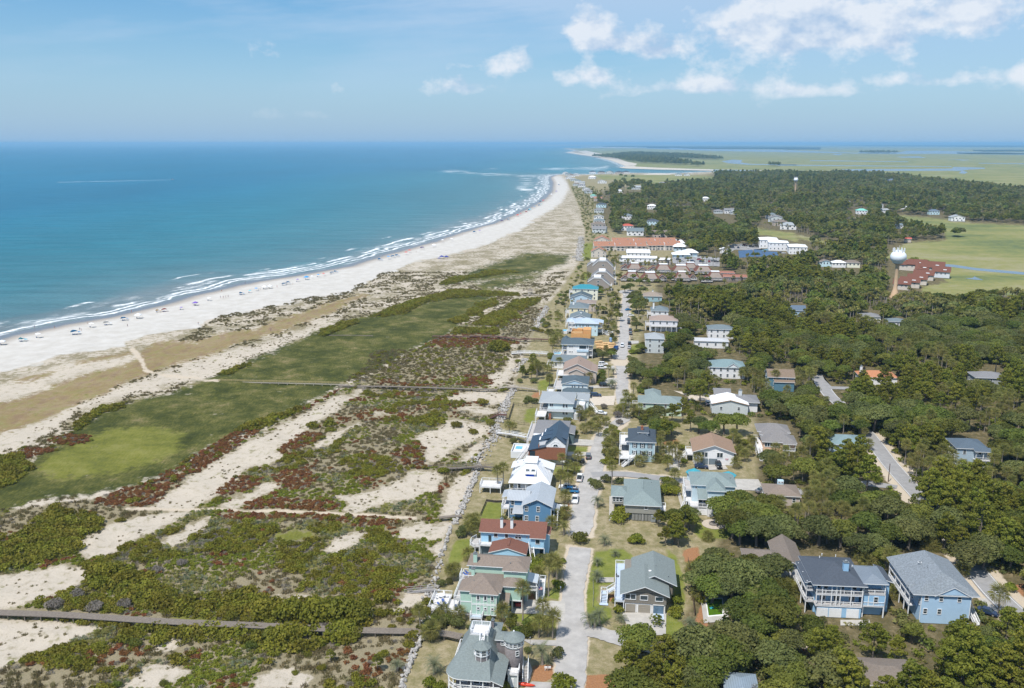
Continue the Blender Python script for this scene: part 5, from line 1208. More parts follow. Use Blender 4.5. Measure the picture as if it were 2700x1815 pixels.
def house_tan():
 h=House('tan_house','tan gabled house with stepped tan roofs',24.8,401.8,short='tan stepped-gable house')
 R_=shingle('tan',(.30,.225,.185),.08);Wm=siding('tan',(.40,.345,.30))
 h.block(0,12.8,-3.6,11.5,0,6.0,Wm);h.gable(0,12.8,-3.6,11.5,6.0,3.0,R_,Wm,'y',.5)
 h.block(2.6,9.6,-6.0,-3.61,0,5.4,Wm,'front_wall');h.gable(2.6,9.6,-6.0,2.0,5.4,1.6,R_,Wm,'y',.4,name='front_roof')
 h.block(12.81,15.4,-4.8,8.0,0,5.6,Wm,'side_wall');h.shed(12.8,15.9,-5.3,8.4,5.5,6.5,R_,'R',name='side_roof');h.wins('R',15.405,(-2,2,6),3.6,.8,1.3)
 h.block(.0,2.59,-5.0,-3.61,0,3.4,siding('white',(.68,.69,.70)),'porch_wall');h.win('F',-6.005,4.6,3.4,.8,1.2)
 h.deck(-3.4,-.01,-3.6,6,3.0,'LFB',DECKP);h.vents([(7.6,3,8.9)])
house_tan()
gen_house('low slate-roofed house with white seaward porch beside the tan gabled house',1452,1546,953,3.6,13,1.9,siding('white',(.68,.69,.70)),shingle('bluegrey',(.15,.185,.20)),'hip',wins=4,storeys=1,deck='L',short='low slate-roofed house')
def house_pool():
 h=House('white_house','white three-storey house with dark slate roof, balconies and sea pool',26.4,449.3,short='white balconied pool house')
 R_=shingle('slateblue',(.085,.115,.135));Wm=siding('purewhite',(.72,.73,.74));sh=siding('dullblue',(.36,.47,.56))
 h.block(3.2,14.3,-4.2,9.0,0,7.4,Wm);h.hip(.2,16.4,-4.4,9.2,7.5,2.2,R_,.5)
 h.hip(-.2,3.4,4.0,11.0,7.3,2.0,R_,.4,name='porch_roof')
 for z in (4.4,1.5): h.deck(.2,3.19,-4.2,5.5,z,'LF',DECKP,posts=False)
 for x in (.4,3.0): h.post(x,-4.0,0,7.4,.3)
 for y in (0.,4.): h.post(.4,y,0,7.4,.25)
 for z in (4.4,1.5): h.deck(14.31,16.4,-4.0,6,z,'RF',DECKP,posts=False)
 for y in (-3.8,1,5.6): h.post(16.2,y,0,7.4,.2)
 h.part('balcony',MB().box(8.2,14.2,-5.2,-4.21,3.7,4.6),sh);h.block(8.6,13.2,-4.9,-4.22,0,3.69,Wm,'bay_wall')
 h.win('F',-4.205,11.2,6.0,3.6,1.6,'plain');h.wins('F',-4.205,(4.2,5.0,5.8),6.2,.42,.75,'plain');h.wins('F',-4.205,(4.2,5.0,5.8),3.4,.42,.5,'plain');h.win('F',-4.205,13.6,6.2,.5,1.6,'plain')
 h.chimney(15.2,-2.0,7.6,9.6,.3,.3,FLUE)
 h.block(-4.4,-.2,-1.5,4.5,0,1.2,STUCCO,'pool_deck');h.block(-4.0,-.6,-1.0,3.8,1.2,1.24,mat('pool_water',(.10,.42,.58)),'pool');h.rail([(-.2,-1.5),(-4.4,-1.5),(-4.4,4.5),(-.2,4.5)],1.2)
house_pool()
def house_framing():
 x,y=G(1506,893,2.8)
 h=House('unfinished_house','unfinished house with bare orange plywood walls and open framing',x,y+2,short='unfinished plywood house')
 OSB=mat('raw_plywood',(.56,.31,.125),.85,.14,1.2);LUM=mat('raw_lumber',(.62,.40,.19),.85,.12,2)
 h.block(0,11,0,.2,0,5.2,OSB);h.block(0,.2,.21,13,0,5.6,OSB);h.block(.21,11,12.8,13,0,5.4,OSB);h.block(.21,10.8,.21,12.79,2.7,2.9,OSB,'floor');h.block(6.5,11.0,5,12.7,2.9,6.6,OSB)
 for i in range(12): h.part('stud',MB().box(.8+i*.9,.9+i*.9,6.0,6.1,2.9,5.6),LUM)
 for i in range(9): h.part('joist',MB().box(.3,6.4,1.0+i*.6,1.12+i*.6,5.2,5.4),LUM)
 h.block(3,6,8,12,2.9,6.2,OSB)
house_framing()
def house_paleblue():
 h=House('pale_blue_house','pale blue house with pale blue metal hip roof and porches at both ends',36.9,499.7,short='pale blue metal-roofed house')
 R_=seam('icemetal',(.50,.58,.66),'X',.2);Wm=siding('pale_sky',(.42,.56,.63))
 h.block(0,13.2,0,13,0,7.4,Wm);h.hip(-.2,13.4,-.2,13.2,7.5,2.1,R_,.5);h.hip(-5.0,0,4.4,13,7.4,1.3,R_,.3,name='porch_roof');h.shed(13.3,16.4,4,13,7.0,7.8,R_,'R',name='side_roof')
 for z in (4.4,1.6):
  h.deck(-4.6,-.01,4.4,12,z,'LF',DECKP,posts=False);h.deck(13.21,16.2,4.2,12.6,z,'RF',DECKP,posts=False)
 for x,y in ((-4.4,4.6),(-4.4,9),(-2,4.6),(16,4.4),(16,9)): h.post(x,y,0,7.3,.25)
 h.wins('F',-.002,(.8,2.9,4.6,6.8,7.7,11.6),5.9,.5,1.0,'plain');h.wins('F',-.002,(1.2,3.3,8.2,9.2,11.8),3.0,.5,.9,'plain');h.trimband(0,13.2,-.002,4.3,.2)
 h.block(-8,-4.8,3.4,9,0,1.6,STUCCO,'pool_deck');h.block(-7.6,-5.2,3.8,8.6,1.6,1.64,mat('pool_water',(.1,.42,.58)),'pool');h.stairs((16.6,5,1.6),(19.4,3,.05),1.2,DECKP)
house_paleblue()
SKYB=siding('dullblue',(.36,.47,.56));YEL=siding('butter',(.62,.55,.38));GRYR=shingle('bluegrey',(.15,.185,.20));TANW=siding('tan',(.40,.345,.30));WHT=siding('white',(.68,.69,.70))
gen_house('grey gabled house with white chimney behind the pale blue metal-roofed house',1500,1556,839,6.4,14,2.2,WHT,GRYR,'gablef',chim=(.55,.4,.8),deck='L',short='grey gabled house with white chimney')
gen_house('butter yellow house with grey hip roof and white seaward porches',1499,1552,812,7.2,14,2.4,YEL,GRYR,'hip',chim=(.2,.4,.6),deck='L',wins=3,short='butter yellow grey-roofed house')
gen_house('weathered tan-roofed house between the yellow house and the slate roof',1518,1572,800,5.6,12,1.6,TANW,shingle('faded',(.27,.22,.19)),'hip',short='weathered tan-roofed house')
gen_house('small house with steep dark slate-blue gable in front of the teal roof',1502,1562,785,4.8,12,2.8,siding('dullblue',(.36,.47,.56)),shingle('slateblue',(.085,.115,.135)),'gablef',short='steep slate-blue gabled house')
TEAL=seam('teal',(.04,.26,.32),'X',.15)
gen_house('pale yellow house with bright teal metal hip roof',1508,1578,762,8.0,11,2.6,siding('cream',(.66,.63,.50)),TEAL,'hip',wins=4,storeys=3,deck='L',short='teal-roofed yellow house')
# ================================================================== houses across the road
def house_garages():
 h=House('grey_brown_house','grey-brown house with two garage doors and pale blue side deck',27.0,190.2,short='grey-brown garage house')
 R_=shingle('greygreen',(.185,.215,.21));Wm=wave_mat('batten',(.215,.195,.165),(.15,.135,.11),2.6,'X',.85,.2,noise_amt=.08,width=.12);DR=mat('garage_taupe',(.30,.27,.22),.7,.05)
 h.block(.2,9.7,.2,17.0,0,2.5,STUCCO,'base_wall');h.block(0,9.9,0,17.2,2.5,5.2,Wm)
 h.gable(-.4,9.9,0,10.2,5.35,2.05,R_,Wm,'y',.75,ov2=.9)
 h.gable(2.2,12.0,5.0,17.4,5.55,2.1,R_,Wm,'y',.6,name='rear_roof',ov2=.6);h.block(9.91,11.6,5.2,17.2,2.5,5.4,Wm,'rear_wall')
 h.garage(.195,1.5,2.35,2.15,DR);h.garage(.195,4.75,2.9,2.15,DR)
 h.block(6.8,9.4,.0,.19,2.2,2.5,STUCCO,'lintel');h.block(6.9,9.3,.1,.196,.0,2.2,mat('bay_shade_panel',(.10,.16,.22),.8,.3,1.0),'bay_shade_panel')  # dark panel on the wall, painted as the shade inside an open bay
 h.win('F',-.005,1.4,4.15,2.4,1.25,'pair');h.win('F',-.005,4.6,4.05,1.7,1.1,'plain');h.win('F',-.005,8.2,3.95,1.7,1.0,'plain')
 h.deck(-2.4,-.01,0,17.0,2.7,'LF',DECKB);h.deck(-2.4,2.1,17.01,19.4,2.7,'LB',DECKB)
 h.stairs((-2.5,6.4,2.7),(-4.4,6.2,1.4),1.2,DECKB);h.stairs((-4.9,6.2,1.4),(-5.0,3.4,.05),1.5,DECKB);h.deck(-5.8,-4.1,5.6,7.0,1.4,'LB',DECKB)
 h.block(-6.0,-3.9,2.4,3.3,.03,.08,DECKB,'landing')
 h.skylight(6.1,7.6,7.25,.7,.5,0,WHITE);h.vents([(7.6,10,7.3),(10.6,7,6.2),(8.6,14,6.9)])
 h.block(6.9,9.4,-2.4,.05,.03,.1,DECKB,'step')
house_garages()
def house_hipgrey():
 h=House('grey_house','grey-green stilt house with broad grey hip roof and slatted ground floor',36.0,242.2,short='grey-green stilt house')
 R_=shingle('greygreen2',(.20,.245,.24));Wm=siding('olivegrey',(.24,.235,.205))
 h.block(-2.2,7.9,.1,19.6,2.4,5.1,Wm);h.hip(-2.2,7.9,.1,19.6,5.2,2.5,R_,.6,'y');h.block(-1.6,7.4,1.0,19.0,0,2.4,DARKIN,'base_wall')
 h.part('ridge_vent',MB().box(2.6,3.1,7.0,13.5,7.6,7.82),R_)
 for i in range(9): h.part('slat_screen',MB().box(-.2+i*.95,.62+i*.95,.3,.36,.05,2.3),mat('slat_grey',(.22,.22,.20),.8,.1,3))
 for x in (-1.9,2.9,7.7): h.post(x,.35,0,2.4,.25,mat('post_grey',(.36,.35,.33),.8))
 h.block(-6.2,-2.21,6.2,14,2.4,5.0,Wm,'wing_wall');h.hip(-6.2,-1.4,6.2,14,5.15,1.4,R_,.5,'x',name='wing_roof',run=2.5)
 h.wins('F',6.195,(-5.6,-4.6,-3.6),4.0,.75,1.3);h.win('F',.095,3.9,4.3,.9,.9);h.wins('L',-2.205,(2.0,4.4),3.6,.9,1.4)
 h.deck(7.91,9.9,3.0,6.6,2.5,'FRB',DECKP);h.block(5.4,6.8,-.4,.28,.1,2.0,mat('grey_cabinet',(.25,.27,.27),.6),'outdoor_shower');h.vents([(4.6,3.4,6.4),(5.8,15,6.3)])
house_hipgrey()
def house_tealturret():
 h=House('aqua_house','pale aqua three-storey house with two teal turret roofs at the back',53.2,244.6,short='pale aqua teal-turreted house')
 R_=shingle('greygreen2',(.20,.245,.24));Wm=siding('aqua',(.40,.50,.54));TL=mat('teal_metal',(.06,.32,.38),.4,.06,1,metal=.15)
 h.block(1.2,14.0,6.2,16.4,0,8.1,Wm);h.hip(1.2,14.0,6.2,16.4,8.2,2.4,R_,.5)
 h.block(5.7,10.4,2.1,6.19,0,8.1,Wm,'bay_wall');h.hip(5.7,10.4,2.1,10.4,8.18,1.9,R_,.5,name='bay_roof',axis='y',run=2.8)
 h.part('turret_roof',MB().lathe([(2.7,7.7),(2.7,7.85),(.1,9.2)],8,c=(2.6,17.4)),TL);h.part('turret_wall',MB().lathe([(2.2,0),(2.2,7.7)],8,c=(2.6,17.4)),Wm)
 h.part('turret_roof',MB().lathe([(2.5,7.7),(2.5,7.85),(.1,9.0)],8,c=(13.2,16.6)),TL);h.part('turret_wall',MB().lathe([(2.0,0),(2.0,7.7)],8,c=(13.2,16.6)),Wm)
 h.shed(2.7,5.68,1.7,6.18,5.3,6.9,R_,'F',name='porch_roof');h.block(3.0,5.69,2.6,2.68,2.8,5.3,SCREEN,'screen')
 for x in (2.95,4.3,5.6): h.post(x,2.5,2.7,5.3,.16)
 h.part('rail_bar',MB().box(2.9,5.7,2.46,2.54,3.8,3.92),WHITE)
 h.deck(.2,5.69,2.0,6.18,2.7,'FL',DECKP);h.deck(-.9,1.19,6.19,17,2.7,'L',DECKP);h.deck(-.9,1.19,8.0,16.4,5.5,'LFB',DECKW,posts=False)
 for y in (8.2,12.2,16.2): h.post(-.7,y,0,5.4,.18)
 h.block(.3,5.69,2.3,6.17,0,2.45,STUCCO,'base_wall');h.garage(2.295,4.2,2.4,2.0);h.block(5.7,7.2,1.3,2.09,0,3.6,siding('white',(.68,.69,.70)),'stair_wall')
 h.trimband(5.7,10.4,2.098,5.6,.3);h.win('F',2.095,8.9,3.9,1.6,1.5,'pair');h.corners(5.7,10.4,2.1,2.7,8.0);h.corners(1.2,14,6.2,0,8.0)
 rw=MB().lathe([(.38,-.05),(.38,.05)],14);o=h.part('window',rw,WHITE);o.location=(2.4,6.14,7.2);o.rotation_euler=(math.pi/2,0,0);ob('pane',MB().lathe([(.25,.05),(.25,.06)],12).mesh('pane',GLASS),o)
 h.stairs((-.9,3.2,2.7),(-2.4,1.0,.05),1.0,DECKP);h.vents([(3.4,9.2,9.2),(5.2,9.6,9.6),(13.0,10.6,9.0)]);h.wins('R',14.005,(8,11,14),5.6,.8,1.3);h.win('F',6.195,12.4,4.6,.9,1.3)
house_tealturret()
def house_shutters():
 h=House('shuttered_house','blue-grey house with black shutters, dark hip roof and brick chimney',41.3,291.1,short='black-shuttered house')
 R_=shingle('darkslate',(.062,.080,.100));Wm=siding('bluegrey',(.32,.42,.46));SHU=mat('shutter_black',(.02,.022,.03),.5,.1)
 h.block(0,8.9,1.2,14.8,0,7.4,Wm);h.hip(0,8.9,1.2,14.8,7.5,1.9,R_,.55,'y',run=4.0);h.shed(-1.5,-.5,.9,4.6,7.35,7.7,R_,'L',name='porch_roof')
 h.block(3.0,6.5,4.9,10.0,8.2,9.7,WHITE,'dormer_wall');h.shed(2.7,6.9,4.5,10.6,9.7,10.0,R_,'F',name='dormer_roof');h.win('F',4.895,4.0,9.2,1.7,.4,'plain');h.wins('F',4.895,(5.5,6.1),9.2,.3,.4,'plain')
 h.chimney(4.4,7.4,9.6,10.9,.9,.7,BRICK,BRICK)
 for z in (6.0,3.2):
  for x in (1.9,4.6,7.2):
   w=h.win('F',1.195,x,z,.62,1.45,'grid')
   for sg in (-1,1): h.part('shutter',MB().box(x+sg*.66-.15,x+sg*.66+.15,1.12,1.19,z-.85,z+.85),SHU)
 h.corners(0,8.9,1.2,0,7.3)
 h.deck(-3.5,-.01,-3.4,4.0,2.6,'FL',DECKP);h.deck(-3.5,-.01,4.01,13.4,2.6,'L',DECKP);h.deck(-3.5,-.01,3.4,13.4,5.5,'LFB',DECKP,posts=False)
 for y in (3.6,8.5,13.2): h.post(-3.3,y,2.6,5.3,.18)
 h.stairs((1.6,-1.4,2.6),(-2.2,-4.6,.05),1.1,DECKP);h.deck(.0,2.2,-2.2,.6,2.6,'R',DECKP)
 h.block(6.1,6.5,1.14,1.19,.5,.65,SHU,'vent')
house_shutters()
def house_galleries():
 h=House('blue_house','large sky blue house with dark slate roof and two white galleries',83.9,186.2,-5.0,short='large blue house with white galleries')
 R_=shingle('charcoal',(.072,.085,.105));Wm=siding('cornflower',(.245,.405,.56))
 h.block(-11.8,-1.3,3.0,14.5,0,8.4,Wm);h.block(-11.4,-1.31,.9,2.99,0,2.8,Wm,'garage_wall');h.garage(.895,-3.2,2.6,2.2);h.garage(.895,-7.2,2.6,2.2);h.garage(.895,-10.2,2.4,2.2)
 h.porch2(-12.0,-1.2,.7,2.99,(3.1,6.0),8.5,(-11.9,-10.6,-8.4,-7.3,-6.4,-3.9,-1.35));h.hip(-12.6,-.9,.7,14.6,8.6,2.5,R_,.5,'x',run=6.6)
 h.wins('F',2.995,(-10.9,-9.2,-5.5,-2.6),7.1,.9,1.5);h.wins('F',2.995,(-9.8,-6.6,-3.0),4.3,1.2,1.8,'pair');h.chimney(-4.4,5.2,9.4,12.2,1.2,1.0,Wm)
 h.block(-.9,4.2,1.6,10,2.9,6.0,Wm,'tower_wall');h.block(-.9,4.2,4.4,10,6.0,8.9,Wm,'tower_wall');h.deck(-.9,4.2,1.5,4.39,6.05,'FLR',DECKW,posts=False);h.hip(-.9,4.2,1.5,10,8.95,1.1,seam('slatepale',(.22,.255,.29),'Y'),.4,name='tower_roof')
 for x in (-.75,4.05): h.post(x,1.65,6.05,8.9,.2);h.post(x,1.65,0,2.9,.25)
 h.deck(-.9,4.2,1.5,4.5,2.95,'FLR',DECKW,posts=False);h.post(.4,1.65,2.95,5.9,.2);h.win('F',1.595,2.1,4.6,.85,1.4);h.block(-.6,4.0,3.0,10,0,2.8,Wm,'base_wall')
 h.corners(-.9,4.2,1.6,2.9,6.0);h.block(4.21,6.0,4.6,11,0,8.3,siding('cornflower',(.245,.405,.56)),'rear_wall');h.shed(4.0,6.4,3.6,11.4,8.2,9.0,R_,'R',name='side_roof')
 for z in (3.1,6.0): h.deck(-14.0,-12.01,2.4,12.0,z,'LF',DECKW,posts=False)
 for y in (2.6,7,11.6): h.post(-13.8,y,0,8.4,.2)
 h.shed(-14.4,-12.5,2.0,12.6,8.2,8.7,R_,'L',name='porch_roof');h.vents([(-8.2,12,10.6),(-9,11,10.4),(-5,11.6,10.6),(-2,8,9.8)],WHITE);h.wins('R',-1.29,(1.8,),7.2,.7,1.4)
house_galleries()
def house_bluegable():
 h=House('blue_house','pale blue house with grey shingle roof, front gable and left side porches',96.9,188.4,-5.0,short='pale blue front-gabled house')
 R_=shingle('greymix',(.20,.225,.245),.3);Wm=siding('paleblue',(.32,.455,.585))
 h.block(-.9,10.2,-3.2,14.5,0,7.4,Wm);h.hip(-2.6,11.6,-3.2,14.8,7.5,4.0,R_,.45,'y',run=3.6)
 h.gable(2.2,9.9,-3.55,1.0,7.55,2.1,R_,Wm,'y',.4,name='gable_roof',ov2=.2)
 h.wins('F',-3.205,(.2,3.5,7.6),6.4,.75,1.15);h.wins('F',-3.205,(.2,3.4),3.1,.75,1.2);h.corners(-.9,10.2,-3.2,0,7.3)
 for z in (3.1,6.1) if False else (3.0,5.4): h.deck(-2.6,-.91,-.4,14,z,'L',DECKP,posts=False)
 for y in (-.2,2.8,6.0,9.4,13.8): h.post(-2.45,y,0,7.4,.2)
 h.wins('L',-.905,(-2.2,),5.0,.8,1.3);h.wins('L',-.905,(2,6,10),4.4,.9,1.8);h.wins('L',-.905,(2,6,10),6.7,.9,1.3)
 h.gable(-2.7,-.8,-.8,.6,7.4,.9,R_,WHITE,'x',.3,name='dormer_roof');h.vents([(2.6,4.0,10.4)]);h.skylight(1.8,6.8,10.5,.8,.6,.2)
 h.deck(10.21,12.4,1.0,11,3.0,'RFB',DECKP);h.stairs((11.4,.9,3.0),(12.2,-3.2,.05),1.1,DECKP)
house_bluegable()
def house_brown():
 h=House('brown_roof_house','low house with wide grey-brown roofs half hidden by live oaks',60.5,208.5,short='grey-brown roofed house under oaks')
 R_=shingle('greybrown',(.185,.155,.13));
 h.block(.3,9.0,.6,6.2,0,4.3,WHT);h.hip(.3,9.5,.6,6.2,4.4,1.3,R_,.6,'x');h.block(8.4,14.4,-3.0,12,0,4.4,WHT,'wing_wall');h.gable(8.4,14.4,-3.2,12,4.5,1.9,R_,WHT,'y',.7,name='wing_roof')
 h.wins('F',.598,(1.4,3.8),2.8,1.0,1.4,'plain');h.post(.2,.3,0,4.3,.16)
house_brown()
BRN=shingle('brownroof',(.205,.155,.115));GRB=shingle('greybrown',(.185,.155,.13));GRR=shingle('ashgrey',(.20,.20,.205));GGR=shingle('greygreen2',(.20,.245,.24))
h=gen_house('low taupe-roofed bungalow with small white cupola among oaks',2017,2112,1306,3.4,9,1.8,siding('tan',(.40,.345,.30)),shingle('taupe',(.215,.175,.145)),'hip',storeys=1,short='taupe-roofed bungalow')
h.block(h.w*.5-.9,h.w*.5+.9,5.2,6.4,4.6,6.2,siding('pale_sky',(.42,.56,.63)),'cupola');h.wins('F',5.195,(h.w*.5-.45,h.w*.5+.45),5.7,.55,.35,'plain')
h=gen_house('white house with tan gabled roof, shutters and open carport',1826,1940,1190,4.9,13,2.4,WHT,shingle('tanbrown',(.27,.185,.13)),'gablef',wins=0,storeys=2,over=.7,short='tan-roofed carport house')
for u in (3.6,8.8): h.win('F',-.003,u,3.6,1.9,1.7,'pair')
h.block(2.2,8.0,-.02,.3,0,2.2,DARKIN,'carport');h.post(5.0,-.1,0,2.3,.2);h.deck(-2.6,-.01,2,8,2.6,'FLB',DECKP);h.stairs((-2.8,3,2.6),(-5.2,1.0,.05),1.0,DECKP)  # dark slab on the wall paints the shade inside the carport
h.part('bunting',MB().poly([(10.6,-.12,2.5),(11.9,-.12,2.5),(11.7,-.12,2.1),(11.25,-.12,1.9),(10.8,-.12,2.1)]).poly([(10.6,-.10,2.5),(10.8,-.10,2.1),(11.25,-.10,1.9),(11.7,-.10,2.1),(11.9,-.10,2.5)]),mat('bunting_red',(.5,.08,.08),.8,.6,6,col2=(.7,.7,.75)))
def house_peach():
 h=House('peach_house','peach house with grey hip roofs, ribbon windows and long white side stair',*G(2012,1185,2.6),rot=-9,short='peach house')
 R_=shingle('warmgrey',(.20,.19,.185));Wm=siding('peach',(.60,.40,.27))
 h.block(0,11.0,0,7.5,0,5.6,Wm);h.hip(0,11.0,0,7.5,5.7,1.8,R_,.6);h.block(.4,9.5,7.51,17,0,6.4,Wm,'rear_wall');h.hip(-.8,10.0,8.6,17,6.6,2.0,R_,.6,name='rear_roof');h.hip(-.4,9.8,6.0,12,6.2,1.3,R_,.4,name='mid_roof',axis='x')
 for i in range(6): h.win('F',-.003,.9+i*.9,4.4,.72,1.3,'plain')
 h.deck(6.8,11.0,-1.6,-.01,2.9,'FLR',DECKP);h.hip(6.8,11.0,-1.6,2.0,5.6,.8,R_,.3,name='porch_roof')
 for x in (6.95,8.9,10.85): h.post(x,-1.45,0,5.5,.18)
 h.wins('R',11.003,(2,5),4.2,.8,1.2);h.win('R',11.003,3,1.6,.7,1.2)
 h.deck(-2.2,-.01,.5,12,2.9,'LB',DECKP);h.stairs((-1.4,.4,2.9),(-.9,-5.2,.05),1.2,DECKP)
house_peach()
gen_house('grey-teal roofed bungalow showing above oaks beside the straight road',2192,2286,1172,3.8,11,2.0,siding('dullblue',(.36,.47,.56)),shingle('tealgrey',(.18,.25,.26)),'hip',storeys=1,short='grey-teal roofed bungalow')
h=gen_house('sage green house with grey hip roofs and white left deck',1682,1800,1062,5.4,10,1.8,siding('sagegreen',(.40,.50,.40)),GGR,'hip',wins=4,deck='L',short='sage green house')
h.hip(3,9,8,18,5.6,1.9,GGR,.5,name='rear_roof');h.block(3,9,10.01,18,0,5.5,siding('sagegreen',(.40,.50,.40)),'rear_wall')
OSB=mat('raw_plywood',(.56,.31,.125))
h=gen_house('house under repair with white sheeted roof and raw plywood eaves',1876,1974,1064,4.6,11,1.7,siding('pale_grey',(.42,.45,.45)),mat('roof_sheeting',(.72,.73,.74),.7,.06,.8),'gablef',wins=2,storeys=1,trim=OSB,short='white-sheeted house under repair')
h.hip(h.w*.45,h.w+5,4,15,4.4,1.6,GRR,.5,name='rear_roof');h.block(h.w+.01,h.w+4.6,4.4,14.6,0,4.3,WHT,'rear_wall');h.chimney(h.w*.85,9,4.5,8.0,1.4,1.0,siding('slategreen2',(.40,.42,.42)))
h.gable(2.0,8.4,11.2,19,5.2,1.8,GRR,WHT,'x',.5,name='back_roof');h.block(2.2,8.2,11.3,18.8,0,5.2,WHT,'back_wall')
BLT=siding('tealblue',(.085,.17,.22))
h=gen_house('tall slate blue house with brown roof, lean-to and white garage door',2024,2096,993,6.6,9,2.4,BLT,BRN,'gables',wins=2,storeys=3,garage=1,short='tall slate blue brown-roofed house')
h.shed(2.4,h.w+.3,-1.7,-.01,4.4,5.2,BRN,'F',name='leanto_roof');h.block(2.6,h.w,-1.3,-.012,0,4.3,BLT,'front_wall')
h=gen_house('white house with blue-grey roof and front gable among oaks',1872,1966,968,5.6,12,2.6,WHT,shingle('tealgrey',(.18,.25,.26)),'hip',wins=5,deck='L',gab=(.45,.85,2.0),short='white front-gabled house')
h=gen_house('tall pale grey house with light roof, plain front and four small windows',1700,1753,893,8.0,12,2.2,siding('pale_grey',(.42,.45,.45)),shingle('lightgrey',(.30,.325,.34),.08),'hip',wins=2,storeys=3,axis='x',short='tall plain pale grey house')
h=gen_house('pale house with tan hip roof, white rails and red flowering bush',1712,1788,845,6.6,12,2.2,siding('palegrey2',(.52,.52,.54)),shingle('tanroof2',(.30,.235,.20),.08),'hip',wins=4,deck='LF',short='tan-roofed white-railed house')
h.block(h.w+.01,h.w+3,3,10,0,4.6,WHT,'side_wall');h.hip(h.w,h.w+3,3,10,4.7,1.2,shingle('tanroof2',(.3,.235,.2)),.4,name='side_roof')
gen_house('grey hip-roofed house with tall white chimney above the tan roof',1716,1764,820,5.2,12,2.4,WHT,GRYR,'hip',chim=(.12,.3,2.2),deck='L',short='grey house with tall white chimney')
gen_house('tan-roofed low house with white chimney near the end of the road',1696,1747,781,4.0,12,2.4,siding('dullteal',(.25,.38,.42)),shingle('tanroof3',(.27,.225,.185)),'hip',chim=(.5,.5,.8),storeys=1,short='tan-roofed low house by road end')  # one even dull teal on all walls
gen_house('terracotta-roofed house with white chimney seen above the oaks',2268,2366,994,4.0,10,2.0,WHT,shingle('terracotta',(.42,.19,.10)),'hip',chim=(.05,.4,2.0),storeys=1,short='terracotta-roofed house')
def house_right():
 h=gen_house('slate-roofed blue-grey house with white two-level porch at right',2522,2606,1182,6.6,10,2.0,siding('greyblue',(.30,.38,.44)),shingle('slatebl2',(.09,.12,.15)),'hip',wins=2,storeys=2,short='slate-roofed house with two-level porch')
 for z in (3.0,.3): h.deck(h.w*.55,h.w+.4,-2.2,-.01,z,'FR',DECKP,posts=False)
 for x in (h.w*.56,h.w*.8,h.w+.3): h.post(x,-2.0,0,6.4,.2)
 h.shed(h.w*.5,h.w+.8,-2.6,.2,6.3,6.9,shingle('slatebl2',(.09,.12,.15)),'F',name='porch_roof');h.deck(-2.4,-.01,1,8,3.0,'LF',DECKP);h.stairs((-2.5,2,3.0),(-5.5,1,.05),1.0,DECKP)
house_right()
gen_house('weathered grey house nearly hidden by trees at the right',2572,2655,996,5.2,10,1.8,siding('weather',(.30,.32,.32)),GRR,'hip',wins=3,short='weathered grey house at the right')
gen_house('long pale flat-roofed house in the oaks',1830,1922,899,4.0,8,.7,WHT,mat('palegrey_roof',(.45,.46,.47),.8,.08,1),'hip',wins=4,storeys=1,short='long pale flat-roofed house')
gen_house('white house with blue-grey roof half hidden by palms',1866,1936,868,5.4,10,1.8,WHT,GRYR,'hip',wins=4,short='white house half hidden by palms')
gen_house('small house with blue roof deep in the oaks',2084,2126,818,4.4,9,2.4,siding('paleblue',(.32,.455,.585)),shingle('blueroof',(.11,.15,.20)),'gables',wins=2,storeys=1,short='blue-roofed small house')
gen_house('grey-roofed house in the oaks below the water tower',2276,2324,835,4.0,10,1.6,WHT,GRR,'hip',storeys=1,short='grey-roofed house below the tower')
gen_house('pale low house right of the grey roof below the water tower',2344,2392,848,4.0,9,1.4,WHT,GRYR,'hip',storeys=1,short='pale low house below the tower')
h=gen_house('low grey-roofed house under oaks at the bottom edge',2270,2440,1806,3.6,9,1.4,siding('olivegrey',(.24,.235,.205)),GRB,'hip',storeys=1,rot=-5,short='grey-roofed house at the bottom edge')
h=gen_house('pale blue-roofed house at the bottom edge among oaks',1915,2010,1850,4.2,9,1.2,siding('paleblue',(.32,.455,.585)),seam('steelblue',(.27,.33,.38),'X',.2),'hip',storeys=1,chim=(.85,.2,1.0,BRICK),short='pale blue-roofed house at the bottom edge')
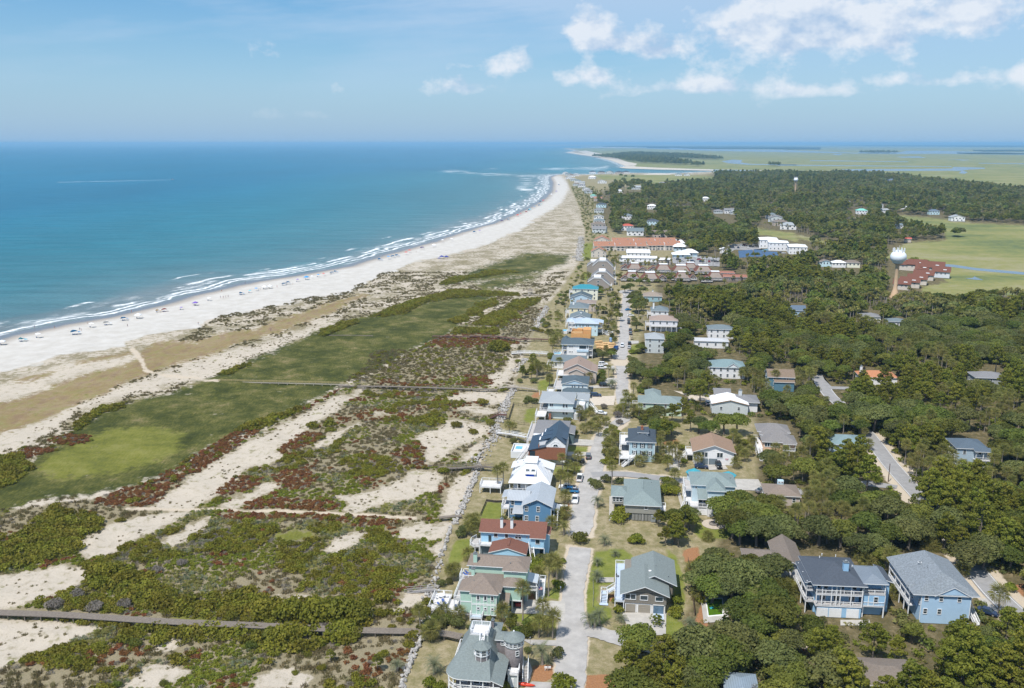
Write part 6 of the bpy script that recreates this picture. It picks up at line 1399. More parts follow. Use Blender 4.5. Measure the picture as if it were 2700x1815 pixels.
# ================================================================== condominiums, club, towers, far houses
def water_tower(name,label,px,py,H,s=1.0):
 x,y=G(px,py,0);t=thing(name,label,'water tower',(x,y,0))
 TAN=mat('tower_tan',(.58,.41,.26),.7,.06,.3);TW=mat('tower_white',(.72,.76,.80),.45,.05,.2)
 r=5.6*s;zc=H-r*.9
 ob('shaft',MB().lathe([(3.6*s,-.5),(3.4*s,.8),(1.9*s,5.2*s),(1.35*s,8*s),(1.35*s,zc-r*1.15),(1.9*s,zc-r*.95),(3.6*s,zc-r*.78)],28).mesh('shaft',TAN,True),t)
 prof=[(3.5*s,zc-r*.80)]+[(r*math.cos(a),zc+r*.86*math.sin(a)) for a in np.linspace(rad(-50),rad(88),16)]
 ob('tank',MB().lathe(prof,36).mesh('tank',TW,True),t)
 rail=MB();k=14
 for i in range(k):
  a,b=2*math.pi*i/k,2*math.pi*(i+1)/k;q=lambda a_,z: (3.4*s*math.cos(a_),3.4*s*math.sin(a_),z);z0=zc+r*.62
  rail.bar(q(a,z0),q(a,z0+1.6*s),.12);rail.bar(q(a,z0+1.5*s),q(b,z0+1.5*s),.1);rail.bar(q(a,z0+.9*s),q(b,z0+.9*s),.08)
 ob('railing',rail.mesh('railing',TW),t)
 for i in range(9):
  a=2*math.pi*i/9;x0,y0=3.9*s*math.cos(a),3.9*s*math.sin(a);m=MB();m.bar((x0,y0,zc+r*.55),(x0,y0,zc+r*1.18),.16*s);m.box(x0-.28*s,x0+.28*s,y0-.2*s,y0+.2*s,zc+r*.72,zc+r*1.14)
  ob('antenna',m.mesh('antenna',mat('antenna_white',(.70,.72,.74),.5)),t)
 ob('mast',MB().bar((0,0,zc+r*.8),(0,0,zc+r*1.45),.14*s).mesh('mast',TW),t)
 HOUSES.append((x-5,y-5,'near water tower' if s==1.0 else 'far water tower'))
_hx,_hy=G(2358,786,0);_h=0
for _i in range(60):
 if P(_hx,_hy,_i)[1]<661: _h=_i;break
water_tower('water_tower','white globe water tower on tan shaft beside red-brown condominiums',2358,786,_h)
_hx,_hy=G(2096,511,0)
for _i in range(80):
 if P(_hx,_hy,_i)[1]<470: _h=_i;break
water_tower('water_tower','distant small white globe water tower rising from the far wood',2096,511,_h,_h/40.0 if _h else 1.1)

def hexfront(label,sh,xl,xt0,xt1,xr,ytop,yl,yr,ybase,depth):
 p=sh([(xl,ybase),(xr,ybase)]);a=G(*p[0],0);s=None
 def top(x,y):
  q=sh([(x,y)])[0];X,Y=a[0],a[1];lo,hi=0.,30.
  for _ in range(25):
   m=(lo+hi)/2;lo,hi=(m,hi) if P(X,a[1],m)[1]>q[1] else (lo,m)
  return lo
 wpm=lambda x: G(sh([(x,ybase)])[0][0],p[0][1],0)[0]-a[0]
 h=House('condominium',label,a[0],a[1],-6.0,cat='building',short=label.split(' with')[0]);W_=siding('taupegrey',(.255,.225,.20))
 zt,zl,zr=top(0,ytop),top(0,yl),top(0,yr);X=[0,wpm(xt0),wpm(xt1),wpm(xr)]
 prof=[(0,0),(X[3],0),(X[3],zr),(X[2],zt),(X[1],zt),(0,zl)];mb=MB();k=len(prof)
 mb.poly([(q[0],0,q[1]) for q in prof]);mb.poly([(q[0],depth,q[1]) for q in reversed(prof)]);
 for i in (0,1,5):
  j=(i+1) % k;mb.quad((prof[i][0],0,prof[i][1]),(prof[i][0],depth,prof[i][1]),(prof[j][0],depth,prof[j][1]),(prof[j][0],0,prof[j][1]))
 h.part('wall',mb,W_)
 mb=MB()
 for i in (2,3,4):
  q,r_=prof[i],prof[i+1];e=.25
  mb.quad((q[0],-.3,q[1]+e),(q[0],depth+.3,q[1]+e),(r_[0],depth+.3,r_[1]+e),(r_[0],-.3,r_[1]+e),0);mb.quad((q[0],-.3,q[1]+e),(r_[0],-.3,r_[1]+e),(r_[0],-.3,r_[1]-.35),(q[0],-.3,q[1]-.35),1)
 h.part('roof',mb,[shingle('ashgrey',(.20,.20,.205)),WHITE])
 h.block((X[1]+X[2])/2-2.6,(X[1]+X[2])/2+2.6,.3,depth-.3,zt+.26,zt+.9,WHITE,'roof_deck')
 xm=(X[1]+X[2])/2+.6;h.win('F',-.004,xm,zt*.72,1.6,1.2,'sash');h.win('F',-.004,xm,zt*.48,1.6,1.2,'sash')
 for z in (zr*.3,zr*.75): h.deck(X[3]+.01,X[3]+1.8,.5,depth-.5,z,'RF',DECKW,posts=False)
 for y in (.7,depth/2,depth-.7): h.post(X[3]+1.6,y,0,zr,.2)
hexfront('grey condominium with six-sided front nearest the teal roof',H3,1115,1185,1275,1375,148,196,228,298,12)
hexfront('grey condominium with six-sided front, middle one of the three',H3,1152,1235,1335,1425,75,140,150,228,13)
hexfront('tall grey condominium with six-sided front and two stacked windows, farthest one',S1,388,440,520,580,1178,1225,1235,1322,16)
hexfront('narrow grey condominium wing with white edged roof beside the farthest grey condominium',S1,338,385,412,440,1190,1225,1215,1290,14)

REDR=shingle('condo_red',(.155,.068,.048));CONDO=siding('condo_tan',(.205,.17,.145))
def pyramid_condo(label,sh,x,y,w,top=True,hgt=7.0,small=False):
 (px,py)=sh([(x,y)])[0];X,Y=G(px,py,0);h=House('condominium',label,X-w/2,Y,-6.0,cat='building',short=label.split(',')[0])
 h.block(.6,w-.6,.6,w*.8,0,hgt*.42,CONDO)
 if top:
  h.skirt([(0,0),(w,0),(w,w*.85),(0,w*.85)],(w*.26,w*.74,w*.3,w*.62),hgt*.42,hgt,REDR)
  h.block(w*.24,w*.76,w*.26,w*.66,hgt-.2,hgt+.35,WHITE,'roof_top');h.part('gable_face',MB().poly([(w*.1,-.02,hgt*.44),(w*.9,-.02,hgt*.44),(w*.73,w*.24,hgt*.9),(w*.27,w*.24,hgt*.9)]),CONDO)
 else: h.gable(.4,w-.4,.4,w*.8,hgt*.42,hgt*.45,REDR,CONDO,'y',.5)
 h.deck(.4,w-.4,-.9,.59,hgt*.2,'F',DECKW,posts=False)
 for i in range(3): h.win('F',.595,w*(i+.75)/3.5,hgt*.31,w*.14,1.1,'plain')
for i,(x,y,w,top) in enumerate([(690,1368,8,0),(752,1366,12,1),(920,1378,15,1),(1032,1368,8,0),(1150,1362,7,0),(1218,1370,13,1),(1312,1364,7,0),(1440,1380,10,0),(1520,1368,13,1),
  (695,1268,9,0),(778,1284,13,1),(850,1290,9,0),(950,1284,9,0),(1042,1294,14,1),(1206,1306,16,1),(1292,1278,12,1),(1412,1308,16,1)]):
 nth=['first','second','third','fourth','fifth','sixth','seventh','eighth','ninth'][i if i<9 else i-9]
 pyramid_condo('%s condominium, %s from the left in the %s row' % ('red-brown white-topped' if top else 'small red-brown gabled',nth,'near' if i<9 else 'back'),S1,x,y,w,bool(top),7.5 if top else 6.2)
gen_house('low terracotta flat-roofed block right of the red-brown condominiums',S1([(1550,0)])[0][0],S1([(1702,0)])[0][0],S1([(0,1290)])[0][1],5.0,12,.8,CONDO,shingle('terraroof',(.30,.14,.10)),'hip',wins=5,name='flat_building',short='low terracotta block',cat='building')
gen_house('long terracotta building in front of the low terracotta block',S1([(1592,0)])[0][0],S1([(1812,0)])[0][0],S1([(0,1325)])[0][1],4.0,12,1.2,CONDO,shingle('terraroof',(.30,.14,.10)),'gables',wins=6,storeys=1,name='flat_building',short='long terracotta building',cat='building')
ORR=shingle('orange_tile',(.33,.165,.105));ORW=siding('condo_cream',(.46,.42,.37))
def town_row(label,x0,x1,y,n,dep=14,ze=5.5,rise=3.5):
 a=S1([(x0,y)])[0];b=S1([(x1,y)])[0];A=G(*a,0);B=G(*b,0);rot=math.degrees(math.atan2(B[1]-A[1],B[0]-A[0]));W_=math.hypot(B[0]-A[0],B[1]-A[1])
 h=House('town_house_row',label,A[0],A[1],rot,cat='building',short=label.split(' with')[0]);w=W_/n
 for i in range(n):
  dy=(i % 2)*1.5;u0,u1=i*w+.02,(i+1)*w-.02
  h.block(u0,u1,dy,dep,0,ze,ORW,'unit_wall');h.shed(u0,u1,dy-.8,dep-2,ze-.2,ze+rise,ORR,'F',name='unit_roof');h.block(u0,u1,dep-2,dep,ze,ze+rise-.3,ORW,'clerestory')
  h.block(u1-.3,u1+.02,dy-1.0,dep,0,ze+rise*.7,WHITE,'party_wall') if i % 2 else None
  h.wins('F',dy-.004,(u0+w*.3,u0+w*.7),ze*.7,w*.2,1.3,'plain');h.wins('F',dy-.004,(u0+w*.3,u0+w*.7),ze*.28,w*.2,1.5,'plain');h.skylight(u0+w*.5,dep*.45,ze+rise*.55,1.4,1.2,.3)
town_row('back terrace of orange-roofed town houses with white party walls',575,1165,1052,6)
town_row('front left terrace of orange-roofed town houses with white party walls',405,890,1090,5)
town_row('front right terrace of orange-roofed town houses with white party walls',900,1212,1084,4)
gen_house('orange-roofed cream house left of the back terrace',S1([(405,0)])[0][0],S1([(548,0)])[0][0],S1([(0,985)])[0][1],6,18,3.6,ORW,ORR,'gablef',wins=3,short='orange-roofed cream house',cat='building')
gen_house('orange-roofed cream house left of the front left terrace',S1([(375,0)])[0][0],S1([(520,0)])[0][0],S1([(0,1092)])[0][1],6,16,3.6,ORW,ORR,'gablef',wins=3,short='orange-roofed cream house by the lawn',cat='building')
WR=mat('white_membrane',(.72,.73,.74),.7,.05,.3)
def px1(x): return S1([(x,0)])[0][0]
def py1(y): return S1([(0,y)])[0][1]
gen_house('large white-roofed club building with low hip roof',px1(702),px1(925),py1(1105),6.0,30,1.4,WHT,WR,'hip',wins=6,name='club_building',short='white-roofed club building',cat='building')
gen_house('long low white club wing with flat roof and terrace rails',px1(635),px1(988),py1(1150),6.5,16,.6,WHT,WR,'hip',wins=8,deck='F',name='club_building',short='long low white club wing',cat='building')
gen_house('white flat-roofed end block of the club beside the parking',px1(988),px1(1112),py1(1168),4.5,14,.6,siding('tan',(.40,.345,.30)),WR,'hip',wins=4,storeys=1,name='club_building',short='end block of the club',cat='building')
for i,(x,y,w) in enumerate(((1205,1150,17),(1285,1140,16),(1195,1090,14),(1200,1062,8))):
 X,Y=G(px1(x),py1(y),0);h=House('tent_pavilion','white pyramid-roofed pavilion, %s of the four beside the club' % ('nearest left','nearest right','third','farthest smallest')[i],X-w/2,Y,-6,cat='pavilion',short='%s white pavilion' % ('nearest left','nearest right','third','farthest smallest')[i])
 h.block(.8,w-.8,.8,w*.7,0,3.2,siding('aqua2',(.45,.56,.60)));h.hip(0,w,0,w*.75,3.2+i*.8,3.2,WR,.5)
 for xx in (.2,w*.35,w*.65,w-.2): h.post(xx,.1,0,3.2+i*.8,.25)
 h.wins('F',.796,(w*.3,w*.6),1.8,1.4,1.6,'pair')
for i,(x0,x1,y,ze,dep) in enumerate(((1925,2100,985,9.0,26),(2010,2195,1010,8.5,20),(2195,2368,1050,7.5,24))):
 gen_house(['white hip-roofed hall at the back left of the courts','white middle hall between its two neighbours by the courts','white hall at the right with two skylights by the marsh'][i],px1(x0),px1(x1),py1(y),ze,dep,1.6,WHT,WR,'hip',wins=5,rot=-12,name='hall',short=['back left white hall','middle white hall','right white hall'][i],cat='building')
COURT=mat('court_blue',(.055,.11,.20),.8,.08,.2);COURT2=mat('court_pale',(.12,.24,.32),.8,.08,.2)
for q,m in (([(1730,1085),(1860,1075),(1880,1140),(1740,1150)],COURT),([(1870,1075),(1940,1072),(1970,1138),(1890,1140)],COURT),([(1950,1090),(2090,1095),(2100,1140),(1980,1138)],COURT),([(1860,1072),(2030,1068),(2020,1086),(1945,1088),(1940,1070)],COURT2)): flat('tennis_court',S1(q),.03,m)
def marsh_condos():
 specs=[(1110,1262,14,9,-30),(1190,1268,15,10,-30),(1262,1300,10,8,-30),(1310,1300,18,11,-28),(1420,1330,13,9,-28),(1245,1352,15,8,-28),(1190,1392,14,8,-28),(1120,1420,14,8,-28),(1060,1440,12,8,-28)]
 for i,(x,y,w,hgt,rot) in enumerate(specs):
  p=S2([(x,y)])[0];X,Y=G(p[0],p[1],0);h=House('condominium','red-brown roofed cream condominium by the marsh, %s from the back' % ['first','second','third','fourth','fifth','sixth','seventh','eighth','ninth'][i],X,Y,rot,cat='building',short='marsh condominium, %s from the back' % ['first','second','third','fourth','fifth','sixth','seventh','eighth','ninth'][i])
  h.block(0,w,0,9,0,hgt*.6,siding('condo_cream',(.46,.42,.37)) if i!=4 else siding('greyw',(.50,.52,.55)));h.shed(-.6,w+.6,-.8,5.2,hgt*.6-.3,hgt,REDR,'F',trim=REDR);h.shed(-.6,w+.6,5.0,9.8,hgt*.6,hgt*.92,REDR,'B',trim=REDR,name='rear_roof')
  h.wins('F',-.004,(w*.25,w*.5,w*.75),hgt*.4,1.1,1.2,'pair');h.wins('R',w+.004,(2,5),hgt*.4,1.2,1.3,'pair');h.skylight(w*.7,1.2,hgt*.75,2.6,.8,.4,WHITE)
marsh_condos()
CW=[siding('white',(.68,.69,.70)),siding('pale_sky',(.42,.56,.63)),siding('pale_grey',(.42,.45,.45)),siding('tan',(.40,.345,.30)),siding('cream',(.66,.63,.50))]
CR=[shingle('ashgrey',(.20,.20,.205)),shingle('bluegrey',(.15,.185,.20)),shingle('lightgrey',(.30,.325,.34),.08),shingle('greybrown',(.185,.155,.13)),WR,mat('mint_roof',(.20,.52,.42),.5,.06),shingle('orange_tile',(.33,.165,.105)),shingle('blueroof',(.11,.15,.20)),shingle('redtile',(.42,.10,.07)),shingle('darkslate',(.062,.080,.100))]
RN=['ash grey','blue-grey','light grey','grey-brown','white','mint green','orange','blue','red','dark slate'];WN=['white','pale blue','pale grey','tan','cream']
far=[(S1,q) for q in [(450,925,20,2,0),(448,885,22,3,3),(452,848,18,0,1),(448,800,17,0,2),(450,742,18,2,0),(470,690,20,1,9),(440,632,18,3,6),(400,598,14,0,5),(352,560,22,2,0),(332,538,20,0,2),(290,505,22,0,0),(240,492,20,2,3),(288,478,20,0,2),(252,460,20,0,1),(216,446,20,2,2),(172,428,22,0,0),(240,398,24,0,2),(202,408,22,0,3),(166,396,24,2,1),(140,384,22,0,2),(385,425,26,0,4),(482,468,28,0,2),(590,512,20,3,3),(640,552,16,0,4),(790,524,26,2,2),(1030,482,20,0,0),(1180,398,26,0,1),(1262,398,22,0,0),(712,800,18,0,1),(710,900,18,0,8),(782,948,24,0,1),(935,705,18,0,4),(940,852,18,1,9),(756,700,14,4,3),(1432,632,18,0,4),(1550,745,16,2,0),(1120,666,14,0,2),(1065,690,13,3,6),(2030,790,18,0,1),(2075,822,26,2,0),(2185,890,24,0,2),(2120,860,20,3,3),(1010,968,20,3,3),(392,376,30,0,9),(470,377,30,3,9),(545,378,34,2,9),(632,379,34,3,9),(702,377,30,0,9),(1650,745,18,0,0),(1700,752,16,2,2),(1310,628,14,0,0),(1600,1110,10,0,4)]]+\
   [(S2,q) for q in [(770,750,20,0,5),(915,690,22,0,0),(992,735,14,0,2),(1160,705,14,0,4),(1440,755,18,1,7),(1655,815,22,0,2),(940,778,20,0,0),(1120,882,17,0,1),(1030,455,26,0,7),(1670,525,20,0,2),(1880,520,30,2,3),(440,1232,13,1,3),(560,1240,14,0,4),(680,1240,16,4,3),(1195,1010,8,3,8),(2060,548,18,0,0),(715,820,8,0,4),(630,650,16,0,2),(2250,790,14,0,2)]]
for i,(sh,(x,y,w,wc,rc)) in enumerate(far):
 p=sh([(x,y)])[0];py=lens_y(p[0],p[1]);X,Y=G(p[0],py,0);d=math.hypot(X,Y);w *= .84
 lab='far %s house with %s roof %s' % (WN[wc],RN[rc],'')
 h=House('house',lab,X-w/2,Y,-7.4+((i*37) % 20-10),short='far %s %s-roofed house' % (WN[wc],RN[rc]));HOUSES.pop()
 ze=6.0 if w>15 else 4.5;dep=w*.7;h.block(0,w,0,dep,0,ze,CW[wc]);(h.hip if i % 3 else lambda *a: h.gable(*a[:6],a[6],CW[wc],'y' if i % 2 else 'x',.6))(0,w,0,dep,ze,w*.16,CR[rc])
 for k in range(4): h.win('F',-.01,w*(k+.5)/4,ze*.72,w*.09,1.5,'plain')
 if w>15:
  for k in range(3): h.win('F',-.01,w*(k+.6)/3.4,ze*.28,w*.09,1.5,'plain')
 h.root['_far']=(RN[rc],WN[wc]);h.root['group']='far houses along the island'
# ================================================================== boardwalks, fences, stones, pool, yard things
def ground_z(x,y):
 px,py=Pn(np.array([x]),np.array([y]),0.0);z,s=ground_height(np.array([x]),np.array([y]),px,py);return float(z[0])
BWOOD=mat('weathered_plank',(.195,.165,.135),.9,.22,2.2);BRED=mat('red_stained_wood',(.135,.07,.055),.8,.15,2);BTAN=mat('bleached_plank',(.40,.355,.29),.9,.15,2)
def boardwalk(label,pts,zs,w=1.8,m=BWOOD,rails=False,rm=None,name='boardwalk',step=.3):
 W_=smooth_line([(*G(p[0],p[1],z),z) for p,z in zip(pts,zs)],10);W_=[Vector(p) for p in W_];o0=W_[0];t=thing(name,label,'boardwalk',(o0.x,o0.y,0));rm=rm or m
 seg=[0.0]
 for a,b in zip(W_[:-1],W_[1:]): seg.append(seg[-1]+(b-a).length)
 L=seg[-1]
 def at(s):
  s=min(max(s,0),L-1e-4);i=max(0,np.searchsorted(seg,s)-1);i=min(i,len(W_)-2);f=(s-seg[i])/(seg[i+1]-seg[i]+1e-9);p=W_[i].lerp(W_[i+1],f);d=W_[i+1]-W_[i];d.z=0;d.normalize();return p-Vector((o0.x,o0.y,0)),d,Vector((-d.y,d.x,0))
 mb=MB();n=int(L/step)
 for i in range(n):
  p,d,nn=at((i+.5)*step);hw=step*.44;j=rnd.uniform(-.02,.02);q=[p-d*hw-nn*(w/2+j),p+d*hw-nn*(w/2+j),p+d*hw+nn*(w/2+j),p-d*hw+nn*(w/2+j)]
  mb.prism([(v.x,v.y) for v in q],p.z-.06+rnd.uniform(-.012,.012),p.z+rnd.uniform(-.012,.012))
 pl=ob('planks',mb.mesh('planks',m),t);pl['kind']='stuff'
 for sg in (-1,1):
  s=MB();k=max(2,int(L/3))
  for i in range(k):
   a,_,na=at(L*i/k);b,_,nb=at(L*(i+1)/k);s.bar(a+na*sg*w*.42-Vector((0,0,.17)),b+nb*sg*w*.42-Vector((0,0,.17)),.1,.22)
  ob('beam',s.mesh('beam',m),t)
  if rails:
   r=MB()
   for i in range(k):
    a,_,na=at(L*i/k);b,_,nb=at(L*(i+1)/k)
    for hgt in (1.0,.55): r.bar(a+na*sg*w*.48+Vector((0,0,hgt)),b+nb*sg*w*.48+Vector((0,0,hgt)),.09)
    r.bar(a+na*sg*w*.48,a+na*sg*w*.48+Vector((0,0,1.05)),.1)
   ob('railing',r.mesh('railing',rm),t)
 k=max(1,int(L/4));pm=unit_box(m)
 for i in range(k+1):
  p,d,nn=at(L*i/k)
  for sg in (-1,1):
   q=p+nn*sg*w*.4;g=ground_z(q.x+o0.x,q.y+o0.y);po=ob('post',pm,t,(q.x,q.y,g-.3));po.scale=(.18,.18,max(.3,p.z-.08-g+.3))
 HOUSES.append((o0.x,o0.y,label)) if False else None
 return t
boardwalk('wide weathered boardwalk crossing the near dunes to the cupola house',S4([(-300,868),(0,880),(400,895),(900,928),(1500,955),(2000,978),(2333,985)])+H1([(230,1065),(390,1095)]),[1.2,1.3,1.3,1.4,1.4,1.3,1.2,1.1,1.2],2.4)
boardwalk('grey boardwalk over the dunes beside the rust red shrubs',S5([(600,985),(760,990),(1000,992),(1300,1000),(1600,1010),(1900,1018)]),[.8,.9,1.0,1.0,1.1,1.2],1.6)
boardwalk('railed wooden walk from the grey boardwalk to the garden palms',S5([(1920,1003),(2000,995),(2100,1003),(2230,1020)]),[1.3,1.5,1.5,1.0],1.5,BTAN,True)
boardwalk('dark brown boardwalk along the far thicket to the pool house',S5([(1370,578),(1600,580),(1900,583),(2080,605),(2200,602),(2320,606)]),[1.0,1.0,1.1,1.2,1.3,1.3],2.0,BRED)
boardwalk('long narrow railed footbridge across the green marsh',S3([(1495,922),(1800,930),(2100,936),(2380,944)]),[.45,.5,.5,.5],.7,BTAN,True,mat('yellow_rail',(.34,.28,.13),.7))
boardwalk('short plank footbridge across the upper marsh',S5([(520,572),(700,572),(880,576)]),[.35,.4,.35],.7,BWOOD,False)
boardwalk('white-railed walkway over the dune behind the low slate-roofed house',S5([(2020,722),(2120,716),(2210,718),(2320,726)]),[1.0,1.6,1.7,1.4],1.6,DECKP,True,WHITE)
boardwalk('red-brown stair walk over the stone bank by the fenced lawn',S5([(1845,1252),(1900,1225),(1930,1222),(1978,1226)]),[.6,1.6,1.8,1.8],1.5,BRED,True)
boardwalk('wooden railed dune walk above the sea deck on posts',S6([(730,243),(860,240),(1000,228),(1060,226),(1150,236)]),[.6,1.1,1.6,1.7,1.5],1.5,BWOOD,True)
boardwalk('short grey railed walk leading off the green house patio',S6([(480,1172),(560,1166),(640,1158),(712,1152)]),[.3,.8,1.1,1.1],1.4,mat('grey_wood',(.33,.31,.29),.9,.15,2),True)
boardwalk('white-railed walkway bridging the stones to the wood-fronted house',H2([(432,552),(520,560),(640,578),(735,600)]),[1.0,1.6,1.9,2.4],1.5,DECKP,True,WHITE)
boardwalk('low plank walk ending at the stone bank near the red roof',S6([(738,612),(800,604),(905,598)]),[.5,.7,.7],1.4)
boardwalk('thin sandy boardwalk beside the far thicket gazebo',S5([(2110,243),(2200,240),(2330,240)]),[.8,.9,.9],1.6,BTAN)
x,y=G(*S5([(2170,235)])[0],0);g=thing('gazebo','small brown-roofed gazebo on the far dune boardwalk','gazebo',(x,y,0))
ob('roof',MB().lathe([(2.2,2.9),(2.2,3.0),(.1,4.6)],6).mesh('roof',BWOOD),g);ob('floor',MB().lathe([(1.9,.7),(1.9,.9)],6).mesh('floor',BTAN),g)
for i in range(6): o=ob('post',unit_box(BWOOD),g,(1.7*math.cos(i*1.047),1.7*math.sin(i*1.047),0));o.scale=(.16,.16,2.95)
def fence(label,pts,h,m,style='solid',post=2.4):
 W_=[Vector((*G(p[0],p[1],0),0)) for p in pts];o=W_[0];t=thing('fence',label,'fence',(o.x,o.y,0))
 for a,b in zip(W_[:-1],W_[1:]):
  L=(b-a).length;k=max(1,round(L/post));a,b=a-o,b-o
  for i in range(k):
   p,q=a.lerp(b,i/k),a.lerp(b,(i+1)/k);mb=MB();up=Vector((0,0,1))
   if style=='solid': mb.bar(p+up*h*.52,q+up*h*.52,.05,h*.92)
   else:
    for z in (.12,h-.08): mb.bar(p+up*z,q+up*z,.04)
    n=max(2,int((q-p).length/.25))
    for j in range(n): s=p.lerp(q,j/n);mb.bar(s+up*.1,s+up*h,.022)
   ob('panel',mb.mesh('panel',m),t);o2=ob('post',unit_box(m),t,p);o2.scale=(.1,.1,h+.1)
DKF=mat('dark_fence',(.055,.045,.04),.8,.2,2)
fence('dark solid fence along the seaward edge of the brown lawn',H2([(604,262),(552,428)]),1.1,DKF);fence('thin black metal fence behind the brown lawn',H2([(612,268),(740,290),(860,300)]),1.1,DKF,'bars');fence('thin black metal fence in front of the brown lawn',H2([(560,438),(660,468),(768,478)]),1.1,DKF,'bars')
fence('black silt fence below the building plot by the deep blue house',H2([(322,1262),(420,1275),(512,1272)]),.7,DKF);fence('low dark fence on the seaward side of the deep blue house lawn',H2([(262,1412),(322,1270)]),.8,DKF)
fence('brown board fence between the garage house lawn and the pool',H6([(985,880),(1000,1000),(1020,1150),(1040,1330)]),1.2,mat('brown_fence',(.12,.08,.055),.9,.2,2));fence('low white post fence beside the road lawn',H6([(200,1050),(203,1150),(198,1260)]),.6,mat('grey_wood',(.33,.31,.29)),'bars',3)
fence('split rail fence round the lawn of the wood-fronted house',H2([(1030,925),(1120,935),(1230,948)]),1.0,BTAN,'bars')
STONE=mat('riprap_stone',(.36,.345,.32),.9,.2,1.4,obj_var=.2)
def stone_mesh(seed):
 rs=np.random.RandomState(seed);bm=bmesh.new();bmesh.ops.create_icosphere(bm,subdivisions=1,radius=.5)
 for v in bm.verts: v.co *= rs.uniform(.72,1.12);v.co.z *= .72
 me=bpy.data.meshes.new('stone');bm.to_mesh(me);bm.free();me.materials.append(STONE);return me
STONES=[stone_mesh(i) for i in range(6)]
def revetment(label,pts,widths,n,size=(.5,1.3)):
 W_=smooth_line([(*G(p[0],p[1],.3),w) for p,w in zip(pts,widths)],8);t=thing('stone_bank',label,'stone bank',(W_[0][0],W_[0][1],0));items=[]
 for i in range(n):
  f=rnd.random()*(len(W_)-1.001);k=int(f);a,b=W_[k],W_[k+1];u=f-k;d=Vector((b[0]-a[0],b[1]-a[1])).normalized();w=a[2]*(1-u)+b[2]*u;o=max(-1,min(1,rnd.gauss(0,.42)))*w/2
  items.append((a[0]*(1-u)+b[0]*u-d.y*o-W_[0][0],a[1]*(1-u)+b[1]*u+d.x*o-W_[0][1],rnd.uniform(*size)**1.0))
 items.sort(key=lambda q: -q[2]/(200+q[1]));xs=np.array([q[0] for q in items])+W_[0][0];ys=np.array([q[1] for q in items])+W_[0][1];px,py=Pn(xs,ys,0.);zz,_=ground_height(xs,ys,px,py)
 mb=MB()
 for i,(x,y,s) in enumerate(items):
  z=max(-.2,float(zz[i]))+s*.18+rnd.uniform(0,.25)
  if i<130:
   o=ob('stone',STONES[i % 6],t,(x,y,z),(rnd.uniform(0,6),rnd.uniform(0,6),rnd.uniform(0,6)),s)
  else:
   me=STONES[i % 6];k=len(mb.v);c,sn=math.cos(i),math.sin(i);mb.v+=[(x+(v.co.x*c-v.co.y*sn)*s,y+(v.co.x*sn+v.co.y*c)*s,z+v.co.z*s) for v in me.vertices];mb.f+=[tuple(k+j for j in p.vertices) for p in me.polygons];mb.m+=[0]*len(me.polygons)
 if mb.v: o=ob('small_stones',mb.mesh('small_stones',STONE),t);o['kind']='stuff'
revetment('grey stone bank below the pale green house decks',[(1190,1385),(1172,1440),(1150,1520),(1136,1570),(1146,1598),(1132,1632),(1112,1680)],[1.0,1.2,3.0,4.5,4.5,3.0,2.0],260)
revetment('grey stone bank at the bottom edge left of the cupola house',[(1112,1680),(1095,1710),(1084,1740),(1070,1775),(1058,1815)],[2.0,2.0,2.0,2.0,1.6],110)
revetment('grey stone bank seaward of the wood-fronted and white pyramid houses',[(1198,1380),(1214,1345),(1236,1300),(1254,1250),(1268,1205),(1300,1155),(1312,1120)],[2.0,2.4,2.4,4.0,6.0,5.5,5.0],440)
revetment('grey stone bank beside the fenced lawn and palms',[(1318,1115),(1328,1075),(1345,1042),(1358,1018)],[6,5,4,3],300)
revetment('pale stone bank near the white-railed dune walkway',[(1358,978),(1378,955),(1385,945)],[6,5,3],120);revetment('pale stone bank by the far garden path',[(1412,872),(1420,850),(1430,830),(1442,806)],[7,6,6,4],240,(.7,1.7))
revetment('long stone bank beside the far green lawn',S1([(262,1180),(268,1110),(285,1040),(282,960)]),[12,11,11,8],420,(1.0,2.4))
pq=H6([(1135,1190),(1265,1190),(1270,1320),(1155,1330)]);pw=[G(*p,.1) for p in pq];cx,cy=sum(p[0] for p in pw)/4,sum(p[1] for p in pw)/4
t=thing('swimming_pool','backyard pool with green water in white paving','pool',(cx,cy,0));q2=[(p[0]-cx,p[1]-cy) for p in pw][::-1]
def grow(q,s): return [(x*s,y*s) for x,y in q]
ob('paving',MB().prism(grow(q2,1.75),-.05,.06).mesh('paving',CONC),t);mb=MB();A,B=grow(q2,1.12),grow(q2,1.0)
for i in range(4): j=(i+1) % 4;mb.prism([A[i],A[j],B[j],B[i]],.05,.2)
ob('coping',mb.mesh('coping',WHITE),t);ob('water',MB().prism(grow(q2,1.005),.05,.12).mesh('water',mat('green_pool_water',(.075,.155,.012),.12,.2,.6,spec=.5)),t)
f=thing('pool_float','small teal float in the green pool','float',(cx-.9,cy-.6,.1));ob('ring',MB().tube([(.38*math.cos(a),.38*math.sin(a),.1) for a in np.linspace(0,6.28,14)],.12,6).mesh('ring',mat('teal_plastic',(.05,.45,.5),.4),True),f);ob('seat',MB().lathe([(.33,.03),(.33,.08)],12).mesh('seat',mat('teal_plastic',(.05,.45,.5))),f)
x,y=G(*H6([(1195,573)])[0],0);t=thing('fire_pit','round stone fire pit on circular paving behind the aqua house','fire pit',(x,y,0));ob('paving',MB().lathe([(3.4,-.02),(3.4,.06)],26).mesh('paving',mat('pit_paving',(.46,.40,.33),.9,.1,1)),t);ob('ring',MB().lathe([(1.35,.05),(1.35,.5),(.95,.5),(.95,.2),(.05,.2)],18).mesh('ring',mat('pit_stone',(.22,.20,.18),.9,.3,4)),t)
